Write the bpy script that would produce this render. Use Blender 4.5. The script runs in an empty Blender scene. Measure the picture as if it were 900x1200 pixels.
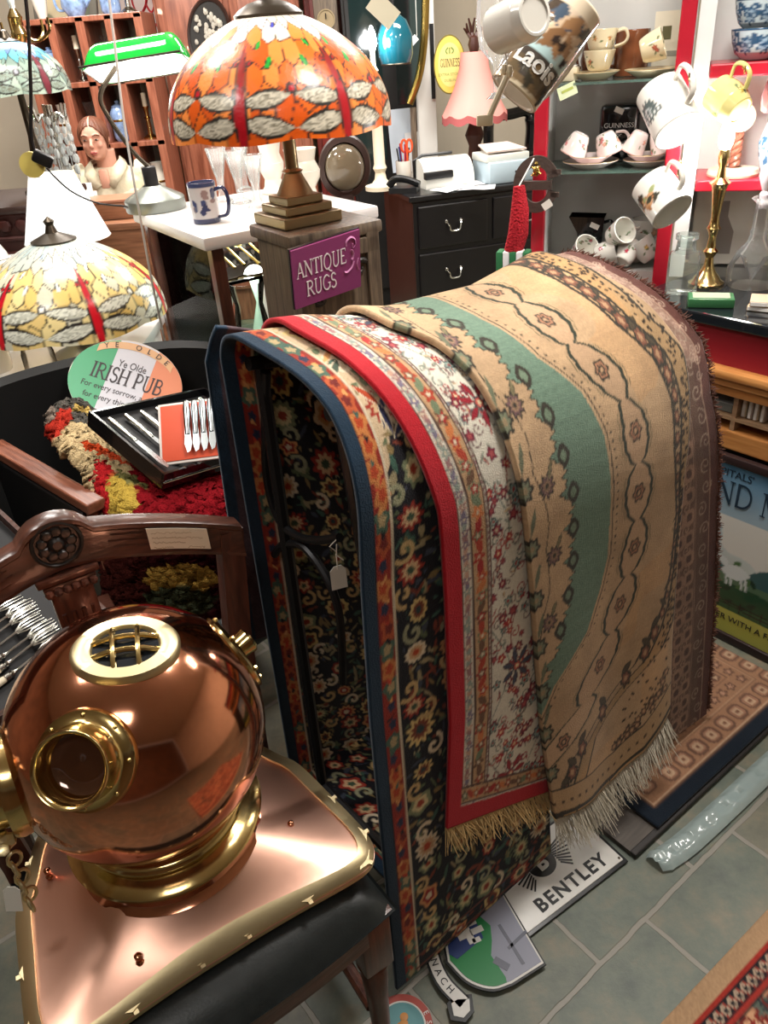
import bpy, bmesh, math, random
import numpy as np
from mathutils import Vector, Matrix, Euler
random.seed(7); RNG = np.random.default_rng(7)
SC = bpy.context.scene; COL = SC.collection
PI = math.pi
def V(*a): return Vector(a)
# ---------------------------------------------------------------- camera
CF, CPITCH, CROLL, CH = 920.0, math.radians(31), math.radians(4.5), 1.5
_F = V(0, math.cos(CPITCH), -math.sin(CPITCH)); _R0 = V(1, 0, 0); _U0 = V(0, math.sin(CPITCH), math.cos(CPITCH))
_R = _R0*math.cos(CROLL) - _U0*math.sin(CROLL); _D = -_R0*math.sin(CROLL) - _U0*math.cos(CROLL)
cam = bpy.data.cameras.new('camera'); camo = bpy.data.objects.new('camera', cam); COL.objects.link(camo)
cam.sensor_fit = 'VERTICAL'; cam.sensor_height = 36; cam.sensor_width = 27; cam.lens = CF/1200*36; cam.clip_start = .02
m = Matrix.Identity(4)
for i, c in enumerate((_R, -_D, -_F)):
    for j in range(3): m[j][i] = c[j]
m[0][3], m[1][3], m[2][3] = 0, 0, CH
camo.matrix_world = m; SC.camera = camo
def _ray(x, y): return _F + _R*((x-450)/CF) + _D*((y-600)/CF)
def at(x, y, Y):            # the place in the shop seen at a photo pixel, Y metres into the room
    r = _ray(x, y); return V(0, 0, CH) + r*(Y/r.y)
def az(x, y, z):            # the same at height z
    r = _ray(x, y); return V(0, 0, CH) + r*((z-CH)/r.z)
def mpp(Y, x=450, y=300):   # metres per photo pixel at depth Y
    r = _ray(x, y); return (Y/r.y)/CF
# ---------------------------------------------------------------- materials
MATS = {}
def mat(name, col=(.5,.5,.5), rough=.5, metal=0, var=0, vscale=20, bump=0, bscale=60, emit=None, estr=0, trans=0, ior=1.45, alpha=1, coat=0, col2=None, stretch=None, sheen=0, attr=False, spec=.5):
    if name in MATS: return MATS[name]
    m = bpy.data.materials.new(name); m.use_nodes = True; nt = m.node_tree; b = nt.nodes['Principled BSDF']; L = nt.links.new
    b.inputs['Roughness'].default_value = rough; b.inputs['Metallic'].default_value = metal
    b.inputs['Base Color'].default_value = (*col, 1); b.inputs['Transmission Weight'].default_value = trans; b.inputs['IOR'].default_value = ior
    b.inputs['Alpha'].default_value = alpha; b.inputs['Coat Weight'].default_value = coat; b.inputs['Sheen Weight'].default_value = sheen
    b.inputs['Specular IOR Level'].default_value = spec
    tc = None
    def coords(sc):
        n = nt.nodes.new('ShaderNodeTexCoord'); mp = nt.nodes.new('ShaderNodeMapping'); L(n.outputs['Object'], mp.inputs[0])
        s = stretch or (1,1,1); mp.inputs['Scale'].default_value = (s[0], s[1], s[2]); return mp.outputs[0]
    src = None
    if attr:
        a = nt.nodes.new('ShaderNodeAttribute'); a.attribute_name = 'Col'; src = a.outputs['Color']; L(src, b.inputs['Base Color'])
    if var or col2:
        n = nt.nodes.new('ShaderNodeTexNoise'); n.inputs['Scale'].default_value = vscale; n.inputs['Detail'].default_value = 5; L(coords(1), n.inputs['Vector'])
        r = nt.nodes.new('ShaderNodeValToRGB'); c2 = col2 or tuple(min(1, c*(1+var)) for c in col); c1 = col if col2 else tuple(c*(1-var) for c in col)
        r.color_ramp.elements[0].color = (*c1, 1); r.color_ramp.elements[1].color = (*c2, 1); r.color_ramp.elements[0].position = .3; r.color_ramp.elements[1].position = .7
        L(n.outputs['Fac'], r.inputs[0])
        if attr:
            mx = nt.nodes.new('ShaderNodeMix'); mx.data_type = 'RGBA'; mx.blend_type = 'MULTIPLY'; mx.inputs['Factor'].default_value = 1
            L(src, mx.inputs['A']); L(r.outputs[0], mx.inputs['B']); src = mx.outputs['Result']
        else: src = r.outputs[0]
        L(src, b.inputs['Base Color'])
    if bump:
        n = nt.nodes.new('ShaderNodeTexNoise'); n.inputs['Scale'].default_value = bscale; n.inputs['Detail'].default_value = 3; L(coords(1), n.inputs['Vector'])
        bp = nt.nodes.new('ShaderNodeBump'); bp.inputs['Strength'].default_value = bump; bp.inputs['Distance'].default_value = .01
        L(n.outputs['Fac'], bp.inputs['Height']); L(bp.outputs[0], b.inputs['Normal'])
    if estr:
        b.inputs['Emission Strength'].default_value = estr
        if emit is None and src is not None: L(src, b.inputs['Emission Color'])
        else: b.inputs['Emission Color'].default_value = (*(emit or col), 1)
    MATS[name] = m; return m
def glassmat(name, tint=(1,1,1), rough=.02, ior=1.3, clear=.75, milk=0):
    if name in MATS: return MATS[name]
    m = bpy.data.materials.new(name); m.use_nodes = True; nt = m.node_tree; nt.nodes.clear(); L = nt.links.new
    o = nt.nodes.new('ShaderNodeOutputMaterial'); mx = nt.nodes.new('ShaderNodeMixShader'); t = nt.nodes.new('ShaderNodeBsdfTransparent'); t.inputs[0].default_value = (*tint, 1)
    g = nt.nodes.new('ShaderNodeBsdfGlossy'); g.inputs['Roughness'].default_value = rough
    lw = nt.nodes.new('ShaderNodeLayerWeight'); lw.inputs[0].default_value = 1-clear
    L(lw.outputs['Fresnel'], mx.inputs[0]); L(t.outputs[0], mx.inputs[1]); L(g.outputs[0], mx.inputs[2]); dn = nt.nodes.new('ShaderNodeBsdfTranslucent'); dn.inputs[0].default_value = (*tint, 1); m2 = nt.nodes.new('ShaderNodeMixShader'); m2.inputs[0].default_value = milk; L(mx.outputs[0], m2.inputs[1]); L(dn.outputs[0], m2.inputs[2]); L(m2.outputs[0], o.inputs[0])
    MATS[name] = m; return m
def woodmat(name, c1, c2, rough=.35, scale=8, axis=0, coat=.2):
    s = [12, 12, 12]; s[axis] = 1.2
    return mat(name, c1, rough, col2=c2, vscale=scale, stretch=tuple(s), coat=coat, bump=.08, bscale=scale)
# ---------------------------------------------------------------- objects
def tag(o, label=None, cat=None, group=None, kind=None):
    if label: o['label'] = label
    if cat: o['category'] = cat
    if group: o['group'] = group
    if kind: o['kind'] = kind
    return o
def thing(name, label, cat, loc=(0,0,0), rz=0, group=None, rot=None):
    o = bpy.data.objects.new(name, None); COL.objects.link(o); o.location = loc; o.empty_display_size = .05
    o.rotation_euler = rot if rot is not None else (0, 0, rz)
    return tag(o, label, cat, group)
def copy_tree(o, parent=None):
    c = o.copy(); COL.objects.link(c); c.parent = parent
    for ch in list(o.children): copy_tree(ch, c)
    return c
def link_mesh(name, me, parent=None, loc=(0,0,0), rot=(0,0,0), smooth=True, label=None, cat=None, group=None, kind=None):
    o = bpy.data.objects.new(name, me); COL.objects.link(o); o.location = loc; o.rotation_euler = rot
    if parent: o.parent = parent
    if smooth is True: me.polygons.foreach_set('use_smooth', [True]*len(me.polygons))
    return tag(o, label, cat, group, kind)
def frame(o, x, z):         # matrix whose X is x and whose Z is as near z as it can be
    x = x.normalized(); y = z.cross(x).normalized(); zz = x.cross(y); m = Matrix.Identity(4)
    for i, c in enumerate((x, y, zz)):
        for j in range(3): m[j][i] = c[j]
    for j in range(3): m[j][3] = o[j]
    return m
class MB:
    def __init__(s): s.bm = bmesh.new(); s.mi = 0; s.M = Matrix.Identity(4)
    def _v(s, co): return s.bm.verts.new(s.M @ Vector(co))
    def _f(s, vs):
        try: f = s.bm.faces.new(vs); f.material_index = s.mi; return f
        except ValueError: return None
    def box(s, c, sz, rz=0, bev=0, rot=None):
        m = s.M @ Matrix.Translation(Vector(c)) @ (rot.to_4x4() if rot is not None else Matrix.Rotation(rz, 4, 'Z'))
        x, y, z = (k/2 for k in sz); b = min(bev, x*.9, y*.9, z*.9)
        vs = [s.bm.verts.new(m @ V(i*x, j*y, k*z)) for k in (-1,1) for i, j in ((-1,-1),(1,-1),(1,1),(-1,1))]
        fs = [s._f([vs[i] for i in f]) for f in ((3,2,1,0),(4,5,6,7),(0,1,5,4),(1,2,6,5),(2,3,7,6),(3,0,4,7))]
        if b > 0:
            es = list({e for f in fs for e in f.edges})
            for f in bmesh.ops.bevel(s.bm, geom=es, offset=b, segments=2, affect='EDGES', profile=.5)['faces']: f.material_index = s.mi
        return s
    def _loft(s, rings, closed):
        n = len(rings[0])
        for a, b in zip(rings, rings[1:]):
            for i in range(n if closed else n-1):
                j = (i+1) % n; s._f([a[i], a[j], b[j], b[i]])
    def tube(s, pts, r, n=8, cap=True, closed=False, flat=1):
        pts = [Vector(p) for p in pts]; k = len(pts); rr = r if isinstance(r, (list, tuple)) else [r]*k; rings = []; prev = None
        for i, p in enumerate(pts):
            if closed: t = pts[(i+1) % k]-pts[i-1]
            else: t = pts[min(i+1, k-1)]-pts[max(i-1, 0)]
            t = t.normalized() if t.length > 1e-9 else V(0,0,1)
            if prev is None: u = t.orthogonal().normalized()
            else:
                u = prev - t*prev.dot(t); u = u.normalized() if u.length > 1e-6 else t.orthogonal().normalized()
            prev = u; w = t.cross(u)
            rings.append([s._v(p + (u*math.cos(2*PI*q/n)+w*math.sin(2*PI*q/n)*flat)*rr[i]) for q in range(n)])
        s._loft(rings, True)
        if closed: s._loft([rings[-1], rings[0]], True)
        elif cap: s._f(rings[0][::-1]); s._f(rings[-1])
        return s
    def lathe(s, prof, n=28, cap0=False, cap1=False, sx=1, sy=1, ph=0, a0=0, a1=2*PI):
        full = abs(a1-a0-2*PI) < 1e-6; rings = []
        for r, z in prof:
            rings.append([s._v((r*math.cos(a0+(a1-a0)*q/n+ph)*sx, r*math.sin(a0+(a1-a0)*q/n+ph)*sy, z)) for q in range(n if full else n+1)])
        s._loft(rings, full)
        if cap0: s._f(rings[0][::-1])
        if cap1: s._f(rings[-1])
        return s
    def prism(s, pts, z0, z1):
        a = [s._v((x, y, z0)) for x, y in pts]; b = [s._v((x, y, z1)) for x, y in pts]
        s._loft([a, b], True); s._f(a[::-1]); s._f(b); return s
    def ball(s, c, r, n=12, sc=(1,1,1)):
        k = max(4, n//2); rings = []
        for i in range(1, k):
            th = PI*i/k; rings.append([s._v((c[0]+r*sc[0]*math.sin(th)*math.cos(2*PI*q/n), c[1]+r*sc[1]*math.sin(th)*math.sin(2*PI*q/n), c[2]-r*sc[2]*math.cos(th))) for q in range(n)])
        s._loft(rings, True); a = s._v((c[0], c[1], c[2]-r*sc[2])); b = s._v((c[0], c[1], c[2]+r*sc[2]))
        for q in range(n): s._f([a, rings[0][(q+1) % n], rings[0][q]]); s._f([b, rings[-1][q], rings[-1][(q+1) % n]])
        return s
    def sheet(s, P, closed=False):
        s._loft([[s._v(p) for p in row] for row in P], closed); return s
    def build(s, name, m, parent=None, loc=(0,0,0), rot=(0,0,0), smooth=True, ang=35, label=None, cat=None, group=None, kind=None):
        me = bpy.data.meshes.new(name); bmesh.ops.recalc_face_normals(s.bm, faces=s.bm.faces) ; 
        if smooth:
            for e in s.bm.edges:
                if len(e.link_faces) == 2 and e.calc_face_angle(0) > math.radians(ang): e.smooth = False
            for f in s.bm.faces: f.smooth = True
        s.bm.to_mesh(me); s.bm.free()
        for x in (m if isinstance(m, (list, tuple)) else [m]): me.materials.append(x)
        return link_mesh(name, me, parent, loc, rot, None, label, cat, group, kind)
def grid_mesh(name, P, C, m, closed=False, flip=False):
    """P (rows, cols, 3) and colours C of the same shape: one painted sheet."""
    R_, K = P.shape[:2]; me = bpy.data.meshes.new(name); me.vertices.add(R_*K); me.vertices.foreach_set('co', P.reshape(-1).astype(np.float32))
    i = np.arange(R_*K).reshape(R_, K); j = np.roll(i, -1, 1) if closed else i[:, 1:]; ii = i if closed else i[:, :-1]
    q = np.stack([ii[:-1], j[:-1], j[1:], ii[1:]], -1).reshape(-1, 4)
    if flip: q = q[:, ::-1]
    me.loops.add(q.size); me.loops.foreach_set('vertex_index', q.reshape(-1).astype(np.int32)); me.polygons.add(len(q))
    me.polygons.foreach_set('loop_start', np.arange(0, q.size, 4, dtype=np.int32)); me.polygons.foreach_set('use_smooth', np.ones(len(q), bool)); me.update()
    at_ = me.color_attributes.new('Col', 'FLOAT_COLOR', 'POINT'); c4 = np.ones((R_*K, 4), np.float32); c4[:, :3] = C.reshape(-1, 3); at_.data.foreach_set('color', c4.reshape(-1))
    me.materials.append(m); return me
def text_mesh(txt, size, depth=.0006, spacing=1.0, bold=0, shear=0):
    c = bpy.data.curves.new('t', 'FONT'); c.body = txt; c.size = size; c.align_x = 'CENTER'; c.align_y = 'CENTER'; c.extrude = depth/2; c.space_character = spacing; c.offset = bold; c.resolution_u = 3; c.shear = shear
    o = bpy.data.objects.new('t', c); COL.objects.link(o); dg = bpy.context.evaluated_depsgraph_get(); me = bpy.data.meshes.new_from_object(o.evaluated_get(dg)); bpy.data.objects.remove(o); bpy.data.curves.remove(c); return me
def text(txt, size, m, parent, loc=(0,0,0), rot=(0,0,0), name='lettering', sx=1, depth=.0006, **k):
    me = text_mesh(txt, size, depth, **k); me.materials.clear(); me.materials.append(m); o = link_mesh(name, me, parent, loc, rot, False); o.scale = (sx, 1, 1); return o
# serif capitals drawn as thick and thin strokes: glyph -> (width, [(points, stroke width)], [serif centres (x, y, w)])
def _arc(cx, cy, rx, ry, a0, a1, n=14): return [(cx+rx*math.cos(math.radians(a0+(a1-a0)*i/n)), cy+ry*math.sin(math.radians(a0+(a1-a0)*i/n))) for i in range(n+1)]
T_, K_ = .055, .125
GL = {
 'A': (.78, [([(.1,0),(.39,1)], T_), ([(.39,1),(.68,0)], K_), ([(.2,.34),(.58,.34)], T_)], [(.1,0,.2),(.68,0,.24)]),
 'N': (.84, [([(.14,0),(.14,1)], T_), ([(.14,1),(.7,0)], K_), ([(.7,0),(.7,1)], T_)], [(.14,0,.22),(.12,1,.2),(.7,1,.22)]),
 'T': (.68, [([(.34,0),(.34,1)], K_), ([(.04,.97),(.64,.97)], T_), ([(.05,.97),(.05,.82)], T_), ([(.63,.97),(.63,.82)], T_)], [(.34,0,.28)]),
 'I': (.36, [([(.18,0),(.18,1)], K_)], [(.18,0,.28),(.18,1,.28)]),
 'Q': (.88, [(_arc(.43,.5,.34,.49,0,360,28), .09), ([(.42,.1),(.62,-.12),(.84,-.2)], .09)], []),
 'U': (.8, [([(.16,1),(.16,.3)]+_arc(.4,.3,.24,.29,180,360)+[(.64,.3),(.64,1)], .09)], [(.16,1,.28),(.64,1,.22)]),
 'E': (.66, [([(.16,0),(.16,1)], K_), ([(.1,.97),(.58,.97)], T_), ([(.58,.97),(.58,.8)], T_), ([(.16,.52),(.46,.52)], T_), ([(.1,.03),(.6,.03)], T_), ([(.6,.03),(.62,.22)], T_)], []),
 'R': (.76, [([(.16,0),(.16,1)], K_), ([(.16,.97),(.36,.97)]+_arc(.36,.735,.24,.235,90,-90)+[(.16,.5)], .08), ([(.36,.5),(.7,0)], .11)], [(.16,0,.28),(.1,1,.12),(.72,0,.16)]),
 'G': (.82, [(_arc(.44,.5,.34,.48,40,330,24), .09), ([(.72,.42),(.72,.1)], .11)], [(.7,.42,.26)]),
 'S': (.6, [(_arc(.31,.74,.2,.23,20,270,16)+_arc(.31,.26,.22,.25,90,-160,16), .1)], []),
 'H': (.82, [([(.15,0),(.15,1)], K_), ([(.67,0),(.67,1)], K_), ([(.15,.5),(.67,.5)], T_)], [(.15,0,.28),(.15,1,.28),(.67,0,.28),(.67,1,.28)]),
 'P': (.68, [([(.16,0),(.16,1)], K_), ([(.16,.97),(.34,.97)]+_arc(.34,.71,.24,.26,90,-90)+[(.16,.45)], .08)], [(.16,0,.28),(.1,1,.12)]),
 'B': (.72, [([(.16,0),(.16,1)], K_), ([(.1,.97),(.36,.97)]+_arc(.36,.75,.2,.22,90,-90)+[(.16,.53)], .08), ([(.36,.53)]+_arc(.36,.28,.26,.25,90,-90)+[(.1,.03)], .08)], []),
 'D': (.84, [([(.16,0),(.16,1)], K_), ([(.1,.97),(.34,.97)]+_arc(.34,.5,.4,.47,90,-90,20)+[(.1,.03)], .09)], []),
 'M': (1.0, [([(.14,0),(.14,1)], T_), ([(.14,1),(.5,.05)], K_), ([(.5,.05),(.86,1)], T_), ([(.86,1),(.86,0)], K_)], [(.14,0,.22),(.86,0,.28),(.12,1,.2),(.88,1,.2)]),
 'Y': (.72, [([(.36,0),(.36,.45)], K_), ([(.08,1),(.36,.45)], K_), ([(.64,1),(.36,.45)], T_)], [(.36,0,.26),(.08,1,.24),(.64,1,.2)]),
 'L': (.62, [([(.16,0),(.16,1)], K_), ([(.1,.03),(.56,.03)], T_), ([(.56,.03),(.58,.24)], T_)], [(.16,1,.28)]),
 'O': (.86, [(_arc(.43,.5,.34,.48,0,360,28), .1)], []),
 "'": (.2, [([(.1,.75),(.1,1)], .09)], []), ' ': (.35, [], [])}
def serif(txt, h, m, parent, loc=(0,0,0), rot=(0,0,0), sx=1, depth=.0008, bold=1, name='lettering'):
    b = MB(); W = sum(GL[c][0] for c in txt); x = -W/2
    for c in txt:
        w, st, se = GL[c]; zi = 0
        for pts, t in st + [([(cx-sw/2, cy+(.02 if cy < .5 else -.02)), (cx+sw/2, cy+(.02 if cy < .5 else -.02))], .045) for cx, cy, sw in se]:
            zi += 1; t = t*bold; L_, R2 = [], []
            for i, p in enumerate(pts):
                a = pts[max(i-1, 0)]; d = pts[min(i+1, len(pts)-1)]; dx, dy = d[0]-a[0], d[1]-a[1]; q = math.hypot(dx, dy) or 1
                nx, ny = -dy/q*t/2, dx/q*t/2; L_.append(((x+p[0]+nx)*h*sx, (p[1]-.5+ny)*h)); R2.append(((x+p[0]-nx)*h*sx, (p[1]-.5-ny)*h))
            z = depth*(1+.05*zi)
            b.sheet([[(u, v, z) for u, v in L_], [(u, v, z) for u, v in R2]])
            b.sheet([[(u, v, z) for u, v in L_], [(u, v, 0) for u, v in L_]]); b.sheet([[(u, v, z) for u, v in R2], [(u, v, 0) for u, v in R2]])
        x += w
    return b.build(name, m, parent, loc, rot, smooth=False)
def spline(pts, n):
    """Catmull-Rom through pts (any dimension), n samples."""
    P = np.array(pts, float); P = np.vstack([2*P[0]-P[1], P, 2*P[-1]-P[-2]]); k = len(P)-3; t = np.linspace(0, k-1e-9, n); i = t.astype(int); f = (t-i)[:, None]
    a, b, c, d = P[i], P[i+1], P[i+2], P[i+3]
    return .5*((2*b)+(c-a)*f+(2*a-5*b+4*c-d)*f**2+(3*b-a-3*c+d)*f**3)
def srgb(r, g, b):
    f = lambda c: c/12.92 if c <= .04045 else ((c+.055)/1.055)**2.4
    return (f(r/255), f(g/255), f(b/255))
class Canvas:
    """A woven or printed design, painted in metres: x across, y along."""
    def __init__(s, w, h, res, col):
        s.w, s.h, s.res = w, h, res; s.A = np.empty((int(h/res)+2, int(w/res)+2, 3)); s.A[:] = col; s.Y, s.X = np.mgrid[0:s.A.shape[0], 0:s.A.shape[1]]*res
    def win(s, x0, y0, x1, y1):
        r = s.res; H, W = s.A.shape[:2]
        return slice(max(0, min(H, int(y0/r))), max(0, min(H, int(y1/r)+2))), slice(max(0, min(W, int(x0/r))), max(0, min(W, int(x1/r)+2)))
    def rect(s, x0, y0, x1, y1, col): w = s.win(x0, y0, x1, y1); s.A[w] = np.where(((s.X[w] >= x0)&(s.X[w] <= x1)&(s.Y[w] >= y0)&(s.Y[w] <= y1))[..., None], col, s.A[w])
    def mask(s, m, col): s.A[m] = col
    def flower(s, x, y, r, n, cols, depth=.35, rot=0, asp=1):
        w = s.win(x-r*1.5, y-r*1.5, x+r*1.5, y+r*1.5); dx, dy = s.X[w]-x, (s.Y[w]-y)*asp; a = np.arctan2(dy, dx)+rot; d = np.hypot(dx, dy)/r
        q = d/(1-depth*(.5-.5*np.cos(n*a)))
        for k, c in enumerate(cols): s.A[w] = np.where((q < 1-k/len(cols))[..., None], c, s.A[w])
    def leaf(s, x, y, L_, wd, ang, col, edge=None):
        w = s.win(x-L_, y-L_, x+L_, y+L_); dx, dy = s.X[w]-x, s.Y[w]-y; u = dx*math.cos(ang)+dy*math.sin(ang); v = -dx*math.sin(ang)+dy*math.cos(ang)
        t = np.clip(np.abs(u)/L_*2, 0, 1); q = np.abs(v)/(wd*.5*(1-t**2)+1e-9); i = np.abs(u) < L_/2
        if edge is not None: s.A[w] = np.where(((q < 1)&i)[..., None], edge, s.A[w]); q = q*1.5
        s.A[w] = np.where(((q < 1)&i)[..., None], col, s.A[w])
    def line(s, pts, wd, col):
        P = np.array(pts, float)
        for a, b in zip(P, P[1:]):
            w = s.win(min(a[0], b[0])-wd, min(a[1], b[1])-wd, max(a[0], b[0])+wd, max(a[1], b[1])+wd); d = b-a; l2 = d@d+1e-12
            t = np.clip(((s.X[w]-a[0])*d[0]+(s.Y[w]-a[1])*d[1])/l2, 0, 1); q = np.hypot(s.X[w]-a[0]-t*d[0], s.Y[w]-a[1]-t*d[1])
            s.A[w] = np.where((q < wd/2)[..., None], col, s.A[w])
    def curl(s, x, y, r, ang, wd, col, turns=1.3, hand=1):
        n = 22; s.line([(x+r*(1-i/n*.85)*math.cos(ang+hand*turns*2*PI*i/n), y+r*(1-i/n*.85)*math.sin(ang+hand*turns*2*PI*i/n)) for i in range(n+1)], wd, col)
    def noise(s, amt, f=1): s.A *= 1+amt*(RNG.random(s.A.shape[:2])-.5)[..., None]*2
    def blotch(s, amt, cell, cols=None):
        H, W = s.A.shape[:2]; n, m_ = int(s.h/cell)+3, int(s.w/cell)+3; g = RNG.random((n, m_)); yy, xx = s.Y/cell, s.X/cell; i, j = yy.astype(int), xx.astype(int); f, e = yy-i, xx-j
        f = f*f*(3-2*f); e = e*e*(3-2*e); v = (g[i, j]*(1-f)+g[i+1, j]*f)*(1-e)+(g[i, j+1]*(1-f)+g[i+1, j+1]*f)*e; s.A *= 1+amt*(v-.5)[..., None]*2; return v
    def sample(s, x, y):
        r = s.res; H, W = s.A.shape[:2]; a = np.clip(x/r, 0, W-1.001); b = np.clip(y/r, 0, H-1.001); i, j = b.astype(int), a.astype(int); f, e = (b-i)[..., None], (a-j)[..., None]
        return (s.A[i, j]*(1-f)+s.A[i+1, j]*f)*(1-e)+(s.A[i, j+1]*(1-f)+s.A[i+1, j+1]*f)*e
# ---------------------------------------------------------------- the shop: floor, walls, ceiling, light
def floor_mat():
    m = bpy.data.materials.new('slate_tiles'); m.use_nodes = True; nt = m.node_tree; b = nt.nodes['Principled BSDF']; L = nt.links.new; N = nt.nodes.new
    g = N('ShaderNodeNewGeometry'); mp = N('ShaderNodeMapping'); mp.vector_type = 'TEXTURE'; mp.inputs['Rotation'].default_value = (0, 0, math.radians(36)); L(g.outputs['Position'], mp.inputs[0])
    o = N('ShaderNodeMapping'); o.inputs['Location'].default_value = (-.5827, -.4564, 0); L(mp.outputs[0], o.inputs[0])
    nz0 = N('ShaderNodeTexNoise'); nz0.inputs['Scale'].default_value = 22; L(g.outputs['Position'], nz0.inputs[0]); ad = N('ShaderNodeMix'); ad.data_type = 'RGBA'; ad.blend_type = 'ADD'; ad.inputs['Factor'].default_value = .006; L(o.outputs[0], ad.inputs['A']); L(nz0.outputs['Color'], ad.inputs['B'])
    bt = N('ShaderNodeTexBrick'); bt.inputs['Scale'].default_value = 1; bt.inputs['Brick Width'].default_value = .30; bt.inputs['Row Height'].default_value = .2; bt.offset = .45; bt.inputs['Mortar Size'].default_value = .006; bt.inputs['Mortar Smooth'].default_value = .3
    bt.inputs['Color1'].default_value = (0,0,0,1); bt.inputs['Color2'].default_value = (1,1,1,1); bt.inputs['Mortar'].default_value = (.5,.5,.5,1); L(ad.outputs['Result'], bt.inputs['Vector'])
    nz = N('ShaderNodeTexNoise'); nz.inputs['Scale'].default_value = 11; nz.inputs['Detail'].default_value = 8; nz.inputs['Roughness'].default_value = .65; L(g.outputs['Position'], nz.inputs[0])
    r = N('ShaderNodeValToRGB'); cr = r.color_ramp; cr.elements[0].position = .3; cr.elements[0].color = (*srgb(94,98,92), 1); cr.elements[1].position = .72; cr.elements[1].color = (*srgb(150,134,114), 1); e = cr.elements.new(.5); e.color = (*srgb(118,120,108), 1); L(nz.outputs['Fac'], r.inputs[0])
    mx = N('ShaderNodeMix'); mx.data_type = 'RGBA'; mx.blend_type = 'MULTIPLY'; mx.inputs['Factor'].default_value = 1; r2 = N('ShaderNodeValToRGB'); r2.color_ramp.elements[0].color = (.66,.77,.76,1); r2.color_ramp.elements[1].color = (1,.89,.79,1); L(bt.outputs['Color'], r2.inputs[0]); L(r.outputs[0], mx.inputs['A']); L(r2.outputs[0], mx.inputs['B'])
    m2 = N('ShaderNodeMix'); m2.data_type = 'RGBA'; L(bt.outputs['Fac'], m2.inputs['Factor']); L(mx.outputs['Result'], m2.inputs['A']); m2.inputs['B'].default_value = (*srgb(136,132,122), 1); L(m2.outputs['Result'], b.inputs['Base Color']); b.inputs['Roughness'].default_value = .5
    bp = N('ShaderNodeBump'); bp.inputs['Strength'].default_value = .5; bp.inputs['Distance'].default_value = .004; mt = N('ShaderNodeMath'); mt.operation = 'SUBTRACT'; L(nz.outputs['Fac'], mt.inputs[0]); L(bt.outputs['Fac'], mt.inputs[1]); L(mt.outputs[0], bp.inputs['Height']); L(bp.outputs[0], b.inputs['Normal'])
    return m
XL, XR, YB, YF, ZC = -3.2, 3.0, 5.6, -2.4, 2.55
MB().box((0, 1.9, -.05), (XR-XL+.4, YB-YF+.4, .1)).build('floor', floor_mat(), smooth=False, kind='structure')
WALL = mat('cream_wall', srgb(206,194,174), .8, var=.06, vscale=3); CEIL = mat('ceiling_paint', srgb(206,196,180), .8)
MB().box((0, YB+.05, ZC/2), (XR-XL+.4, .1, ZC)).build('wall_back', WALL, smooth=False, kind='structure')
MB().box((0, YF-.05, ZC/2), (XR-XL+.4, .1, ZC)).build('wall_front', mat('panelled_wall', srgb(96,66,44), .6, var=.3, vscale=4), smooth=False, kind='structure')
MB().box((XL-.05, 1.9, ZC/2), (.1, YB-YF, ZC)).build('wall_left', mat('dark_wall', srgb(120,92,70), .7, var=.3, vscale=3), smooth=False, kind='structure')
MB().box((XR+.05, 1.9, ZC/2), (.1, YB-YF, ZC)).build('wall_right', WALL, smooth=False, kind='structure')
MB().box((0, 1.9, ZC+.05), (XR-XL+.4, YB-YF+.4, .1)).build('ceiling', CEIL, smooth=False, kind='structure')
w = bpy.data.worlds.new('world'); SC.world = w; w.use_nodes = True; w.node_tree.nodes['Background'].inputs[0].default_value = (.9,.95,1,1); w.node_tree.nodes['Background'].inputs[1].default_value = .3
def area(loc, sx, sy, power, col=(1,.955,.90), rot=(0,0,0)):
    l = bpy.data.lights.new('ceiling_lamp', 'AREA'); l.shape = 'RECTANGLE'; l.size = sx; l.size_y = sy; l.energy = power; l.color = col
    o = bpy.data.objects.new('ceiling_lamp', l); COL.objects.link(o); o.location = loc; o.rotation_euler = rot; return o
def bulb(loc, power, col=(1,.82,.6), r=.02):
    l = bpy.data.lights.new('bulb_or_fill_light', 'POINT'); l.energy = power; l.color = col; l.shadow_soft_size = r; o = bpy.data.objects.new('bulb_or_fill_light', l); COL.objects.link(o); o.location = loc; return o
area((.55, 1.35, 2.5), .5, .35, 36); area((-.9, 2.3, 2.5), .5, .35, 30); area((.6, 3.7, 2.5), .9, .3, 60); area((-1.3, 3.9, 2.5), .9, .3, 60); area((-.15, -.5, 2.5), .5, .35, 9); area((1.7, 2.2, 2.5), .5, .3, 24); area((-1.2, .9, 2.5), .4, .3, 16)
bulb((.7, 1.5, 2.25), 7, (1,.95,.9), .10); bulb((-.9, 1.3, 2.2), 6, (1,.95,.9), .10); bulb((-.3, 3.0, 2.25), 12, (1,.95,.9), .10)  # unseen fill lights added to brighten the ceiling and soften the light
vs = SC.view_settings; SC.display_settings.display_device = 'sRGB'; vs.view_transform = 'Standard'; vs.look = 'None'; vs.gamma = 1; vs.use_curve_mapping = False; vs.exposure = -.12
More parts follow.
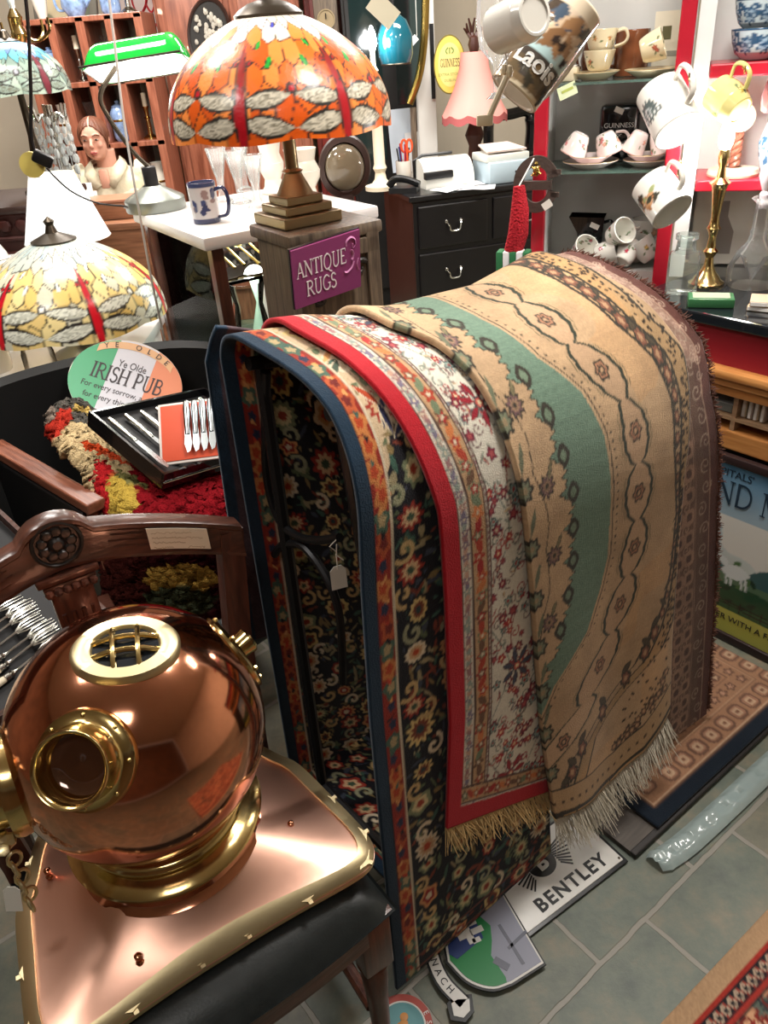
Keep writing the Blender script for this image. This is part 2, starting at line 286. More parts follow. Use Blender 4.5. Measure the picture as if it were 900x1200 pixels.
# ---------------------------------------------------------------- the rug rail: axis, cross-section, layers of rugs
RB, RA, RN = np.array([-.038,.779,0]), np.array([.8,.6,0]), np.array([-.6,.8,0])
def _zr(s): return np.interp(s, [0,.1,.2,.37,.58,.75,.9,1.0], [1.165,1.155,1.14,1.095,1.085,1.115,1.112,1.09])
def _zc(s): return np.interp(s, [0,.15,.35,.8,1.0], [1.115,1.10,1.065,1.045,1.02])
def _section(s):
    """(w, z) outline at distance s along the rail, from the floor in front, over both rails, down the back."""
    zc, zr, wr = float(_zc(s)), float(_zr(s)), .39
    q = float(np.interp(s, [0,.2,.8], [.13,.2,.27])); B = lambda a, b, c, n: [((1-t)**2*a[0]+2*t*(1-t)*b[0]+t*t*c[0], (1-t)**2*a[1]+2*t*(1-t)*b[1]+t*t*c[1]) for t in np.linspace(0, 1, n)]
    c0 = (.075*zc+.004, zc); d = (wr-c0[0], zr-zc); L = math.hypot(*d); e = (d[0]/L, d[1]/L)
    p = [(0, -.05), (0, 0)] + [(.075*z, z) for z in np.linspace(.06, zc-q, 20)] + B((.075*(zc-q), zc-q), c0, (c0[0]+e[0]*q*.9, c0[1]+e[1]*q*.9), 16)[1:]
    r0 = (wr-e[0]*.05, zr-e[1]*.05); p += [r0] + B(r0, (wr+.012, zr), (wr+.03, zr-.06), 10)[1:] + [(wr+.03+.10*t, zr-.06-t*(zr-.075)) for t in np.linspace(.05, 1, 22)] + [(wr+.127, .030), (wr+.105, .017)] + [(x, .013) for x in np.linspace(wr+.07, .11, 14)]  # back run turned in along the floor to darken the inside of the rail
    P = np.array(p); g = np.gradient(P, axis=0); g /= np.linalg.norm(g, axis=1)[:, None]; n = np.stack([-g[:, 1], g[:, 0]], 1)
    l = np.concatenate([[0], np.cumsum(np.linalg.norm(np.diff(P, axis=0), axis=1))])-.05
    return P, n, l
def drape(S, L, off):
    """World points for arrays S (rows, cols), L (rows, cols): distance along the rail and along the section; off metres outward (array or number)."""
    ss = np.linspace(-.1, 1.1, 61); tab = [_section(s) for s in ss]; lg = np.linspace(-.05, 2.95, 700)
    W = np.array([np.interp(lg, t[2], t[0][:, 0]) for t in tab]); Z = np.array([np.interp(lg, t[2], t[0][:, 1]) for t in tab])
    NW = np.array([np.interp(lg, t[2], t[1][:, 0]) for t in tab]); NZ = np.array([np.interp(lg, t[2], t[1][:, 1]) for t in tab])
    a = np.clip((S+.1)/.02, 0, 59.999); b = np.clip((L+.05)/3.0*699, 0, 698.999); i, j = a.astype(int), b.astype(int); f, e = a-i, b-j
    g = lambda T: (T[i, j]*(1-f)+T[i+1, j]*f)*(1-e)+(T[i, j+1]*(1-f)+T[i+1, j+1]*f)*e
    w, z = g(W)+g(NW)*off, g(Z)+g(NZ)*off
    return RB + RA*S[..., None] + RN*w[..., None] + np.array([0,0,1.])*z[..., None]
# ---------------------------------------------------------------- rugs on the rail
PILE = mat('rug_pile', rough=.95, attr=True, bump=.25, bscale=420, sheen=.15, spec=.1)
def drape_rug(name, canvas, s0, s1, l0, l1, off, label, cat='rug', step=.003, xs=None, wav=None, thick=.007, group=None):
    """s0(L), s1(L): the two side edges; l0(u): the front hem; l1: the back hem. canvas is sampled at (s - xs(l), l)."""
    wmax = float(np.max(s1(np.linspace(0, 1.4, 50))-s0(np.linspace(0, 1.4, 50)))); nu = int(wmax/step)+1; u = np.linspace(0, 1, nu); h = l0(u); nl = int((l1-h.min())/step)+1; v = np.linspace(0, 1, nl)
    L = h[None, :]+(l1-h)[None, :]*v[:, None]; S = s0(L)+(s1(L)-s0(L))*u[None, :]
    o = off if wav is None else off+wav(S, L)
    P = drape(S, L, o); C = canvas.sample(S-(xs(L) if xs else 0), L)
    org = P.reshape(-1, 3)[:, :].mean(0); org[2] = 0; P = P-org
    me = grid_mesh(name, P, C, PILE); ob = link_mesh(name, me, None, tuple(org), label=label, cat=cat, group=group)
    md = ob.modifiers.new('thickness', 'SOLIDIFY'); md.thickness = thick; md.offset = -1
    return ob, org
OUTW = V(.6, -.8, 0)
def fringe(parent, org, pts, dirs, ln, m, r=.0011, per=.0028, spread=.3, name='fringe', curl=.02):
    b = MB(); pts = np.array(pts); d = np.concatenate([[0], np.cumsum(np.linalg.norm(np.diff(pts, axis=0), axis=1))]); n = int(d[-1]/per)
    for i in range(n):
        t = d[-1]*(i+random.random())/n; p = np.array([np.interp(t, d, pts[:, k]) for k in range(3)])-org; dr = Vector(dirs) + V(*[random.uniform(-spread, spread) for _ in range(3)]); q_ = dr.dot(OUTW); dr += OUTW*max(0, .14-q_); dr.normalize()
        L = ln*random.uniform(.65, 1.1); q = Vector(p); bend = V(random.uniform(-1, 1), random.uniform(-1, 1), random.uniform(-.6, .2))*curl; bend += OUTW*max(0, -bend.dot(OUTW))
        a_, b_, c_ = q, q+dr*L*.5+bend*.4, q+dr*L+bend
        for z_ in (b_, c_): z_.z = max(z_.z, .004)
        b.tube([a_, b_, c_], [r, r, r*.5], 4, cap=False)
    return b.build(name, m, parent, ang=80)
itp = lambda L, xs, ys: np.interp(L, xs, ys)
NAVY, RED, CREAM, RUST, BLACK = srgb(30,50,68), srgb(176,28,40), srgb(212,196,168), srgb(172,66,34), srgb(22,22,28)
TAN, GREEN, INK = srgb(184,154,120), srgb(106,130,112), srgb(58,54,46)
# --- the navy edged rug
def navy_canvas(w, flip=False):
    c = Canvas(w, 2.95, .0015, BLACK); rr = random.Random(3)
    for i in range(3600):
        x, y = rr.uniform(.06, w), rr.uniform(0, 2.95); c.leaf(x, y, rr.uniform(.012,.04), rr.uniform(.004,.012), rr.uniform(0, PI), rr.choice([srgb(150,138,105), srgb(92,104,74), srgb(122,56,40), srgb(60,92,78), srgb(130,110,70), srgb(60,66,80)]))
    for y in np.arange(.03, 2.95, .075):
        for k in range(int((w-.05)/.07)+1):
            x = .095+.075*k+rr.uniform(-.014,.014); yy = y+rr.uniform(-.02,.02); r = rr.uniform(.024,.042); q = rr.random()
            pal = [(CREAM, srgb(190,150,110), RUST), (srgb(206,180,120), srgb(120,60,40), srgb(40,60,60)), (srgb(150,50,38), srgb(205,170,130), srgb(60,80,60)), (srgb(120,128,96), srgb(200,185,140), srgb(150,60,40)), (srgb(200,140,90), srgb(150,40,35), CREAM)][int(q*5)]
            c.flower(x, yy, r, rr.choice([5,7,9,11]), (BLACK,)+pal, rr.uniform(.15,.36), rr.uniform(0, 6), rr.uniform(.8, 1.3))
            c.curl(x+rr.uniform(-.03,.03), yy+.036, .020, rr.uniform(0, 6), .0075, rr.choice([CREAM, srgb(150,150,120), srgb(190,160,110)]), 1, rr.choice([1,-1]))
    w_ = c.win(0, 1.05, w, 2.95) # paler ground where the border meets the rail
    m_ = (c.Y > 1.04+.03*np.sin(c.X*90)) & (c.Y < 1.36) & (c.X > .055); d_ = m_ & (c.A.sum(2) < .06); c.mask(d_, srgb(196,172,140))
    for i in range(60):
        x, y = rr.uniform(.06, w), rr.uniform(1.06, 1.34); c.leaf(x, y, .05, .016, rr.uniform(.5, 2.2), rr.choice([srgb(176,70,40), srgb(50,52,80), srgb(210,150,90), srgb(70,84,70)]), CREAM)
    c.rect(.022, 0, .052, 2.95, srgb(138,42,30))
    for y in np.arange(0, 2.95, .034):
        c.flower(.037+rr.uniform(-.004,.004), y, .016, 5, rr.choice([(srgb(176,84,48), srgb(110,36,30)), (srgb(70,96,80), srgb(170,150,110)), (srgb(140,44,32), srgb(40,46,70)), (srgb(190,120,66), RUST)]), .3, rr.uniform(0, 6), .7)
        c.leaf(.037, y+.017, .026, .009, rr.uniform(.8, 2.2), rr.choice([BLACK, srgb(210,150,90), srgb(60,90,80), srgb(190,60,40)]))
    c.line([(.053, 0), (.053, 2.95)], .004, srgb(200,186,160)); c.line([(.0225, 0), (.0225, 2.95)], .003, BLACK)
    for i, y in enumerate((.03, .06)): c.line([(.05, y), (w, y)], .004, srgb(110,60,50))
    c.rect(0, 0, .021, 2.95, NAVY); c.blotch(.12, .05); c.noise(.14); return c
nv_x, nv_y = [0, .64, .86, 1.07, 1.12, 1.24, 1.36, 1.5, 2.3, 2.9], [-.008, .03, .05, .075, .08, .08, .07, .075, .10, .12]
nS0 = lambda L: itp(L, nv_x, nv_y); nS1 = lambda L: np.clip(itp(L, [0, 1.2, 2.3], [.415, .40, .44]), 0, 1)
navy, _ = drape_rug('navy_edged_rug', navy_canvas(.5), nS0, nS1, lambda u: .02+0*u, 2.86, .0, 'dark floral rug with a navy blue edge, lowest on the rail and reaching the floor', xs=nS0)
# --- the white rug with a red edge
def white_canvas():
    w = .40; c = Canvas(w, 2.2, .0015, srgb(214,208,192)); rr = random.Random(11)
    VINE = srgb(120,96,92)
    for k in range(5):
        x0 = .11+k*.055; c.line([(x0+.026*math.sin(y*24+k*1.7), y) for y in np.arange(0, 2.2, .006)], .0024, rr.choice([VINE, srgb(120,130,120), srgb(150,90,84)]))
    for i in range(900):
        x, y = rr.uniform(.09, w), rr.uniform(0, 2.2); c.leaf(x, y, rr.uniform(.010,.024), .005, rr.uniform(0, PI), rr.choice([srgb(140,150,132), srgb(180,110,96), srgb(120,130,140), srgb(196,170,130), srgb(160,60,60)]), rr.choice([VINE, srgb(90,84,90)]))
    for i in range(800):
        x, y = rr.uniform(.095, w), rr.uniform(0, 2.2)
        c.curl(x, y, .011, rr.uniform(0, 6), .0024, rr.choice([VINE, srgb(160,60,60), srgb(110,120,110)]), 1, rr.choice([1,-1]))
    for i in range(900):
        x, y = rr.uniform(.097, w), rr.uniform(0, 2.2); r = rr.uniform(.007,.013)
        c.flower(x, y, r, rr.choice([5,6]), rr.choice([(srgb(90,30,46), srgb(150,50,66), CREAM), (srgb(150,30,36), srgb(178,60,60), srgb(226,200,160)), (srgb(70,84,84), srgb(150,170,160), srgb(160,50,50)), (srgb(120,40,60), srgb(170,80,80))]), .4, rr.uniform(0, 6))
    for i, y in enumerate(np.arange(.12, 2.2, .115)):
        x = .155+.07*(i % 2)+(.09 if i % 3 == 0 else 0); cc = [srgb(168,40,40), srgb(70,76,92), srgb(150,36,48)][i % 3]
        for q in range(7): c.leaf(x+.024*math.cos(q*.9), y+.024*math.sin(q*.9), .030, .013, q*.9, cc, srgb(90,60,60))
        c.flower(x, y, .013, 6, (srgb(60,64,70), srgb(196,90,80), srgb(226,210,170)), .3)
        c.flower(x+.07, y+.05, .018, 8, (srgb(96,90,96), srgb(150,176,168), srgb(190,80,70)), .3)
    def strip(x0, x1, bg, cols, p):
        c.rect(x0, 0, x1, 2.2, bg); m_ = (x0+x1)/2; h = (x1-x0)/2
        for y in np.arange(0, 2.2, p):
            c.flower(m_+rr.uniform(-.2,.2)*h, y, h*.85, 5, (rr.choice(cols), rr.choice(cols), CREAM), .45, rr.uniform(0, 6)); c.leaf(m_, y+p/2, p*.8, h*.9, rr.uniform(.6, 2.4), rr.choice(cols))
        for x in (x0, x1): c.line([(x, 0), (x, 2.2)], .0026, srgb(84,62,54))
    strip(.032, .054, srgb(206,196,180), [srgb(150,110,110), srgb(140,150,140), srgb(120,110,130), srgb(190,150,130)], .02)
    strip(.056, .088, srgb(186,150,112), [srgb(170,64,44), srgb(112,124,96), srgb(160,44,40), srgb(200,120,70), srgb(110,80,60)], .036)
    strip(.088, .094, srgb(200,190,172), [srgb(150,110,110)], .02)
    c.rect(0, 0, .032, 2.2, RED); c.blotch(.06, .04); c.noise(.10)
    # end borders run along the hem, whose line drops along x
    hem = .345-.45*c.X; d = c.Y-hem
    b = (d > .03) & (d < .07) & (c.X > .03); t = c.sample(np.clip(d+.018, 0, .39), c.X*1.3+.2); c.A[b] = t[b]
    c.mask((np.abs(d-.072) < .0016) & (c.X > .03), srgb(84,62,54)); c.mask(d < .032, RED)
    return c
wS0 = lambda L: itp(L, [.33, .55, .79, .93, 1.04, 1.15, 1.29, 2.2], [.136, .167, .183, .187, .172, .158, .148, .16]); wS1 = lambda L: itp(L, [0, .3, .7, 1.3, 2], [.40, .44, .46, .48, .48])
wh0 = lambda u: .336-.125*u
white, wo = drape_rug('red_edged_rug', white_canvas(), wS0, wS1, wh0, 1.95, .015, 'white floral rug with a bright red border, second layer on the rail', xs=wS0)
uu = np.linspace(0, .98, 30); hl = wh0(uu); hs = wS0(hl)+(wS1(hl)-wS0(hl))*uu
FRN, FRNW = mat('gold_fringe', srgb(176,146,98), .8, var=.2), mat('pale_fringe', srgb(190,182,164), .85, var=.15)
fringe(white, wo, drape(hs, hl, .010), (.22, -.30, -.93), .045, FRN, per=.0010, spread=.24)
# --- the beige and green rug
cl = [0, .30, .40, .50, .57, .64, .70, .83, .92, .99, 1.06, 1.16, 1.26, 2.2]
T0 = [.20, .27, .31, .36, .405, .43, .445, .448, .43, .425, .405, .390, .388, .388]
T1 = [.20, .28, .33, .395, .488, .525, .545, .550, .546, .525, .475, .450, .452, .452]
T2 = [.22, .30, .405, .513, .545, .573, .595, .590, .597, .565, .525, .523, .523, .523]
T3 = [.24, .36, .545, .600, .628, .650, .660, .668, .660, .640, .604, .592, .592, .592]
T4 = [.26, .43, .640, .715, .738, .745, .750, .735, .744, .730, .690, .676, .675, .675]
bl_x, bl_y = [0, .17, .43, .71, .9, 1.0, 1.07, 1.145, 1.215, 2.2], [.383, .383, .365, .353, .340, .336, .336, .325, .295, .295]
br_x, br_y = [0, .217, .4, .6, .78, .885, .98, 1.07, 1.17, 1.26, 2.2], [.75, .753, .76, .765, .772, .795, .822, .80, .763, .745, .745]
bS0 = lambda L: itp(L, bl_x, bl_y); bS1 = lambda L: itp(L, br_x, br_y)
bh0 = lambda u: itp(u*.375+.377, [.377, .493, .578, .665, .753], [.182, .147, .133, .155, .217])
def beige_canvas():
    c = Canvas(.86, 2.1, .0013, TAN); X, Y = c.X, c.Y; k = lambda T: itp(Y[:, 0], cl, T)[:, None]+0*X; rr = random.Random(5)
    c0, c1, c2, c3, c4 = (k(T) for T in (T0, T1, T2, T3, T4)); e = itp(Y[:, 0], br_x, br_y)[:, None]+0*X
    LINE = .0034
    c.blotch(.12, .035); v = c.blotch(.16, .10); c.A *= (1+.09*(RNG.random((c.A.shape[0], 1, 1))-.5)); c.A *= (1+.08*np.sin(Y*900)[..., None]*0)
    c.A[(X > c3) & (v > .5)] *= (1.05, .98, .90)
    per = .062; ph = (Y/per) % 1; tooth = .024*(1-np.abs(2*ph-1))**.8*np.where(ph < .5, 1, .75)+.007*np.sin(Y/per*2*PI*2)+.004*np.sin(Y/per*2*PI*5)
    cc = c0-.014+tooth; g = (X > cc) & (X < c1); c.mask(g, GREEN); gv = RNG.random((c.A.shape[0], 1))*.22-.11; c.A[g] *= (1+np.broadcast_to(gv, X.shape)[g])[:, None]
    c.mask(np.abs(X-cc) < LINE*.6, INK)
    for i, y in enumerate(np.arange(.58, 1.3, per)):
        x = float(itp(y, cl, T0))
        c.flower(x+.006, y+per*.5, .0150, 4, (INK, srgb(112,130,108)), .12, 0, .8); 
        if i % 2: 
            c.flower(x-.042, y, .021, 9, (INK, srgb(112,84,84), srgb(150,120,96), INK), .35, i); c.leaf(x-.03, y+.022, .03, .010, 1.1, srgb(120,112,84), INK)
    sc_ = c0-.062+.008*np.abs(np.sin(Y*24)); c.mask(np.abs(X-sc_) < LINE*.35, INK)
    for y in np.arange(.3, 1.3, .10):
        x = float(itp(y, bl_x, bl_y)); c.flower(x+.006, y, .020, 7, (INK, srgb(118,124,100), srgb(150,130,100)), .3, y*9, .9); c.leaf(x+.010, y+.045, .05, .010, 1.3, srgb(104,108,86))
    c.mask(np.abs(X-(c1+.008)) < LINE*.42, INK); c.mask((np.abs(X-(c1+.019)) < .0024) & ((Y*70) % 1 < .3), INK)
    # chain of medallions
    mid, half = (c2+c3)/2, (c3-c2)/2; pp = .108; q = np.abs(np.sin(PI*(Y+.02)/pp)); hw = half*(.20+.80*q**.6)+.0014*np.sin(Y*260); d = np.abs(X-mid)
    c.mask((d < hw-.004), srgb(186,154,122)); c.mask(np.abs(d-hw) < LINE*1.25, srgb(52,58,48)); c.mask((np.abs(d-hw-.010) < .0012) & (q > .4), srgb(120,108,80))
    for y in np.arange(pp*.5-.02, 1.36, pp):
        x = (float(itp(y, cl, T2))+float(itp(y, cl, T3)))/2; c.flower(x, y, .019, 6, (INK, srgb(168,120,92), INK, srgb(186,150,116)), .25)
    # plain ground, then the outer border
    o = X-c4; w = np.minimum(e-c4, .085)
    c.mask(np.abs(o) < LINE*1.0, INK)
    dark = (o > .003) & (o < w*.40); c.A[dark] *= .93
    for i, y in enumerate(np.arange(.2, 1.36, .036)):
        x = float(itp(y, cl, T4)); W = float(itp(y, br_x, br_y))-x
        W = min(W, .085); c.flower(x+W*.2, y, max(.006, W*.2), 6, (INK, srgb(128,84,66), srgb(180,142,108)), .30, i, .65); c.leaf(x+W*.22, y+.026, .036, W*.22, .7 if i % 2 else 2.3, srgb(80,70,56), INK)
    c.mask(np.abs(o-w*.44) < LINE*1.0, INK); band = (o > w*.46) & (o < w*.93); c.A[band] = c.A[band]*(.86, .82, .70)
    for i in range(420):
        y = rr.uniform(.1, 1.4); x = float(itp(y, cl, T4)); W = float(itp(y, br_x, br_y))-x; c.flower(x+W*rr.uniform(.5, .9), y, .0036, 4, (srgb(48,38,30),), .2, rr.random())
    c.mask((o > w*.93) & (o < w), INK)
    # hem border
    hem = bh0(np.clip((X-.377)/.375, 0, 1)); d = Y-hem
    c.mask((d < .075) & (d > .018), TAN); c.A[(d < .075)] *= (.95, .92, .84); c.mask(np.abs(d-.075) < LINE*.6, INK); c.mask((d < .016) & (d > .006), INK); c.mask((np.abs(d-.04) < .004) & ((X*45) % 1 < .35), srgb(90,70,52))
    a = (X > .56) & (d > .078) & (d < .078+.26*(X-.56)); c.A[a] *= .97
    for i in range(30):
        x = rr.uniform(.57, .745); h_ = float(bh0(np.array((x-.377)/.375))); y = h_+.085+rr.random()*.24*(x-.55); c.flower(x, y, .012, 6, (INK, srgb(150,110,84), srgb(196,160,120)), .35, i)
    c.noise(.13); return c
bw = lambda S, L: .010*np.sin((S-.37)*22)*np.clip((.75-L)/.6, 0, 1)+.012*np.clip((.4-L)/.3, 0, 1)
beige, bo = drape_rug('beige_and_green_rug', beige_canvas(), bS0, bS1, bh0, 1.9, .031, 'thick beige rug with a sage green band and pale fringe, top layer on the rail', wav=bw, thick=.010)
uu = np.linspace(0.01, .99, 40); hl = bh0(uu); hs = bS0(hl)+(bS1(hl)-bS0(hl))*uu; hp = drape(hs, hl, .020+bw(hs, hl))
fringe(beige, bo, hp, (.25, -.34, -.9), .072, FRNW, per=.0008, spread=.28)
# --- the mauve brown rug at the far end
def brown_canvas():
    c = Canvas(.6, 2.1, .0015, srgb(96,66,56)); rr = random.Random(8); X, Y = c.X, c.Y   # x runs back from the outer edge
    c.mask(X > .05, srgb(104,78,64)); c.mask((Y > .95) & (X > .012), srgb(142,112,98)); c.mask(X < .028, srgb(92,54,46))
    for y in np.arange(0, 2, .05):
        for x in (.10, .135):
            c.flower(x, y, .021, 4, (srgb(150,118,98), srgb(86,62,52)), .1, .78); c.curl(x+.01, y+.025, .014, y*40, .003, srgb(160,130,108))
        c.curl(.05+rr.uniform(-.01,.01), y, .018, y*31, .003, srgb(160,138,120))
    for x in (.03, .078, .084): c.line([(x, 0), (x, 2.1)], .003, srgb(164,132,112))
    for i in range(160): c.curl(rr.uniform(.02,.14), rr.uniform(.9, 1.4), .010, rr.uniform(0, 6), .0025, srgb(172,146,128))
    c.blotch(.2, .03); c.noise(.2); return c
oS1 = lambda L: itp(L, [0, .04, .4, .7, .885, .98, 1.08, 1.17, 1.3, 2], [.968, .968, .950, .921, .893, .912, .878, .852, .83, .83])
oS0 = lambda L: oS1(L)-itp(L, [0, .3, .9, 1.3], [.24, .22, .2, .16])
bc = brown_canvas()
class _Flip:
    def sample(s, x, y): return bc.sample(oS1(y)-x, y)
brown, oo = drape_rug('mauve_brown_rug', _Flip(), oS0, oS1, lambda u: .075-.03*u, 1.85, .014, 'mauve brown rug with a shaggy edge at the far end of the rail')
ll = np.linspace(.06, 1.3, 120); ep = drape(oS1(ll), ll, .012)
fringe(brown, oo, ep, (.7, .45, .1), .013, mat('brown_pile_edge', srgb(104,68,56), .9, var=.3), r=.0011, per=.0009, spread=.8, name='shaggy_edge', curl=.006)
# --- a plain dark rug hung behind, seen past the navy edge
dc = Canvas(.5, 2.3, .003, srgb(74,58,64)); dc.rect(0, 0, .02, 2.3, NAVY); dc.blotch(.3, .02); dc.noise(.2)
dS0 = lambda L: itp(L, [1.3, 1.45, 2.3], [.12, .064, .06]); dark, _ = drape_rug('dark_backed_rug', dc, dS0, lambda L: dS0(L)+.2, lambda u: 1.40+0*u, 2.05, .036, 'dark mauve rug hung down behind the navy edged rug, beside the knife case', xs=dS0)
# ---------------------------------------------------------------- the iron rail itself
IRON = mat('black_iron', srgb(38,38,40), .4, .6)
def rp(s, w, z): return Vector(RB+RA*s+RN*w+np.array([0,0,z]))
ORG = rp(.45, .24, 0)
rail = thing('rug_rail', 'black iron rug rail with curved scroll braces, seen inside the hanging rugs', 'rug rail', ORG)
def rl(pts, r, name, n=8): return MB().tube([Vector(p)-ORG for p in pts], r, n).build(name, IRON, rail)
def ztop(s, l): return drape(np.array([[s]]), np.array([[l]]), -.036)[0, 0]
rl([ztop(s, float(_zc(s))-.02+.05) for s in np.linspace(.1, .9, 12)], .011, 'top_bar'); rl([ztop(s, float(_zc(s))+.315) for s in np.linspace(.1, .9, 12)], .011, 'top_bar')
for s in (.12, .88):
    for l_, w0 in ((float(_zc(s))-.02+.05, .06), (float(_zc(s))+.315, .40)):
        t = ztop(s, l_); rl([t, rp(s, w0, .024 if s < .5 else .032)], .011, 'leg')
    rl([rp(s, .06, .12), rp(s, .40, .12)], .009, 'cross_bar')
def ip(pts, s=.12):    # scroll braces lie in the end frame, traced where they stand
    n_ = V(*RA); o_ = V(*(RB+RA*s)); out = []
    for x, y in pts:
        r = _ray(x, y); t = (o_-V(0,0,CH)).dot(n_)/r.dot(n_); out.append(V(0,0,CH)+r*t)
    return [Vector(p) for p in spline([tuple(p) for p in out], 30)]
rl(ip([(312,436),(311,500),(313,560),(325,605),(346,627),(372,633),(398,630)]), .0075, 'scroll_brace')
rl(ip([(322,650),(328,641),(338,637),(356,641),(380,672),(396,712),(401,760),(402,800)]), .0075, 'scroll_brace')
# price tag on a string
tp = ip([(397,618),(397,668)], .12); T = tp[0]; ctr = tp[-1]
WHITE_CARD = mat('white_card', srgb(214,212,202), .7)
tagm = MB().prism([(-.013,-.022),(.013,-.022),(.013,.014),(.006,.022),(-.006,.022),(-.013,.014)], -.0005, .0005)
tg = tagm.build('price_tag', WHITE_CARD, None, ctr+V(0,-.02,0), (PI/2, 0, .3), smooth=False, label='small white price tag hanging on a string inside the navy edged rug', cat='price tag')
MB().tube([(0,.016,.001),(0,.04,.002),(.003,.062,.0)], .001, 5).tube([(-.001,.045,.002),(.010,.032,.003)], .001, 5).tube([(.001,.05,.002),(-.009,.062,.002),(.003,.07,.0)], .001, 5).build('string', mat('white_string', srgb(214,208,196), .9), tg)
# ---------------------------------------------------------------- the carved chair
CHO = V(-.332, .717, 0); CHR = math.radians(31)
DWOOD = woodmat('dark_mahogany', srgb(56,34,28), srgb(92,56,44), .3, 9, 0); DWOODZ = woodmat('dark_mahogany_upright', srgb(56,32,26), srgb(96,54,40), .3, 9, 2)
LEATH = mat('black_leather', srgb(30,34,34), .38, var=.2, vscale=40, bump=.05, bscale=260)
chair = thing('carved_chair', 'dark carved wooden chair with a black leather seat, under the copper diving helmet', 'chair', CHO, CHR)
def crest_xy(t): return (t*.245, .225-.035*abs(t)**2)          # t -1..1, curved towards the sitter at the ends
def crest_z(t): return .94-.068*abs(t)**1.35
b = MB(); rows = []
for i in range(41):
    t = -1+i/20; x, y = crest_xy(t); z = crest_z(t); h = .031-.002*abs(t); lob = .018*max(0, 1-(abs(t)/.19)**4); th = .012
    pr = [(-th, -h), (-th-.002, -h+.006), (-th, -h+.010), (-th, h-.014+lob), (-th-.004, h-.010+lob), (-th-.004, h-.003+lob), (-th+.001, h+lob), (th, h+lob), (th+.002, h-.006+lob), (th, -h)]
    rows.append([(x, y+dy, z+dz) for dy, dz in pr])
b._loft([[b._v(p) for p in r] for r in rows], True); b._f([b._v(p) for p in rows[0]]); b._f([b._v(p) for p in rows[-1]][::-1])
for sgn in (-1, 1):
    for q, (a0, a1) in enumerate(((.28, .50), (.26, .52), (.28, .50))):
        b.tube([(crest_xy(sgn*t)[0], crest_xy(sgn*t)[1]-.0125, crest_z(t)-.010+.010*q) for t in np.linspace(a0, a1+.2, 8)], .0013, 5)
crest = b.build('crest_rail', DWOOD, chair)
b = MB(); cx, cy = crest_xy(0); cz = crest_z(0)+.010; b.M = Matrix.Translation(V(cx, cy-.012, cz)) @ Matrix.Rotation(PI/2, 4, 'X')
b.lathe([(.0345, -.002), (.0345, .004), (.031, .005), (.029, .001), (.012, -.001), (.010, .003), (.006, .006), (0.0001, .006)], 32)
for k in range(9): b.ball((.019*math.cos(k*2*PI/9), .019*math.sin(k*2*PI/9), .001), .0085, 8, (1, 1, .5))
b.build('rosette', mat('carved_dark_wood', srgb(44,40,38), .35, .1), crest)
for sgn in (-1, 1):   # back posts
    x0, x1 = .20*sgn, .232*sgn; b = MB(); R_ = []
    for z, x, y, w in ((0, x0, .215, .016), (.35, x0, .195, .02), (.46, x0, .197, .021), (.7, (x0+x1)/2, .206, .019), (.89, x1, .196, .018)): R_.append([b._v((x-w, y-.014, z)), b._v((x+w, y-.014, z)), b._v((x+w, y+.014, z)), b._v((x-w, y+.014, z))])
    b._loft(R_, True); b._f(R_[0][::-1]); b._f(R_[-1]); b.build('back_post', DWOODZ, chair, smooth=False)
b = MB()   # fluted splat with a capital
b.box((0, .222, .735), (.058, .018, .33), bev=.002)
for k in range(4): b.tube([(-.020+.0133*k, .2125, .60), (-.020+.0133*k, .2125, .84)], .0035, 6)
b.box((0, .220, .899), (.085, .030, .012), bev=.003); b.box((0, .220, .886), (.072, .026, .012), bev=.003)
for k in range(6): b.ball((-.030+.012*k, .205, .882), .0065, 8)
b.build('splat', DWOODZ, chair)
MB().box((0, .215, .562), (.38, .022, .04), bev=.004).build('back_rail', DWOOD, chair)
b = MB()   # domed leather seat
xs = [-.236, -.22, -.12, 0, .12, .22, .236]; G = []
def seat_out(u, v):  # rounded square
    x = (.215+.022*(.5-v*.5))*u; y = .195*v-.03*(1-v)*.5*(1-u*u)*.6; return x, y
N_ = 24
for j in range(N_+1):
    row = []
    for i in range(N_+1):
        u, v = -1+2*i/N_, -1+2*j/N_; x, y = seat_out(u, v); e = max(abs(u), abs(v)); z = .481-.042*e**7-.008*e*e; row.append((x, y, z))
    G.append(row)
b.sheet(G)
rim = [G[0][i] for i in range(N_+1)]+[G[j][N_] for j in range(1, N_+1)]+[G[N_][i] for i in range(N_-1, -1, -1)]+[G[j][0] for j in range(N_-1, 0, -1)]
b.sheet([[ (x*1.012, y*1.012, .435) for x, y, z in rim]+[(rim[0][0]*1.012, rim[0][1]*1.012, .435)], [(x, y, z) for x, y, z in rim]+[rim[0]]]); b.build('seat', LEATH, chair, ang=70)
b = MB(); ap = [(x*1.0, y*1.0) for x, y, z in rim]
b.sheet([[(x*k, y*k, z) for x, y in ap+[ap[0]]] for k, z in ((.95, .375), (.95, .42), (.985, .424), (.985, .432), (.95, .4335))]); b.build('seat_frame', DWOOD, chair, ang=50)
for sgn in (-1, 1):   # turned front legs
    b = MB(); b.M = Matrix.Translation(V(.205*sgn, -.165, 0)); b.lathe([(.012, 0), (.016, .02), (.014, .05), (.018, .2), (.022, .27), (.016, .285), (.026, .295), (.016, .305)], 20, True); b.box((0, 0, .36), (.05, .05, .125), bev=.004); b.build('front_leg', DWOODZ, chair)
for x in (-.2, .2): MB().tube([(x, -.15, .14), (x, .19, .14)], .011, 10).build('stretcher', DWOODZ, chair)
MB().tube([(-.2, .02, .14), (.2, .02, .14)], .011, 10).build('stretcher', DWOODZ, chair)
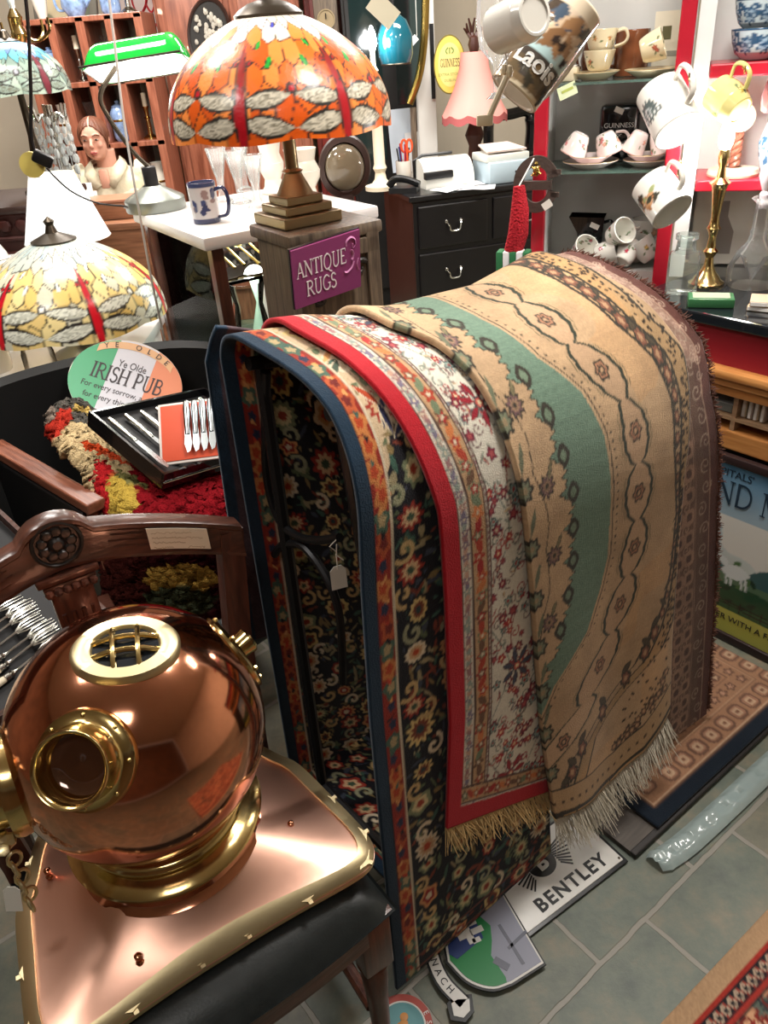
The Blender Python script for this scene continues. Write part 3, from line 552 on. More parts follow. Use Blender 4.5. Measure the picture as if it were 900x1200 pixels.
# the price card on its crest
cardp = thing('price_card', 'handwritten white price card stuck on the crest of the carved chair', 'price card', CHO, CHR)
t0, t1 = .47, .80; W_ = []
b = MB(); rr_ = []
for t in np.linspace(t0, t1, 6):
    x, y = crest_xy(t); z = crest_z(t)+.002; rr_.append([(x, y-.0185, z-.018), (x, y-.0185, z+.017), (x, y-.0178, z+.017), (x, y-.0178, z-.018)])
b._loft([[b._v(p) for p in r] for r in rr_], True); b._f([b._v(p) for p in rr_[0]]); b._f([b._v(p) for p in rr_[-1]][::-1])
b.build('card', mat('cream_card', srgb(226,222,204), .7), cardp, smooth=False)
b = MB(); random.seed(4)
for ln, (u0, u1, v) in enumerate(((.06, .75, .026), (.06, .92, .018), (.06, .62, .010), (.06, .40, .001), (.62, .92, .002))):
    pts = []
    for k in range(int((u1-u0)*60)):
        u = u0+k/60; t = t0+(t1-t0)*u; x, y = crest_xy(t); pts.append((x, y-.0190, crest_z(t)-.015+v+random.uniform(-.0014, .0020)))
    b.tube(pts, .0003, 4)
b.build('handwriting', mat('brown_ink', srgb(150,132,96), .7), cardp)
# ---------------------------------------------------------------- the copper diving helmet
COPPER = mat('polished_copper', srgb(216,148,116), .11, 1, bump=.04, bscale=9, var=.22, vscale=9); COPPER2 = mat('satin_copper', srgb(240,190,168), .36, 1, bump=.06, bscale=14, var=.05, vscale=5)
BRASS = mat('polished_brass', srgb(214,188,128), .16, 1, bump=.04, bscale=30); BRASS2 = mat('pale_brass', srgb(222,206,164), .42, 1, bump=.06, bscale=40)
HC = V(-.338, .738, 0); HZ = .752; HR = .162
helm = thing('diving_helmet', 'polished copper and brass diving helmet on a copper breastplate, resting on the carved chair', 'diving helmet', HC+V(0,0,.007), CHR)
b = MB(); prof = [(HR*math.sin(a), HZ+HR*math.cos(a)) for a in np.linspace(.0005, 2.42, 44)]
prof += [(.106, .622), (.106, .606)]; b.lathe(prof, 72); bon = b.build('bonnet', COPPER, helm, ang=60)
b = MB(); b.lathe([(.106, .618), (.111, .616), (.113, .610), (.109, .604), (.109, .598), (.116, .595), (.131, .590), (.134, .586), (.131, .582), (.116, .579), (.112, .573), (.114, .566), (.110, .560), (.107, .556)], 64); b.build('neck_ring', BRASS, helm, ang=50)
b = MB(); b.lathe([(.108, .566), (.118, .563), (.121, .558), (.117, .553), (.121, .549), (.127, .545)], 64); b.build('neck_flange', COPPER, helm)
def dirw(n): return Vector(n).normalized()
def face_frame(n, up=V(0,0,1), r=HR): n = dirw(n); return frame(V(0,0,HZ)+n*r, n.cross(up).normalized() if abs(n.z) < .999 else V(1,0,0), n)
# top window
b = MB(); n = dirw((.058, -.238, .969)); n = dirw((.06,-.22,.97)); b.M = face_frame(n, V(.3,1,0), HR*.962)
b.lathe([(.061, -.012), (.062, .004), (.058, .009), (.041, .010), (.037, .006), (.037, -.006)], 56, sx=1, sy=.78); tw = b.build('top_window', BRASS2, helm, ang=50)
b = MB(); b.M = face_frame(n, V(.3,1,0), HR*.962)
for x in (-.014, .014): b.tube([(x, -.030, .007), (x, -.015, .014), (x, 0, .016), (x, .015, .014), (x, .030, .007)], .0034, 8)
for y in (-.010, .010): b.tube([(-.038, y, .006), (-.02, y, .013), (0, y, .015), (.02, y, .013), (.038, y, .006)], .0034, 8)
b.build('grille', BRASS, tw)
b = MB(); b.M = face_frame(n, V(.3,1,0), HR*.962); b.lathe([(.0001, .0085), (.038, .006)], 40, sy=.78); b.build('window_glass', mat('helmet_glass', srgb(24,32,40), .03, 0, coat=.6, spec=.6), tw)
# round port standing out on its short tube
n = dirw((-.46, -.68, .57)); M_ = face_frame(n)
b = MB(); b.M = M_; b.lathe([(.055, -.016), (.057, -.004), (.055, .002), (.045, .004), (.042, .008), (.041, .034), (.042, .038), (.041, .040), (.038, .039), (.036, .034), (.034, -.004)], 56); [b.ball((.050*math.cos(k*PI/4), .050*math.sin(k*PI/4), .002), .003, 8) for k in range(8)]; pw = b.build('side_port', BRASS, helm, ang=50)
b = MB(); b.M = M_; b.lathe([(.0001, .005), (.020, .003), (.030, .004), (.036, .008)], 48); b.build('port_glass', mat('port_glass_brown', srgb(96,62,44), .08, .4, coat=1), pw)
# hinged front window on the far left, with its wing nuts
n = dirw((-.97, .06, .02)); M_ = face_frame(n)
b = MB(); b.M = M_; b.lathe([(.066, -.02), (.068, -.004), (.066, .004), (.052, .006), (.050, .014), (.050, .026), (.044, .028), (.042, .020), (.042, 0)], 48); fw = b.build('front_window', BRASS, helm, ang=50)
b = MB(); b.M = M_; b.lathe([(.0001, .008), (.043, .006)], 40); b.build('window_glass', MATS['helmet_glass'], fw)
b = MB(); b.M = M_
for k in range(3): b.tube([(.062, -.03+.03*k, .012), (.080, -.03+.03*k, .018)], .007, 8)
b.tube([(.076, -.045, .016), (.076, .045, .016)], .006, 8)
b.build('window_hinge', BRASS2, fw)
for k, (x, y) in enumerate(((-.05, .04), (.03, .058), (-.03, -.056), (.036, -.054))):
    b = MB(); b.M = M_; b.ball((x, y, .014), .010, 8); b.ball((x-.010, y, .020), .008, 8, (1.4, .5, 1)); b.ball((x+.010, y, .020), .008, 8, (1.4, .5, 1)); b.build('wing_nut', BRASS2, fw)
# right-hand pipe fitting seen edge on
n = dirw((.95, .06, .30)); M_ = face_frame(n, r=HR*.97)
b = MB(); b.M = M_; b.lathe([(.056, -.014), (.058, -.002), (.050, .003), (.030, .004)], 40); b.lathe([(.016, .002), (.018, .022), (.013, .026), (.013, .012)], 24)
for k in range(6): b.ball((.050*math.cos(k*PI/3), .050*math.sin(k*PI/3), .003), .004, 8)
b.build('air_fitting', BRASS, helm)
# breastplate: a domed saddle with brass straps
OUT = [(0,-.176), (.04,-.176), (.08,-.177), (.12,-.179), (.17,-.182), (.205,-.182), (.227,-.174), (.239,-.155), (.242,-.13), (.240,-.10), (.233,-.04), (.222,.04), (.204,.08), (.180,.135), (.150,.178), (.11,.203), (.06,.216), (0,.220)]
half = [tuple(p) for p in spline(OUT, 60)]; ring = half + [(-x, y) for x, y in half[-2:0:-1]]
def plate_z(k, x, y): return .499+.056*(1-k)**1.6*1.0+.004*math.sin(x*22)*k*0 - .006*max(0, k-.9)*10
b = MB(); rows = []
for k in np.linspace(.0, 1, 18):
    row = []
    for x, y in ring:
        d = math.hypot(x, y); ix, iy = x/d*.108, y/d*.108; px, py = ix+(x-ix)*k, iy+(y-iy)*k; row.append((px, py, plate_z(k, px, py)))
    rows.append(row)
rows.append([(x*.997, y*.997, .489) for x, y in ring])
b.sheet(rows, True); bp_ = b.build('breastplate', COPPER2, helm, ang=60)
b = MB(); rows = []
for k, dz in ((.922, -.002), (.924, .0045), (1.013, .0045), (1.016, .002), (1.016, -.010), (1.005, -.012)):
    row = []
    for x, y in ring:
        d = math.hypot(x, y); wd = .022; ins = (1.018-k)*.25; px, py = x-x/d*ins*1.0, y-y/d*ins*1.0; q = min(1, max(0, (math.hypot(px, py)-.108)/(d-.108))); row.append((px+x/d*0, py, plate_z(q, px, py)+dz))
    rows.append(row)
b.sheet(rows, True); br = b.build('brass_rim', BRASS2, helm, ang=60)
def rim_at(i): x, y = ring[i % len(ring)]; x2, y2 = ring[(i+1) % len(ring)]; d = math.hypot(x, y); return x*(1-.010/d), y*(1-.010/d), math.atan2(y2-y, x2-x)
for i in (3, 11, 20, 27, 34, 44, 52, 115, 107, 98, 91, 84, 74, 66):
    x, y, a = rim_at(i); z = plate_z(1, x, y)+.0045; b = MB(); b.M = Matrix.Translation(V(x, y, z)) @ Matrix.Rotation(a, 4, 'Z'); b.prism([(-.017, 0), (-.004, -.008), (.017, 0), (.004, .008)], -.002, .0028); b.prism([(-.003, -.0125), (.003, -.0125), (.003, .0125), (-.003, .0125)], -.002, .0014); b.build('strap_clip', BRASS2, br, ang=30)
for x, y in ((.150, -.075), (-.098, -.135), (-.165, .06)):
    d = math.hypot(x, y); b = MB(); b.M = Matrix.Translation(V(x, y, .5125)); b.lathe([(.005, 0), (.0055, .004), (.0035, .006), (.0035, .010), (.0048, .012), (.0048, .017), (.0025, .019), (.0001, .0195)], 16); b.build('stud', COPPER, helm)
b = MB(); random.seed(2)   # safety chain hanging at the left
for k in range(6):
    c = V(-.180-.004*(k % 2), -.055-.004*k, .70-.012*k); b.M = Matrix.Translation(c) @ Matrix.Rotation(k % 2*PI/2+.3, 4, 'Z') @ Matrix.Rotation(PI/2, 4, 'X'); b.tube([(.008*math.cos(a), .011*math.sin(a), 0) for a in np.linspace(0, 2*PI, 13)[:-1]], .0022, 6, closed=True)
b.build('safety_chain', BRASS2, helm)
MB().prism([(-.011,-.017),(.011,-.017),(.011,.012),(.005,.017),(-.005,.017),(-.011,.012)], -.0005, .0005).build('paper_tag', WHITE_CARD, helm, (-.205, -.02, .60), (1.2, 0, -.6), smooth=False)
# ---------------------------------------------------------------- behind the chair: black armchair, hooked rug, knives, pub sign
def basis(o, x, y):
    x = Vector(x).normalized(); y = Vector(y); y = (y-x*y.dot(x)).normalized(); z = x.cross(y); m = Matrix.Identity(4)
    for i, c in enumerate((x, y, z)):
        for j in range(3): m[j][i] = c[j]
    for j in range(3): m[j][3] = o[j]
    return m
def placed(name, label, cat, M, group=None):
    o = thing(name, label, cat, group=group); o.matrix_world = M; return o
BLACK_L = mat('black_lacquer', srgb(14,14,16), .15, coat=.5); BLK = mat('black_paint', srgb(20,20,22), .4); SILVER = mat('silver', srgb(196,196,190), .2, 1); STEEL = mat('steel', srgb(170,176,178), .22, 1)
REDWOOD = woodmat('red_brown_wood', srgb(98,54,40), srgb(146,92,70), .3, 8, 0)
ac = thing('black_armchair', 'black armchair with a rounded back and flat brown wooden arms, behind the carved chair', 'armchair', (-.62, 1.60, 0))
AO = V(-.62, 1.60, 0)
b = MB()   # rounded black back
rim = [tuple(p) for p in spline([(-1.02,1.50,.80), (-.99,1.66,.835), (-.893,1.80,.85), (-.713,1.86,.87), (-.50,1.93,.87), (-.30,1.93,.84)], 30)]
b.sheet([[V(x, y, z0+(z-.35)*q)-AO for x, y, z in rim] for z0, q in ((.35, 0), (.35, .5), (.35, 1))]); b.sheet([[V(x-.03, y+.05, .35+(z-.35)*q)-AO for x, y, z in rim] for q in (0, .5, 1)]); b.sheet([[V(x, y, z)-AO for x, y, z in rim], [V(x-.012, y+.025, z+.012)-AO for x, y, z in rim], [V(x-.03, y+.05, z)-AO for x, y, z in rim]])
b.build('backrest', mat('black_velvet', srgb(12,13,14), .7), ac)
b = MB(); b.box((0, 0, 0), (.47, .042, .024), bev=.004); arm = b.build('arm', REDWOOD, ac, V(-.735,1.535,.742)-AO, (0, 0, math.atan2(-.30, .30)), smooth=False)
b = MB(); b.box((0, 0, 0), (.42, .03, .30), bev=.004); b.build('arm_panel', BLK, ac, V(-.745,1.535,.575)-AO, (0, 0, math.atan2(-.30, .30)), smooth=False)
b = MB(); b.box((0, 0, 0), (.022, .03, .72), bev=.003); b.build('arm_post', REDWOOD, ac, V(-.585,1.385,.37)-AO, smooth=False)
b = MB(); b.box((0, 0, 0), (.50, .50, .10), math.radians(-45), bev=.02); b.build('seat', LEATH, ac, V(-.50,1.58,.36)-AO)
for x, y in ((-.36,1.30), (-.20,1.60), (-.46,1.86), (-.80,1.70)): MB().box((0, 0, .175), (.032, .032, .35), bev=.003).build('leg', DWOODZ, ac, V(x, y, 0)-AO, smooth=False)
# hooked wool rug heaped on its seat
ctrl = [[(62,490,1.64),(88,478,1.68),(125,506,1.66),(185,530,1.64),(262,542,1.62)],
        [(66,520,1.56),(92,508,1.60),(132,532,1.58),(190,562,1.54),(262,560,1.56)],
        [(100,556,1.47),(116,548,1.50),(145,560,1.48),(200,588,1.40),(262,582,1.42)],
        [(126,610,1.42),(140,600,1.39),(158,604,1.36),(210,615,1.34),(262,612,1.36)],
        [(132,670,1.40),(148,665,1.37),(168,668,1.35),(212,670,1.34),(262,668,1.36)],
        [(134,760,1.40),(148,760,1.37),(170,760,1.35),(215,760,1.34),(262,760,1.36)]]
A_ = np.array([[tuple(at(*p)) for p in r] for r in ctrl]); nU, nV = 130, 170
T1_ = np.stack([spline(A_[i], nU) for i in range(6)]); SURF = np.stack([spline(T1_[:, j], nV) for j in range(nU)], 1)
SURF[..., 2] = np.maximum(SURF[..., 2], .478)
du, dv = np.gradient(SURF, axis=1), np.gradient(SURF, axis=0); nn = np.cross(du, -dv); nn /= np.linalg.norm(nn, axis=2)[..., None]+1e-9
vv, uu2 = np.mgrid[0:nV, 0:nU]; U_, V_ = uu2/(nU-1)*4, vv/(nV-1)*5
col = np.empty((nV, nU, 3)); col[:] = srgb(128,20,28)
def put(m, *c): col[m] = srgb(*c)
put((U_ < 2.2), 196, 172, 130); put((U_ < 1.7)&(V_ < .75+.2*U_), 88, 84, 78); put((U_ > .9)&(U_ < 1.5)&(V_ < .55)&(V_ > .25), 190, 160, 90); put((U_ < .8)&(V_ > .35)&(V_ < 1.15-.25*U_), 170, 48, 36); put((U_ < .25)&(V_ < .5), 138, 124, 112)
arc = np.abs(V_-1.45-.28*(U_-.2)-.1*np.sin(U_*2)); put((arc < .13)&(U_ > .5)&(U_ < 2.1), 196, 70, 34); put((np.hypot((U_-1.0)/.6, (V_-2.55)/.5) < 1), 176, 34, 38)
put((np.hypot((U_-1.75)/.55, (V_-2.75)/.38) < 1), 190, 160, 70); put((np.hypot((U_-2.05)/.5, (V_-2.35)/.16) < 1), 120, 116, 70); put((U_ < 2.4)&(V_ > 3.2), 70, 30, 26); put((V_ > 3.3)&(U_ >= 2.4), 56, 20, 22); put((np.hypot((U_-3.0)/.8, (V_-4.0)/.28) < 1), 176, 140, 66); put((np.hypot((U_-3.0)/.8, (V_-4.3)/.2) < 1), 70, 76, 56)
col *= (1+.35*(RNG.random(col.shape[:2])-.5))[..., None]
disp = RNG.random((nV, nU))*.011+.006*np.sin(U_*30+3*np.sin(V_*8)); SURF = SURF+nn*disp[..., None]*.9
ro = SURF.reshape(-1, 3).mean(0); ro[2] = .452
me = grid_mesh('hooked_rug', SURF-ro, col, mat('wool_tufts', rough=1, attr=True, bump=.8, bscale=300, spec=.05)); hr = link_mesh('hooked_rug', me, None, tuple(ro), label='shaggy hooked wool rug in red, cream and grey heaped on the black armchair', cat='rug')
md = hr.modifiers.new('thickness', 'SOLIDIFY'); md.thickness = .02; md.offset = -1
# knife case
KM = basis(V(-.424, 1.367, .790), (.6266,.757,-.185), (-.693,.650,.312))
kc = placed('knife_case', 'open black case of silver handled knives lying on the shaggy hooked rug', 'knife case', KM)
b = MB(); b.box((.15, .122, -.012), (.31, .25, .016), bev=.002); kb = b.build('case_base', BLACK_L, kc, smooth=False)
b = MB()
for c, s in (((.15, .001, .006), (.31, .006, .022)), ((.15, .243, .006), (.31, .006, .022)), ((-.002, .122, .006), (.006, .25, .022)), ((.302, .122, .006), (.006, .25, .022))): b.box(c, s)
b.build('case_rim', BLACK_L, kc, smooth=False)
MB().box((.15, .122, -.0025), (.298, .236, .003)).build('case_lining', mat('black_satin', srgb(24,24,26), .6), kc, smooth=False)
MB().tube([(-.004, -.004, -.004), (.30, -.004, -.004)], .0012, 6).build('metal_edge', SILVER, kc)
def knife(L=.2, hl=.095):
    b = MB(); b.lathe([(.0005, 0), (.006, .004), (.0075, .02), (.0065, .05), (.0050, .075), (.0058, hl-.012), (.0046, hl-.004), (.004, hl)], 12, True, True, sx=1, sy=.7); return b
def blade(L=.2, hl=.095, w=.0085):
    b = MB(); b.prism([(-w*.6, 0), (w*.6, 0), (w*.75, .02), (w*.9, L-hl-.02), (w*.5, L-hl-.004), (-w*.2, L-hl), (-w*.75, L-hl-.02), (-w*.6, .02)], -.0007, .0007); return b
kn = None
for k in range(7):
    x = .026+.040*k
    M = KM @ basis(V(x, .215, .006), (1,0,0), (0,-1,0)) if False else KM @ Matrix.Translation(V(x, .222, .0085)) @ Matrix.Rotation(PI/2, 4, 'X')
    if kn is None:
        kn = placed('table_knife', 'silver handled table knife in the open black case, at its outer end', 'knife', M, 'silver handled knives in the black case'); knife().build('handle', SILVER, kn); blade().build('blade', STEEL, kn, (0, 0, .094), (PI/2, 0, 0), smooth=False)
    else:
        c = copy_tree(kn); c.matrix_world = M; c['label'] = ['second', 'third', 'fourth', 'fifth', 'sixth', 'seventh'][k-1]+' silver handled table knife from the outer end of the open black case'
# orange card with five butter knives, standing in the case
t_ = 1.048; IO = V(0,0,1.5)+(V(-.414,1.362,.829)-V(0,0,1.5))*t_; IM = basis(IO, (.9987,.0208,.046), (-.0467,.7347,.677))
oc = placed('spreader_card', 'orange knife card with a white edge standing in the black knife case', 'card', IM)
b = MB(); b.box((.065, .064, -.004), (.150, .135, .006), bev=.004); b.build('border', mat('white_plastic', srgb(224,214,206), .4), oc)
b = MB(); b.box((.065, .064, -.0005), (.138, .123, .003), bev=.001); b.build('panel', mat('orange_card', srgb(214,82,48), .55), oc)
sp = None
for k in range(5):
    M = IM @ Matrix.Translation(V(.052+.0165*k, .128, .009)) @ Matrix.Rotation(PI/2, 4, 'X')
    if sp is None:
        sp = placed('butter_spreader', 'small steel butter knife on the orange card, beside its bare orange half', 'knife', M, 'butter knives on the orange card'); knife(.115, .062).build('handle', STEEL, sp); blade(.115, .06, .0095).build('blade', STEEL, sp, (0, 0, .060), (PI/2, 0, 0), smooth=False)
    else: c = copy_tree(sp); c.matrix_world = M; c['label'] = ['second', 'third', 'fourth', 'last'][k-1]+' small steel butter knife along the orange card, counted from its bare half'
# round pub sign
SM = basis(V(0,0,1.5)+(V(-.574, 1.735, .858)-V(0,0,1.5))*1.05, (.9316,-.1604,-.326), (.3434,.682,.6456))
ps = placed('pub_sign', 'oval green, white and orange Irish pub sign propped behind the knife case', 'sign', SM)
a_, b_ = .138, .112; el = [(a_*math.cos(t), b_*math.sin(t)) for t in np.linspace(0, 2*PI, 65)[:-1]]
MB().prism(el, -.006, 0).build('board', mat('cream_board', srgb(214,206,190), .4), ps)
def clip(x0, x1):
    p = []; ys = lambda x: b_*math.sqrt(max(0, 1-(x/a_)**2))*.985
    xs = np.linspace(x0, x1, 24); return [(x, -ys(x)) for x in xs]+[(x, ys(x)) for x in xs[::-1]]
SGREEN = mat('sign_green', srgb(66,160,112), .35); SWHITE = mat('sign_white', srgb(206,206,214), .35); SORANGE = mat('sign_orange', srgb(222,140,106), .35); INKM = mat('sign_ink', srgb(60,52,56), .5); BANNER = mat('sign_banner', srgb(222,176,132), .45)
MB().prism(clip(-a_*.985, -.047), 0, .0006).build('stripe', SGREEN, ps, smooth=False); MB().prism(clip(-.047, .050), 0, .0006).build('stripe', SWHITE, ps, smooth=False); MB().prism(clip(.050, a_*.985), 0, .0006).build('stripe', SORANGE, ps, smooth=False)
b = MB(); q = [( .115*math.sin(t), .018+.070*math.cos(t)) for t in np.linspace(-.95, .95, 24)]; q2 = [(.115*1.0*math.sin(t), .040+.066*math.cos(t)) for t in np.linspace(-.95, .95, 24)]; b.prism(q+q2[::-1], .0006, .0012); b.prism([(-.062, -.083), (.062, -.083), (.05, -.104), (-.05, -.104)], .0006, .0012); b.build('banner', BANNER, ps, smooth=False)
for i, ch in enumerate('YE OLDE'):
    t = -.72+1.44*i/6
    if ch != ' ': text(ch, .019, INKM, ps, (.115*math.sin(t), .030+.067*math.cos(t), .0018), (0, 0, -t*.62), name='banner_lettering')
text('Ye Olde', .026, INKM, ps, (.002, .046, .001), sx=.8)
serif('IRISH PUB', .040, INKM, ps, (0, .014, .0008), sx=.82, bold=1.1)
text('For every sorrow, a cheer', .021, INKM, ps, (0, -.026, .001), sx=.9); text('for every thirst, a beer', .021, INKM, ps, (0, -.052, .001), sx=.9)
text('ALL ARE WELCOME', .019, mat('sign_red', srgb(150,60,50), .5), ps, (0, -.093, .0018), sx=.7, name='banner_lettering')
# canteen of forks on a low dark stool, seen through the chair back
FO = az(0, 795, .66); FX = (az(62, 752, .66)-FO); FM = basis(FO, FX, FX.cross(V(0,0,1)).cross(FX)+V(-.3,.6,.5))
stl = thing('wooden_stool', 'low dark wooden stool under the box of forks, behind the carved chair', 'stool', (-.66, 1.10, 0), .5)
MB().box((0, 0, .543), (.36, .34, .03), bev=.006).build('seat', DWOOD, stl)
for x in (-.14, .14):
    for y in (-.13, .13): MB().tube([(x, y, 0), (x*.9, y*.9, .533)], .014, 8).build('leg', DWOODZ, stl)
fm2 = basis(V(-.655, 1.03, .612), (.62,.78,.06), (-.72,.50,.46))
cb = placed('fork_canteen', 'open dark box lined in black holding the bone handled forks', 'cutlery box', fm2)
MB().box((.04, .13, -.010), (.30, .36, .016), bev=.002).build('case_base', DWOOD, cb, smooth=False)
b = MB()
for c, s in (((.04, -.05, .006), (.30, .008, .03)), ((.04, .31, .006), (.30, .008, .03)), ((-.108, .13, .006), (.008, .36, .03)), ((.188, .13, .006), (.008, .36, .03))): b.box(c, s)
b.build('case_rim', DWOOD, cb, smooth=False); MB().box((.04, .13, 0), (.285, .345, .003)).build('case_lining', MATS['black_satin'], cb, smooth=False)
BONE = mat('bone', srgb(206,194,168), .4, var=.12, vscale=40); fk = None
for k in range(10):
    M = fm2 @ Matrix.Translation(V(-.100+.004*(k % 3), .000+.0190*k, .010)) @ Matrix.Rotation(.015*math.sin(k*2.1), 4, 'Z')
    if fk is None:
        fk = placed('bone_fork', 'bone handled silver fork at the lower end of the row in the dark box', 'fork', M, 'bone handled forks in the dark box')
        b = MB(); b.M = Matrix.Rotation(PI/2, 4, 'Y'); b.lathe([(.004, 0), (.0075, .003), (.0075, .02), (.0065, .085), (.0055, .09)], 12, True, True, sx=.7); b.build('handle', BONE, fk)
        b = MB(); b.M = Matrix.Rotation(PI/2, 4, 'Y'); b.lathe([(.0065, .088), (.0068, .096), (.0045, .099), (.0062, .103), (.004, .107), (.0028, .112)], 12); b.tube([(0, 0, .11), (-.004, 0, .14), (-.005, 0, .155)], .0028, 8)
        b.build('ferrule', SILVER, fk)
        b = MB(); b.M = Matrix.Rotation(PI/2, 4, 'Y')
        b.prism([(0,0)]*0 or [(-.0032,-.003),(.0032,-.003),(.0032,.003),(-.0032,.003)], .15, .156)
        for j in (-1, -.33, .33, 1): b.tube([(-.005, j*.003, .152), (-.007, j*.0085, .166), (-.004, j*.009, .185), (.001, j*.0088, .206)], [.0022, .0022, .0018, .0008], 6)
        b.build('tines', SILVER, fk)
    else:
        c = copy_tree(fk); c.matrix_world = M; c['label'] = 'bone handled silver fork, '+['second', 'third', 'fourth', 'fifth', 'sixth', 'seventh', 'eighth', 'ninth', 'topmost'][k-1]+(' from the lower end of the dark box' if k < 9 else ' in the dark box')
# ---------------------------------------------------------------- stained glass lamps
LEADED = lambda name, e: mat(name, rough=.32, attr=True, estr=e, coat=.1, bump=.1, bscale=60)
def voronoi(c, pts, cols, lead=.0022, sy=.6):
    P = np.array(pts); X, Y = c.X, c.Y; d1 = np.full(X.shape, 9.); d2 = d1.copy(); k = np.zeros(X.shape, int)
    for i, (x, y) in enumerate(P):
        dx = np.abs(X-x); dx = np.minimum(dx, c.w-dx); d = np.hypot(dx, (Y-y)*sy); m = d < d1; d2 = np.where(m, d1, np.minimum(d2, d)); k = np.where(m, i, k); d1 = np.where(m, d, d1)
    c.A[:] = np.array(cols)[k]; return (d2-d1) < lead
def leaded_canvas(R, H, n, pal, seed, phase):
    rr = random.Random(seed); W = 2*PI*R; c = Canvas(W, H, .002, (0,0,0)); pts, cols = [], []; LEAD = srgb(40,36,32)
    for row in range(6):
        y = H*(.06+row*.165); m_ = int(W/(.040 if row < 4 else .05))
        for i in range(m_):
            yy = y+rr.uniform(-.012,.012); pts.append(((i+.5*(row % 2)+rr.uniform(-.2,.2))*W/m_ % W, yy)); t = yy/H
            cols.append(rr.choice(pal['top'] if t > pal['split'] else pal['mid']))
    lead = voronoi(c, pts, cols); c.mask(lead, LEAD); p = W/n
    for i in range(n):
        x = (phase+(i+.0)*p) % W
        for xo in (x-W, x, x+W):
            for sg in (-1, 1):
                for y0, a, L_ in ((H*.23, .12*sg, p*.47), (H*.085, -.16*sg, p*.50)):
                    cx = xo+sg*p*.245; w_ = c.win(cx-.08, y0-.05, cx+.08, y0+.05)
                    c.leaf(cx, y0, L_, H*.125, a, pal['wing'], LEAD)
                    dx, dy = c.X[w_]-cx, c.Y[w_]-y0; u = dx*math.cos(a)+dy*math.sin(a); v = -dx*math.sin(a)+dy*math.cos(a)
                    q = np.abs(v)/(H*.125*.5*(1-np.clip(np.abs(u)/L_*2, 0, 1)**2)+1e-9)*1.5; inn = (q < .95) & (np.abs(u) < L_/2)
                    net = (np.abs(np.sin(u*620+3*np.sin(v*300))) < .34) | (np.abs(np.sin(v*620+3*np.sin(u*300))) < .34); ww = c.A[w_]; ww[inn & net] = pal.get('net', srgb(112,106,88)); c.A[w_] = ww
            c.flower(xo+p*.5, H*.285, .012, 1, (LEAD, pal['jewel']), 0); c.leaf(xo, H*.33, H*.60, .024, PI/2, pal['body'], LEAD); c.leaf(xo, H*.15, H*.42, .034, PI/2, pal['body2'], LEAD)
            for sg in (-1, 1):
                c.leaf(xo+sg*p*.30, H*.46, .034, .017, 1.3*sg, pal['oval'], LEAD); c.leaf(xo+sg*p*.17, H*.60, .030, .016, 1.2*sg, pal['oval'], LEAD); c.flower(xo+sg*.016, H*.46, .008, 1, (LEAD, pal['body2']), 0)
            c.leaf(xo+p*.42, H*.80, .030, .018, 1.0, pal['oval2'], LEAD)
    return c
def leaded_shade(name, prof, canvas, R, m, parent, loc, n, phase, scal=.008):
    P = spline(prof, 90); d = np.concatenate([[0], np.cumsum(np.hypot(*np.diff(P, axis=0).T))]); K = 260; a = np.linspace(0, 2*PI, K, endpoint=False)
    G = np.empty((len(P), K, 3)); r = P[:, :1]; G[..., 0] = r*np.cos(a); G[..., 1] = r*np.sin(a); fall = np.clip(1-d/.05, 0, 1)[:, None]
    G[..., 2] = P[:, 1:]-fall*scal*np.abs(np.cos((a-phase/R)*n/2))
    C = canvas.sample(np.broadcast_to(a*R, G.shape[:2]), np.broadcast_to(d[:, None], G.shape[:2]))
    return link_mesh(name, grid_mesh(name, G, C, m, closed=True), parent, loc)
ABRASS = mat('antique_brass', srgb(150,134,104), .3, .9, bump=.05, bscale=60); DBRONZE = mat('dark_bronze', srgb(70,62,52), .35, .8)
OR = dict(top=[srgb(226,214,200), srgb(214,200,184), srgb(232,222,208)], mid=[srgb(218,98,26), srgb(226,116,40), srgb(204,82,20), srgb(228,132,60)], split=.72, wing=srgb(204,196,176), jewel=srgb(176,14,30), body=srgb(140,30,24), body2=srgb(158,14,26), oval=srgb(30,150,50), oval2=srgb(50,60,170))
CR = dict(net=srgb(150,150,132), top=[srgb(176,182,172), srgb(158,172,170), srgb(188,186,170)], mid=[srgb(216,188,120), srgb(212,180,104), srgb(196,192,168), srgb(220,200,140)], split=.62, wing=srgb(216,216,200), jewel=srgb(240,236,222), body=srgb(176,14,34), body2=srgb(196,8,30), oval=srgb(214,220,214), oval2=srgb(150,164,180))
TE = dict(top=[srgb(70,150,176), srgb(50,128,164), srgb(96,170,184), srgb(90,120,170)], mid=[srgb(140,160,146), srgb(170,186,170), srgb(120,140,130)], split=.5, wing=srgb(150,168,156), jewel=srgb(150,150,160), body=srgb(110,36,50), body2=srgb(110,36,50), oval=srgb(120,146,136), oval2=srgb(80,120,170))
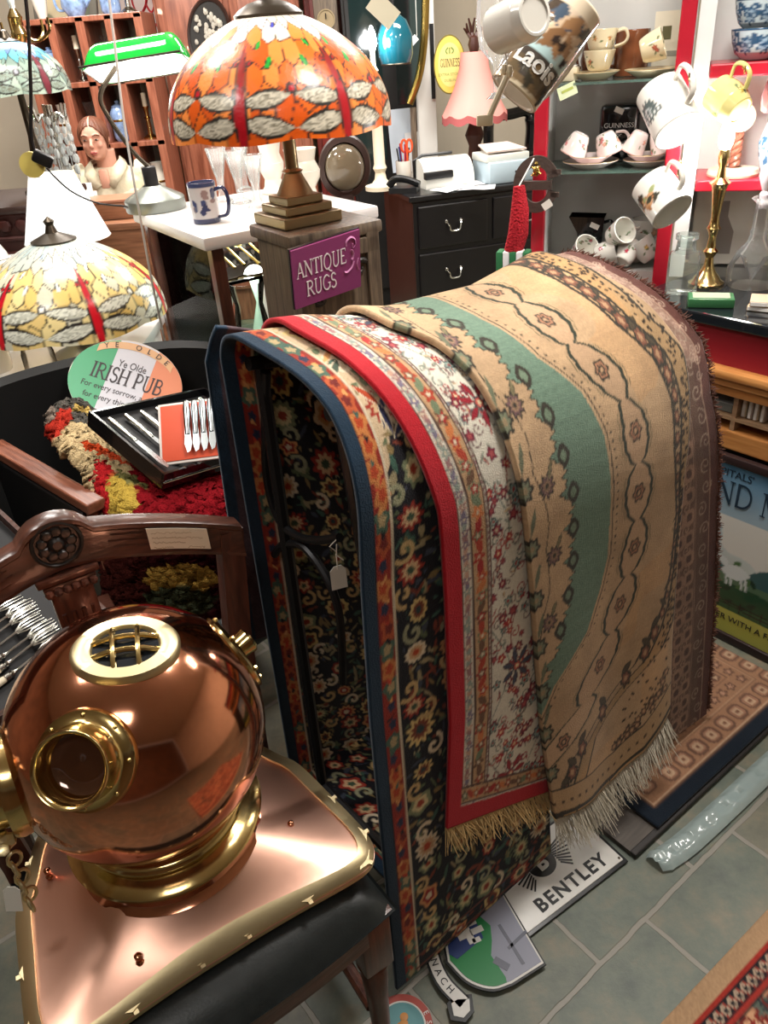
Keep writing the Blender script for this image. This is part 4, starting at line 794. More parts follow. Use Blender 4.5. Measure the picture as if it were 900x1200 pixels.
# orange dragonfly lamp
LO = at(350, 262, 1.915); LO.z = 1.151; rimz = at(333, 156, 1.90).z-LO.z+.012
ol = thing('stained_glass_lamp', 'large orange dragonfly stained glass lamp on a stepped brass base, standing on the carved pedestal', 'lamp', LO)
b = MB()
for s, z in ((.150, .012), (.120, .034), (.092, .052)): b.box((0, 0, z), (s, s, .024 if z < .02 else .018), math.radians(33), .003)
b.build('base', ABRASS, ol, smooth=False)
b = MB(); b.lathe([(.044, .058), (.040, .066), (.030, .085), (.022, .10), (.020, .105), (.024, .11), (.015, .115), (.014, .20), (.02, .205), (.026, .215), (.034, .225), (.030, .232), (.018, .236)], 20, ph=.3); b.build('column', ABRASS, ol)
b = MB(); b.lathe([(.022, .225), (.024, .24), (.020, .27), (.024, .29)], 20, True, True); b.build('lamp_holder', BLK, ol)
ph = .236*(-PI/2+math.radians(-14)) % (2*PI*.236); prof = [(.240, 0), (.238, .04), (.222, .085), (.190, .130), (.145, .168), (.098, .195), (.062, .210)]
sh = leaded_shade('shade', prof, leaded_canvas(.236, .31, 7, OR, 3, ph), .236, LEADED('orange_leaded_glass', .16), ol, (-.012, 0, rimz-.004), 7, ph)
b = MB(); b.lathe([(.070, .205), (.072, .212), (.060, .222), (.040, .232), (.016, .238), (.012, .26), (.008, .275), (.0001, .28)], 28); b.build('cap', DBRONZE, sh)
MB().tube([(0, 0, .23), (-.012, 0, rimz+.22)], .006, 8).build('stem', ABRASS, ol)
bulb(LO+V(-.02, 0, rimz+.07), 3)
# cream dragonfly lamp
LC = at(95, 392, 2.15); LC.z = .80; ctr = at(86, 366, 2.15); cz_ = ctr.z-.80; dx_ = ctr.x-LC.x
clp = thing('stained_glass_lamp', 'cream and yellow stained glass lamp with red dragonfly bodies, lit, above the pub sign', 'lamp', LC)
ph2 = .245*(-PI/2+math.radians(32)) % (2*PI*.245); prof = [(.248, 0), (.243, .035), (.222, .085), (.180, .130), (.130, .165), (.085, .188), (.050, .202)]
sh = leaded_shade('shade', prof, leaded_canvas(.245, .31, 6, CR, 9, ph2), .245, LEADED('cream_leaded_glass', .30), clp, (dx_, 0, cz_-.012), 6, ph2, .010)
b = MB(); b.lathe([(.056, .196), (.058, .204), (.040, .212), (.016, .222), (.010, .24), (.014, .25), (.0001, .262)], 24); b.build('cap', DBRONZE, sh)
PEWTER = mat('pewter', srgb(146,146,138), .3, .9)
b = MB(); b.lathe([(.085, 0), (.085, .01), (.05, .025), (.022, .04), (.02, .06), (.034, .08), (.036, .10), (.022, .125), (.026, .14), (.016, .15), (.014, cz_+.19)], 24, True); b.build('base', PEWTER, clp)
for sg in (-1, 1): MB().tube([tuple(p) for p in spline([(.03*sg, 0, .125), (.05*sg, 0, .13), (.060*sg, 0, .09), (.045*sg, 0, .055), (.03*sg, 0, .075)], 16)], .0045, 8).build('handle', PEWTER, clp)
bulb(LC+V(dx_, 0, cz_+.08), 4)
# teal lamp far left on the dark carved cabinet
LT = at(34, 108, 2.98); tb = 1.12
tl = thing('stained_glass_lamp', 'teal and grey stained glass lamp on the dark carved cabinet, behind the green shaded lamp', 'lamp', (LT.x-.03, LT.y, tb))
ph3 = .2; prof = [(.165, 0), (.163, .03), (.145, .075), (.11, .11), (.075, .132), (.035, .145)]
sh = leaded_shade('shade', prof, leaded_canvas(.165, .22, 6, TE, 5, 1.1), .165, LEADED('teal_leaded_glass', .22), tl, (0, 0, LT.z-tb), 6, 1.1, .006)
b = MB(); b.lathe([(.038, .14), (.04, .146), (.02, .155), (.01, .175), (.0001, .18)], 20); b.build('cap', DBRONZE, sh)
b = MB(); b.lathe([(.07, 0), (.07, .012), (.03, .03), (.014, .06), (.020, .12), (.012, .18), (.010, LT.z-tb+.14)], 20, True); b.build('base', DBRONZE, tl); bulb(V(LT.x-.03, LT.y, LT.z+.05), 2)
# ---------------------------------------------------------------- white topped display table, pedestal, sign
WHITE = mat('white_gloss', srgb(222,220,218), .3, var=.03); PALE = mat('white_paint', srgb(226,224,218), .5); CLG = glassmat('clear_glass'); GLG = glassmat('green_tint_glass', (.86,.95,.92))
TU, TV = V(.86,.51,0), V(-.51,.86,0); TA = math.atan2(.51,.86)
TP = az(243, 278, 1.12); dtb = thing('display_table', 'glass sided display table with a thick white top and dark wooden legs, beside the pedestal', 'table', (TP.x, TP.y, 0), TA)
MB().box((.235, .27, 1.105), (.50, .56, .032), bev=.006).build('table_top', WHITE, dtb)
for x, y in ((.01, .01), (.45, .01), (.01, .50), (.45, .50)): MB().box((x+.012, y+.012, .5445), (.032, .032, 1.089), bev=.002).build('leg', DWOODZ, dtb, smooth=False)
MB().box((.235, .27, .60), (.45, .52, .02)).build('shelf', DWOOD, dtb, smooth=False); MB().box((.235, .27, .995), (.44, .50, .008)).build('glass_shelf', GLG, dtb, smooth=False)
MB().box((.012, .27, .78), (.004, .46, .60)).build('glass_panel', glassmat('thin_pane', (.97,.99,.98), .02, clear=.92), dtb, smooth=False)
SG = basis(V(-.159,1.729,1.0), (.8363,.5415,.085), (.0504,-.2312,.9716)); W_, H_ = .176, .136
PED = V(-.108, 1.905, 0); pd = thing('carved_pedestal', 'dark carved wooden pedestal holding up the orange lamp, with the purple sign on its front', 'pedestal', PED, TA)
GWOOD = woodmat('weathered_carved_wood', srgb(70,58,48), srgb(116,100,82), .5, 10, 2, 0)
MB().box((0, 0, .56), (.215, .19, 1.12), bev=.004).build('body', GWOOD, pd, smooth=False); MB().box((0, 0, 1.136), (.24, .21, .028), bev=.006).build('top', ABRASS if False else GWOOD, pd)
b = MB(); random.seed(12)
for x in (-.091, .091): b.box((x, -.099, .9), (.034, .012, .46), bev=.002)
b.box((0, -.099, 1.10), (.215, .012, .035), bev=.002); b.build('front_frame', GWOOD, pd, smooth=False)
b = MB()
for i in range(26):
    x, z = random.uniform(-.058,.058), random.uniform(.70,1.07); a = random.uniform(0, 6); r = random.uniform(.014,.03)
    b.tube([(x+r*(1-k/14)*math.cos(a+k*.5), -.097, z+r*(1-k/14)*math.sin(a+k*.5)) for k in range(13)], [.007-.0003*k for k in range(13)], 6)
for i in range(14): b.ball((random.uniform(-.055,.055), -.096, random.uniform(.7,1.07)), .013, 8)
b.build('scroll_carving', mat('carved_black_wood', srgb(46,42,38), .45), pd)
sg_ = placed('rugs_sign', 'purple sign reading antique rugs in white letters, on the carved pedestal', 'sign', SG)
MB().box((W_/2, H_/2, -.003), (W_, H_, .006)).build('board', mat('purple_board', srgb(140,62,112), .35), sg_, smooth=False); MB().box((W_/2, H_/2, -.008), (W_+.004, H_+.004, .006)).build('backing', BLK, sg_, smooth=False)
LW = mat('white_lettering', srgb(236,226,230), .5); serif('ANTIQUE', .036, LW, sg_, (.073, .088, .0004), sx=.72); serif('RUGS', .036, LW, sg_, (.070, .040, .0004), sx=.74)
b = MB(); PINK = mat('pink_scroll', srgb(214,140,190), .5)
b.tube([tuple(p)+(.0008,) for p in spline([(.138,.108), (.140,.120), (.152,.126), (.163,.118), (.163,.104), (.155,.100), (.156,.110)], 30)], [.0025]*30, 5, flat=.3)
b.tube([tuple(p)+(.0008,) for p in spline([(.152,.096), (.156,.088), (.155,.078), (.152,.074)], 14)], [.0035]*14, 5, flat=.3); b.tube([tuple(p)+(.0008,) for p in spline([(.158,.068), (.152,.056), (.140,.048), (.132,.050)], 20)], [.0025]*20, 5, flat=.3)
b.tube([tuple(p)+(.0008,) for p in spline([(.170,.072), (.166,.058), (.170,.044)], 12)], [.002]*12, 5, flat=.3); b.build('scroll_motif', PINK, sg_)
MB().box((.235, .27, 1.083), (.30, .02, .012), bev=.002).build('added_fill_strip', mat('added_fill_strip', (1,1,1), .4, emit=(.95,1,.97), estr=6), dtb)  # glowing strip added under the top to brighten the inside of the table
bulb(Vector((TP.x, TP.y, 0))+TU*.22+TV*.27+V(0,0,1.06), 2.5, (.95,1,.97), .03); bulb(Vector((TP.x, TP.y, 0))+TU*.16+TV*.27+V(0,0,.96), 2, (.95,1,.97), .03)  # fill lights added inside the display table, with no real lamp behind them
# --- things on the white table
TZ = 1.1215
def on_table(x, y): q = az(x, y, TZ); return V(q.x, q.y, TZ)
def mugbody(r, h, prof=None, t=.003): b = MB(); b.lathe(prof or [(.0001, .002), (r*.9, .002), (r*.96, 0), (r, .004), (r, h), (r-t*.5, h+.001), (r-t, h), (r-t, .008), (.0001, .006)], 36); return b
def cup_handle(r, h, w=.028, t=.005, flat=.7, z0=.2, z1=.85): return MB().tube([tuple(p) for p in spline([(r-.002, 0, h*z1), (r+w*.7, 0, h*z1+.004), (r+w, 0, h*(z0+z1)/2+h*.1), (r+w*.75, 0, h*z0+.008), (r-.002, 0, h*z0)], 18)], t, 8, flat=flat)
CHINA = mat('white_china', srgb(226,222,212), .15, coat=.6)
mg = thing('blue_mug', 'blue and white patterned mug on the white display table, beside the green lamp base', 'mug', on_table(243, 260))
rr = random.Random(2); c = Canvas(2*PI*.036, .1, .0015, srgb(206,204,206)); c.rect(0, 0, 1, .012, srgb(52,60,96)); c.rect(0, .088, 1, .1, srgb(60,70,110))
for i in range(26): c.leaf(rr.uniform(0, .226), rr.uniform(.02,.085), rr.uniform(.014,.026), rr.uniform(.010,.018), rr.uniform(0, 3), rr.choice([srgb(60,66,100), srgb(96,104,130), srgb(150,130,130), srgb(70,80,120)]))
K = 72; a = np.linspace(0, 2*PI, K, endpoint=False); hz = np.linspace(0, .098, 60); G = np.empty((60, K, 3)); G[..., 0] = .036*np.cos(a); G[..., 1] = .036*np.sin(a); G[..., 2] = hz[:, None]
GLAZE = mat('painted_glaze', rough=.12, attr=True, coat=.6)
ob = link_mesh('body', grid_mesh('body', G, c.sample(np.broadcast_to(a*.036, (60, K)), np.broadcast_to(hz[:, None], (60, K))), GLAZE, closed=True), mg); ob.modifiers.new('wall', 'SOLIDIFY').thickness = .0035
MB().lathe([(.0001, .001), (.036, .001)], 36).build('base', CHINA, mg)
cup_handle(.036, .098, .034, .0055, z0=.12, z1=.8).build('handle', mat('blue_glaze', srgb(40,48,84), .15, coat=.6), mg, rot=(0, 0, -.3))
# green banker's lamp
gp = on_table(182, 247); gp.y += .02; gl_ = thing('bankers_lamp', 'green shaded desk lamp with a grey metal base on the white display table', 'lamp', gp)
GREY = mat('grey_metal', srgb(128,132,126), .35, .7)
b = MB(); b.lathe([(.0001, .0), (.083, 0), (.085, .004), (.085, .030), (.080, .036), (.030, .062), (.026, .066)], 40); b.build('base', GREY, gl_); MB().box((0, 0, .088), (.038, .038, .055), .3, .003).build('stem_block', BLK, gl_)
s0 = at(170, 90, 2.06); ap_ = [V(0, 0, .115), V(-.035, 0, .16), V(-.075, -.005, .24), V(-.085, -.01, .30), at(136, 78, gp.y)-gp]
MB().tube([tuple(p) for p in spline([tuple(p) for p in ap_], 30)], .0065, 8).build('gooseneck', DBRONZE, gl_)
cen = at(162, 70, gp.y-.01)-gp
M = Matrix.Translation(cen) @ Matrix.Rotation(math.radians(-6), 4, 'Z') @ Matrix.Rotation(math.radians(-4), 4, 'Y') @ Matrix.Rotation(math.radians(-20), 4, 'X')
def hood(o, L_=.132):
    b = MB(); b.M = M; rows = []
    for i in range(25):
        t = -1+2*i/24; k = (1-max(0, (abs(t)-.72)/.28)**2.4*.55); x = L_*t-.012*0
        rows.append([(x+(0 if abs(t) < .99 else 0), (.066+o)*math.cos(q)*(1-(1-k)*.5), -.022+(.072+o)*math.sin(q)*k) for q in np.linspace(0, PI, 22)])
    b.sheet(rows)
    for r, s in ((rows[0], 1), (rows[-1], -1)): b.sheet([r, [(p[0]-s*.006, p[1]*.9, -.022+(p[2]+.022)*.55) for p in r], [(p[0]-s*.008, p[1]*.5, -.022+(p[2]+.022)*.1) for p in r]])
    return b
shd = hood(0).build('shade', mat('green_glass_shade', srgb(22,176,62), .08, coat=.8, emit=srgb(20,190,60), estr=.22), gl_, ang=60); hood(-.003).build('shade_lining', mat('white_shade_lining', srgb(240,240,236), .5, emit=(1,1,.97), estr=.75), shd, ang=60)
b = MB(); b.M = M; b.tube([(-.136, -.068, -.022), (.136, -.068, -.022), (.136, .068, -.022), (-.136, .068, -.022)], .0028, 6, closed=True); b.build('shade_frame', DBRONZE, gl_)
b = MB(); b.M = M; b.lathe([(.012, .0), (.014, -.02), (.001, -.035)], 12); b.build('bulb', mat('lit_bulb', (1,1,1), .3, emit=(1,.95,.85), estr=8), gl_); bulb(gp+cen+V(0, -.03, -.045), 4, (1,.96,.9), .03)
# cut glass vases and white urns on the table
GLASSY = glassmat('crystal', (.975,.985,.98), .03, clear=.80, milk=.16); MILK = mat('milk_glass', srgb(226,220,206), .2, emit=srgb(226,220,206), estr=.06)
vb = None
for i, (x, y, h) in enumerate(((262, 236, .145), (283, 238, .14), (303, 243, .135), (288, 224, .15))):
    p = on_table(x, y)
    if vb is None:
        vb = thing('glass_vase', 'tall clear glass trumpet vase on the white table, just behind the blue mug', 'vase', p, group='glass vases under the orange lamp')
        MB().lathe([(.0001, .004), (.028, .001), (.030, .004), (.012, .014), (.009, .03), (.012, .07), (.020, .12), (.030, .145), (.028, .144), (.010, .07), (.0001, .03)], 24).build('body', GLASSY, vb)
        b = MB()
        for k in range(10): b.tube([(.0125*math.cos(k*.628), .0125*math.sin(k*.628), .07), (.0295*math.cos(k*.628), .0295*math.sin(k*.628), .143)], .0012, 5)
        b.build('rib', GLASSY, vb)
    else:
        c_ = copy_tree(vb); c_.location = p; c_.scale = (1, 1, h/.145); c_['label'] = ['second tall clear glass vase from the blue mug on the white table', 'clear glass trumpet vase standing close to the base of the orange lamp', 'clear glass trumpet vase at the back of the row under the orange lamp'][i-1]
for x, y, nm, lb in ((322, 226, 'frosted_vase', 'round frosted glass vase among the clear vases under the orange lamp'), (358, 238, 'white_urn', 'white waisted urn directly behind the brass column of the orange lamp')):
    o = thing(nm, lb, 'vase', on_table(x, y)); k = 1.25 if nm == 'white_urn' else .95
    MB().lathe([(.0001, .002), (.040*k, 0), (.042*k, .004), (.030*k, .02), (.026*k, .04), (.038*k, .065), (.040*k, .085), (.030*k, .11), (.036*k, .14), (.034*k, .14), (.028*k, .11), (.0001, .08)], 32).build('body', MILK, o); b = MB(); b.lathe([(.0385*k, .082), (.0405*k, .085), (.0385*k, .088)], 32); b.build('rim_band', CHINA, o)
# under the table top: gilt spoons and glass seen through the side
GILT = mat('gilt', srgb(206,176,100), .25, 1); fz = 1.001
for i in range(9):
    a = math.radians(35+13*i); o = Matrix.Translation(V(TP.x, TP.y, 0)) @ Matrix.Rotation(TA, 4, 'Z') @ V(.06+.033*i, .08+.012*(i % 3), 0)
    M = Matrix.Translation(V(o.x, o.y, fz+.012)) @ Matrix.Rotation(TA, 4, 'Z') @ Matrix.Rotation(-1.35+.03*(i % 3), 4, 'X')
    if i == 0:
        gs = placed('gilt_spoon', 'gold coloured spoon on the glass shelf under the white table top, at the near corner', 'spoon', M, 'gilt spoons under the table top'); MB().lathe([(.004, 0), (.0035, .05), (.003, .11), (.002, .125)], 8, True, True).build('handle', GILT, gs); MB().ball((0, 0, .145), .018, 12, (.75, .25, 1.2)).build('bowl', GILT, gs)
    else: c_ = copy_tree(gs); c_.matrix_world = M; c_['label'] = 'gold coloured spoon on the glass shelf under the white table top, '+['second','third','fourth','fifth','sixth','seventh','eighth','last'][i-1]+' from the corner'
for i, (lx, ly, z, lb) in enumerate(((.12, .10, .6115, 'pale green glass jug on the lower shelf of the display table'), (.30, .12, .6115, 'round cut glass bowl on the lower shelf of the display table, beside the pedestal'), (.37, .10, 1.0015, 'clear glass tumbler on the glass shelf under the table top'))):
    o = Matrix.Translation(V(TP.x, TP.y, 0)) @ Matrix.Rotation(TA, 4, 'Z') @ V(lx, ly, z); t = thing(['glass_jug', 'glass_bowl', 'glass_tumbler'][i], lb, ['jug', 'bowl', 'glass'][i], o)
    MB().lathe([[(.0001,.003),(.05,0),(.06,.05),(.065,.16),(.045,.26),(.038,.30),(.05,.36),(.047,.36),(.035,.30),(.06,.16),(.0001,.01)], [(.0001,.003),(.03,0),(.035,.02),(.07,.10),(.075,.2),(.07,.2),(.0001,.03)], [(.0001,.003),(.03,0),(.036,.08),(.033,.08),(.0001,.008)]][i], 28).build('body', [GLG, GLASSY, GLASSY][i], t)
    if i == 0: cup_handle(.055, .36, .05, .006, z0=.3).build('handle', GLG, t)
    else: MB().lathe([(.036, .022) if i == 1 else (.0305, .012), (.038, .026) if i == 1 else (.0318, .016)], 28).build('rim_band', CHINA, t)
for i, (lx, ly, h, r, lb, m_) in enumerate(((.10, .26, .30, .055, 'pale milky green vase on the lower shelf of the display table, by its glass side', mat('milky_green', srgb(196,214,200), .2, coat=.5)), (.11, .41, .26, .05, 'white china vase at the back of the lower shelf of the display table', CHINA), (.25, .30, .32, .05, 'tall frosted vase in the middle of the lower shelf of the display table', MILK))):
    o = Matrix.Translation(V(TP.x, TP.y, 0)) @ Matrix.Rotation(TA, 4, 'Z') @ V(lx, ly, .6105); t = thing('shelf_vase', lb, 'vase', o, group='vases inside the display table')
    MB().lathe([(.0001,.002),(r*.7,0),(r*.8,h*.05),(r,h*.3),(r*.9,h*.5),(r*.45,h*.75),(r*.75,h),(r*.68,h),(r*.4,h*.75),(.0001,h*.4)], 28).build('body', m_, t); MB().lathe([(r*.74,h*.985),(r*.79,h),(r*.74,h*1.012)], 28).build('rim', GILT, t)
# ---------------------------------------------------------------- white side cupboard behind the armchair
sc_ = thing('side_cupboard', 'low white cupboard under the cream lamp, behind the black armchair', 'cupboard', (-1.16, 2.24, 0))
MB().box((0, 0, .385), (.98, .50, .77), bev=.004).build('body', PALE, sc_, smooth=False); MB().box((0, 0, .785), (1.02, .54, .03), bev=.006).build('top', WHITE, sc_)
for x in (-.24, .24): d_ = MB().box((x, -.255, .39), (.46, .012, .68), bev=.003).build('door', WHITE, sc_); MB().ball((x*.25, -.268, .42), .012, 10).build('knob', BRASS, d_)
wj = thing('whisky_jug', 'cream whisky water jug with brown lettering at the far left on the white cupboard', 'jug', (az(8, 430, .80).x-.03, az(8, 430, .80).y-.02, .80))
MB().lathe([(.0001, .002), (.075, 0), (.08, .02), (.08, .10), (.07, .15), (.055, .17), (.052, .17), (.07, .10), (.0001, .01)], 36).build('body', CHINA, wj); text('WHISKY', .034, mat('brown_lettering', srgb(150,96,60), .5), wj, (.004, -.0825, .075), (PI/2, 0, 0), depth=.002); cup_handle(.075, .17, .04, .008).build('handle', CHINA, wj, rot=(0, 0, PI*.8))
wj.scale = (.68, .68, .68)
gd = thing('glass_cloche', 'small clear glass bell jar on the white cupboard under the cream lamp', 'bell jar', (az(50, 434, .80).x, az(50, 434, .80).y, .80)); MB().lathe([(.042, 0), (.042, .05), (.035, .075), (.018, .09), (.0001, .094)], 28).build('dome', CLG, gd); MB().lathe([(.006, .093), (.008, .10), (.0001, .108)], 12).build('knob', CLG, gd)
# white shaded lamp standing behind the cream one
wl = thing('white_shade_lamp', 'small lit lamp with a plain white cone shade, above the cream stained glass lamp', 'lamp', (at(80, 280, 2.60).x, 2.60, 0)); z0 = at(80, 280, 2.60).z
b = MB(); n_ = 40; b.lathe([(.130, z0), (.066, z0+.19)], n_); b.lathe([(.127, z0+.001), (.064, z0+.189)], n_); b.build('shade', mat('lit_white_shade', srgb(236,238,236), .6, emit=(.93,.97,1), estr=.62), wl); MB().lathe([(.06, 0), (.06, .015), (.02, .04), (.012, .08), (.012, z0+.08), (.016, z0+.09)], 20, True, True).build('base', DBRONZE, wl); bulb(V(at(80, 280, 2.60).x, 2.60, z0+.08), 2, (1,.95,.85))
b = MB(); b.lathe([(.066, z0+.19), (.068, z0+.192), (.065, z0+.193)], n_); b.lathe([(.130, z0-.001), (.132, z0+.001), (.130, z0+.003)], n_); b.build('shade_trim', CHINA, wl)
# cords
def cord(name, pts, r, m, label):
    P = [tuple(p) for p in spline([tuple(p) for p in pts], 60)]; o = Vector(P[-1]); return MB().tube([Vector(p)-o for p in P], r, 6).build(name, m, None, o, label=label, cat='cord')
cord('white_power_lead', [at(124, -30, 1.9), at(133, 40, 1.9), at(145, 140, 1.9), at(160, 230, 1.9), at(178, 330, 1.92), at(195, 408, 2.02), at(199, 430, 2.05)], .003, PALE, 'white electric cord hanging down past the green lamp to the pub sign')
cord('black_power_lead', [at(27, -30, 2.0), at(33, 30, 2.0), at(36, 100, 2.0), at(37, 160, 2.0), at(42, 180, 2.0)], .0042, BLK, 'black electric cord hanging in front of the teal lamp')
cord('lamp_flex', [at(45, 185, 2.0), at(62, 205, 2.02), at(85, 225, 2.03), at(115, 238, 2.05), at(148, 242, 2.06), gp+V(-.079, -.045, .018)], .0022, BLK, 'thin dark flex running from a switch to the grey base of the green lamp')
sw = thing('cord_switch', 'black inline switch with a yellow disc on the hanging black cord', 'switch', at(50, 186, 2.0)); MB().box((0, 0, 0), (.045, .022, .028), .3, .006).build('body', BLK, sw, rot=(0, .6, 0)); MB().lathe([(.0001, -.004), (.028, -.004), (.028, .004), (.0001, .004)], 28).build('yellow_disc', mat('yellow_disc', srgb(226,206,110), .5), sw, (-.032, .012, -.012), (PI/2, 0, 0))
# ---------------------------------------------------------------- shelf wall and counter on the far side
WO, WU, WN = V(.805,2.15,0), V(.93,-.36,0).normalized(), V(.36,.93,0).normalized(); WA = math.atan2(-.36,.93)
def wp(s, d, z): return WO+WU*s+WN*d+V(0,0,z)
REDP = mat('red_paint', srgb(172,26,44), .35, coat=.3, var=.05); GREYW = mat('white_shelf_paint', srgb(206,206,202), .6, var=.03, vscale=4)
su = thing('shelf_unit', 'white recessed shelf unit with red posts and glass shelves of cups', 'shelf unit', WO, WA)
def sb(name, m, s0, s1, d0, d1, z0, z1, parent=su, bev=0): return MB().box(((s0+s1)/2, (d0+d1)/2, (z0+z1)/2), (s1-s0, d1-d0, z1-z0), bev=bev).build(name, m, parent, smooth=False)
sb('back_panel', GREYW, -.36, .02, .235, .25, 0, 2.3); sb('side_panel', GREYW, -.352, -.332, .01, .235, 0, 2.3); sb('side_panel', GREYW, .0, .02, .01, .235, 0, 2.3); sb('plinth', GREYW, -.332, 0, .02, .235, 0, .90)
sb('post', REDP, -.352, -.318, -.02, .01, 0, 2.3, bev=.003); sb('post', REDP, -.018, .018, -.02, .01, 0, 2.3, bev=.003)
for z in (1.372, 1.162): sb('glass_shelf', mat('shelf_glass_edge', srgb(96,122,112), .1, alpha=.6, coat=.5), -.331, -.001, .006, .233, z-.006, z)
# wall panel with red shelves, standing on the counter
wpn = thing('red_shelf_rack', 'white wall rack with two thick red shelves above the black counter', 'shelf', WO, WA)
sb('back_panel', GREYW, .024, .75, .18, .20, .893, 2.3, wpn); sb('side_panel', mat('white_pilaster', srgb(224,226,224), .55), .024, .06, -.005, .18, .893, 2.3, wpn)
for z0, z1 in ((1.366, 1.396), (1.110, 1.138)): sb('shelf', REDP, .062, .75, -.01, .18, z0, z1, wpn, .004)
# counter: its front runs square to the rug rail
CA = math.atan2(-.8, .6)
ct = thing('shop_counter', 'black topped counter with a red band, wood moulding and pigeonholes along its front', 'counter', (.805+.0, 1.85, 0), CA)
CO = V(.805, 1.85, 0); cu, cn = V(.6,-.8,0), V(.8,.6,0)
c_off = 1.75-CO.dot(cn)
def cbx(name, m, u0, u1, d0, d1, z0, z1, bev=0): return MB().box(((u0+u1)/2, c_off+(d0+d1)/2, (z0+z1)/2), (u1-u0, d1-d0, z1-z0), bev=bev).build(name, m, ct, smooth=False)
PINE = woodmat('honey_pine', srgb(170,108,54), srgb(206,146,84), .4, 6, 0, .1)
cbx('top', mat('black_counter_top', srgb(24,28,32), .12, coat=.5), -.20, .95, -.02, .46, .862, .889, .005); cbx('red_band', mat('deep_red_paint', srgb(132,16,30), .5), -.19, .95, 0, .45, .768, .862)
b = MB(); b.box((.375, c_off-.010, .757), (1.13, .05, .022), bev=.006); b.box((.375, c_off-.004, .735), (1.13, .036, .024), bev=.008); b.box((.375, c_off+.002, .711), (1.13, .026, .026), bev=.004); b.build('cornice', PINE, ct)
cbx('carcase', mat('dark_carcase', srgb(36,26,20), .7), -.19, .95, .16, .45, .02, .768); cbx('rail', PINE, -.19, .95, 0, .16, .555, .605, .004); cbx('shelf_board', woodmat('pale_board', srgb(150,118,90), srgb(178,146,112), .5, 6, 0, 0), -.19, .95, .004, .16, .632, .640); cbx('lower_panel', mat('dark_panel', srgb(30,24,22), .7), -.19, .95, .10, .16, .02, .555)
for u in (-.17, -.02, .118, .40, .62): cbx('divider', MATS['pale_board'], u, u+.012, .006, .158, .605, .70)
for k, u in enumerate((.140, .156, .171, .188)):
    o = CO+cu*(u)+cn*(c_off+.07)+V(0,0,.6405); t = thing('small_book', ['cream spined small book next to the divider in the counter pigeonhole', 'second cream spined book from the divider in the counter pigeonhole', 'thin pale book third from the divider in the counter pigeonhole', 'pale book fourth from the divider in the counter pigeonhole'][k], 'book', o, CA, 'books in the counter pigeonhole')
    MB().box((0, 0, .028), (.011, .10, .055), bev=.002).build('cover', mat('book_cream'+str(k % 2), srgb(206-20*(k % 2),190-20*(k % 2),160), .6), t, smooth=False); MB().box((0, -.003, .0285), (.007, .10, .049)).build('pages', PALE, t, smooth=False)
t = thing('grey_box', 'small grey box inside the dark pigeonhole of the counter', 'box', CO+cu*.075+cn*(c_off+.06)+V(0,0,.641), CA); MB().box((0, 0, .012), (.07, .08, .022), bev=.003).build('body', mat('grey_card', srgb(120,126,124), .6), t); MB().box((0, 0, .0245), (.074, .084, .003)).build('lid', mat('grey_card_lid', srgb(140,146,144), .6), t)
# framed poster leaning against the counter front
PW, PH = .80, .505; px0 = -.145; po = CO+cu*px0+cn*(c_off-.012)
pm = basis(po, cu, V(0,0,1)+cn*.0); ptr = placed('framed_poster', 'framed vintage landscape poster with white horses and green field leaning on the counter front', 'poster', pm)
c = Canvas(PW, PH, .003, srgb(120,172,200)); X, Y = c.X, c.Y; rr = random.Random(6)
t_ = np.clip((Y-.22)/.3, 0, 1)[..., None]; c.A = np.array(srgb(196,206,200))*(1-t_)+np.array(srgb(64,128,170))*t_; v = c.blotch(.12, .07); c.mask((v > .62) & (Y < .36), srgb(214,214,206))
c.mask(Y < .235+.03*np.sin(X*14)+.012*np.sin(X*47), srgb(58,92,92)); c.mask(Y < .20+.02*np.sin(X*9+1), srgb(84,112,84)); c.mask(Y < .155+.01*np.sin(X*20), srgb(34,74,48)); c.mask(Y < .105, srgb(44,84,52)); c.mask(Y < .078, srgb(178,178,84))
for i in range(60): c.leaf(rr.uniform(0, PW), rr.uniform(.09,.24), .03, .014, rr.uniform(0, 3), rr.choice([srgb(40,74,44), srgb(70,104,60), srgb(30,56,40)]))
for x, y, k in ((.10, .215, 1), (.17, .19, 0), (.24, .195, 0), (.36, .20, 1), (.52, .19, 0)):
    cc = srgb(206,214,212) if k else srgb(128,80,54); c.leaf(x, y, .085, .045, .15, cc); c.leaf(x-.035, y+.022, .04, .022, -.8, cc)
    for q in (-.025, -.012, .018, .03): c.line([(x+q, y-.01), (x+q+.006, y-.042)], .006, cc)
for i in range(28): c.line([(.03*i, .082), (.03*i, .112)], .004, srgb(30,40,32))
c.line([(0, .104), (PW, .100)], .004, srgb(30,40,32)); c.line([(0, .093), (PW, .09)], .003, srgb(30,40,32))
gx, gy = np.meshgrid(np.linspace(0, PW, 200), np.linspace(0, PH, 130)); P = np.stack([gx, gy, 0*gx+.006], -1); link_mesh('print', grid_mesh('print', P, c.sample(gx, gy), mat('poster_print', rough=.25, attr=True, coat=.4)), ptr)
b = MB()
for cc, ss in (((PW/2, -.012, .004), (PW+.05, .026, .022)), ((PW/2, PH+.010, .004), (PW+.05, .022, .022)), ((-.012, PH/2, .004), (.026, PH, .022)), ((PW+.012, PH/2, .004), (.026, PH, .022))): b.box(cc, ss, bev=.004)
b.build('frame', mat('dark_frame', srgb(44,30,30), .4), ptr); ptr.location.z = .026
PI_ = mat('poster_ink', srgb(24,48,66), .6); text("HOSPITALS'", .028, PI_, ptr, (.290, .478, .007), sx=1.0); serif('LAND M', .066, PI_, ptr, (.318, .425, .007), sx=.9, bold=.9); text('SUMMER WITH A FRIEND', .026, mat('poster_ink_dark', srgb(40,40,30), .6), ptr, (.405, .050, .007), sx=1.0)
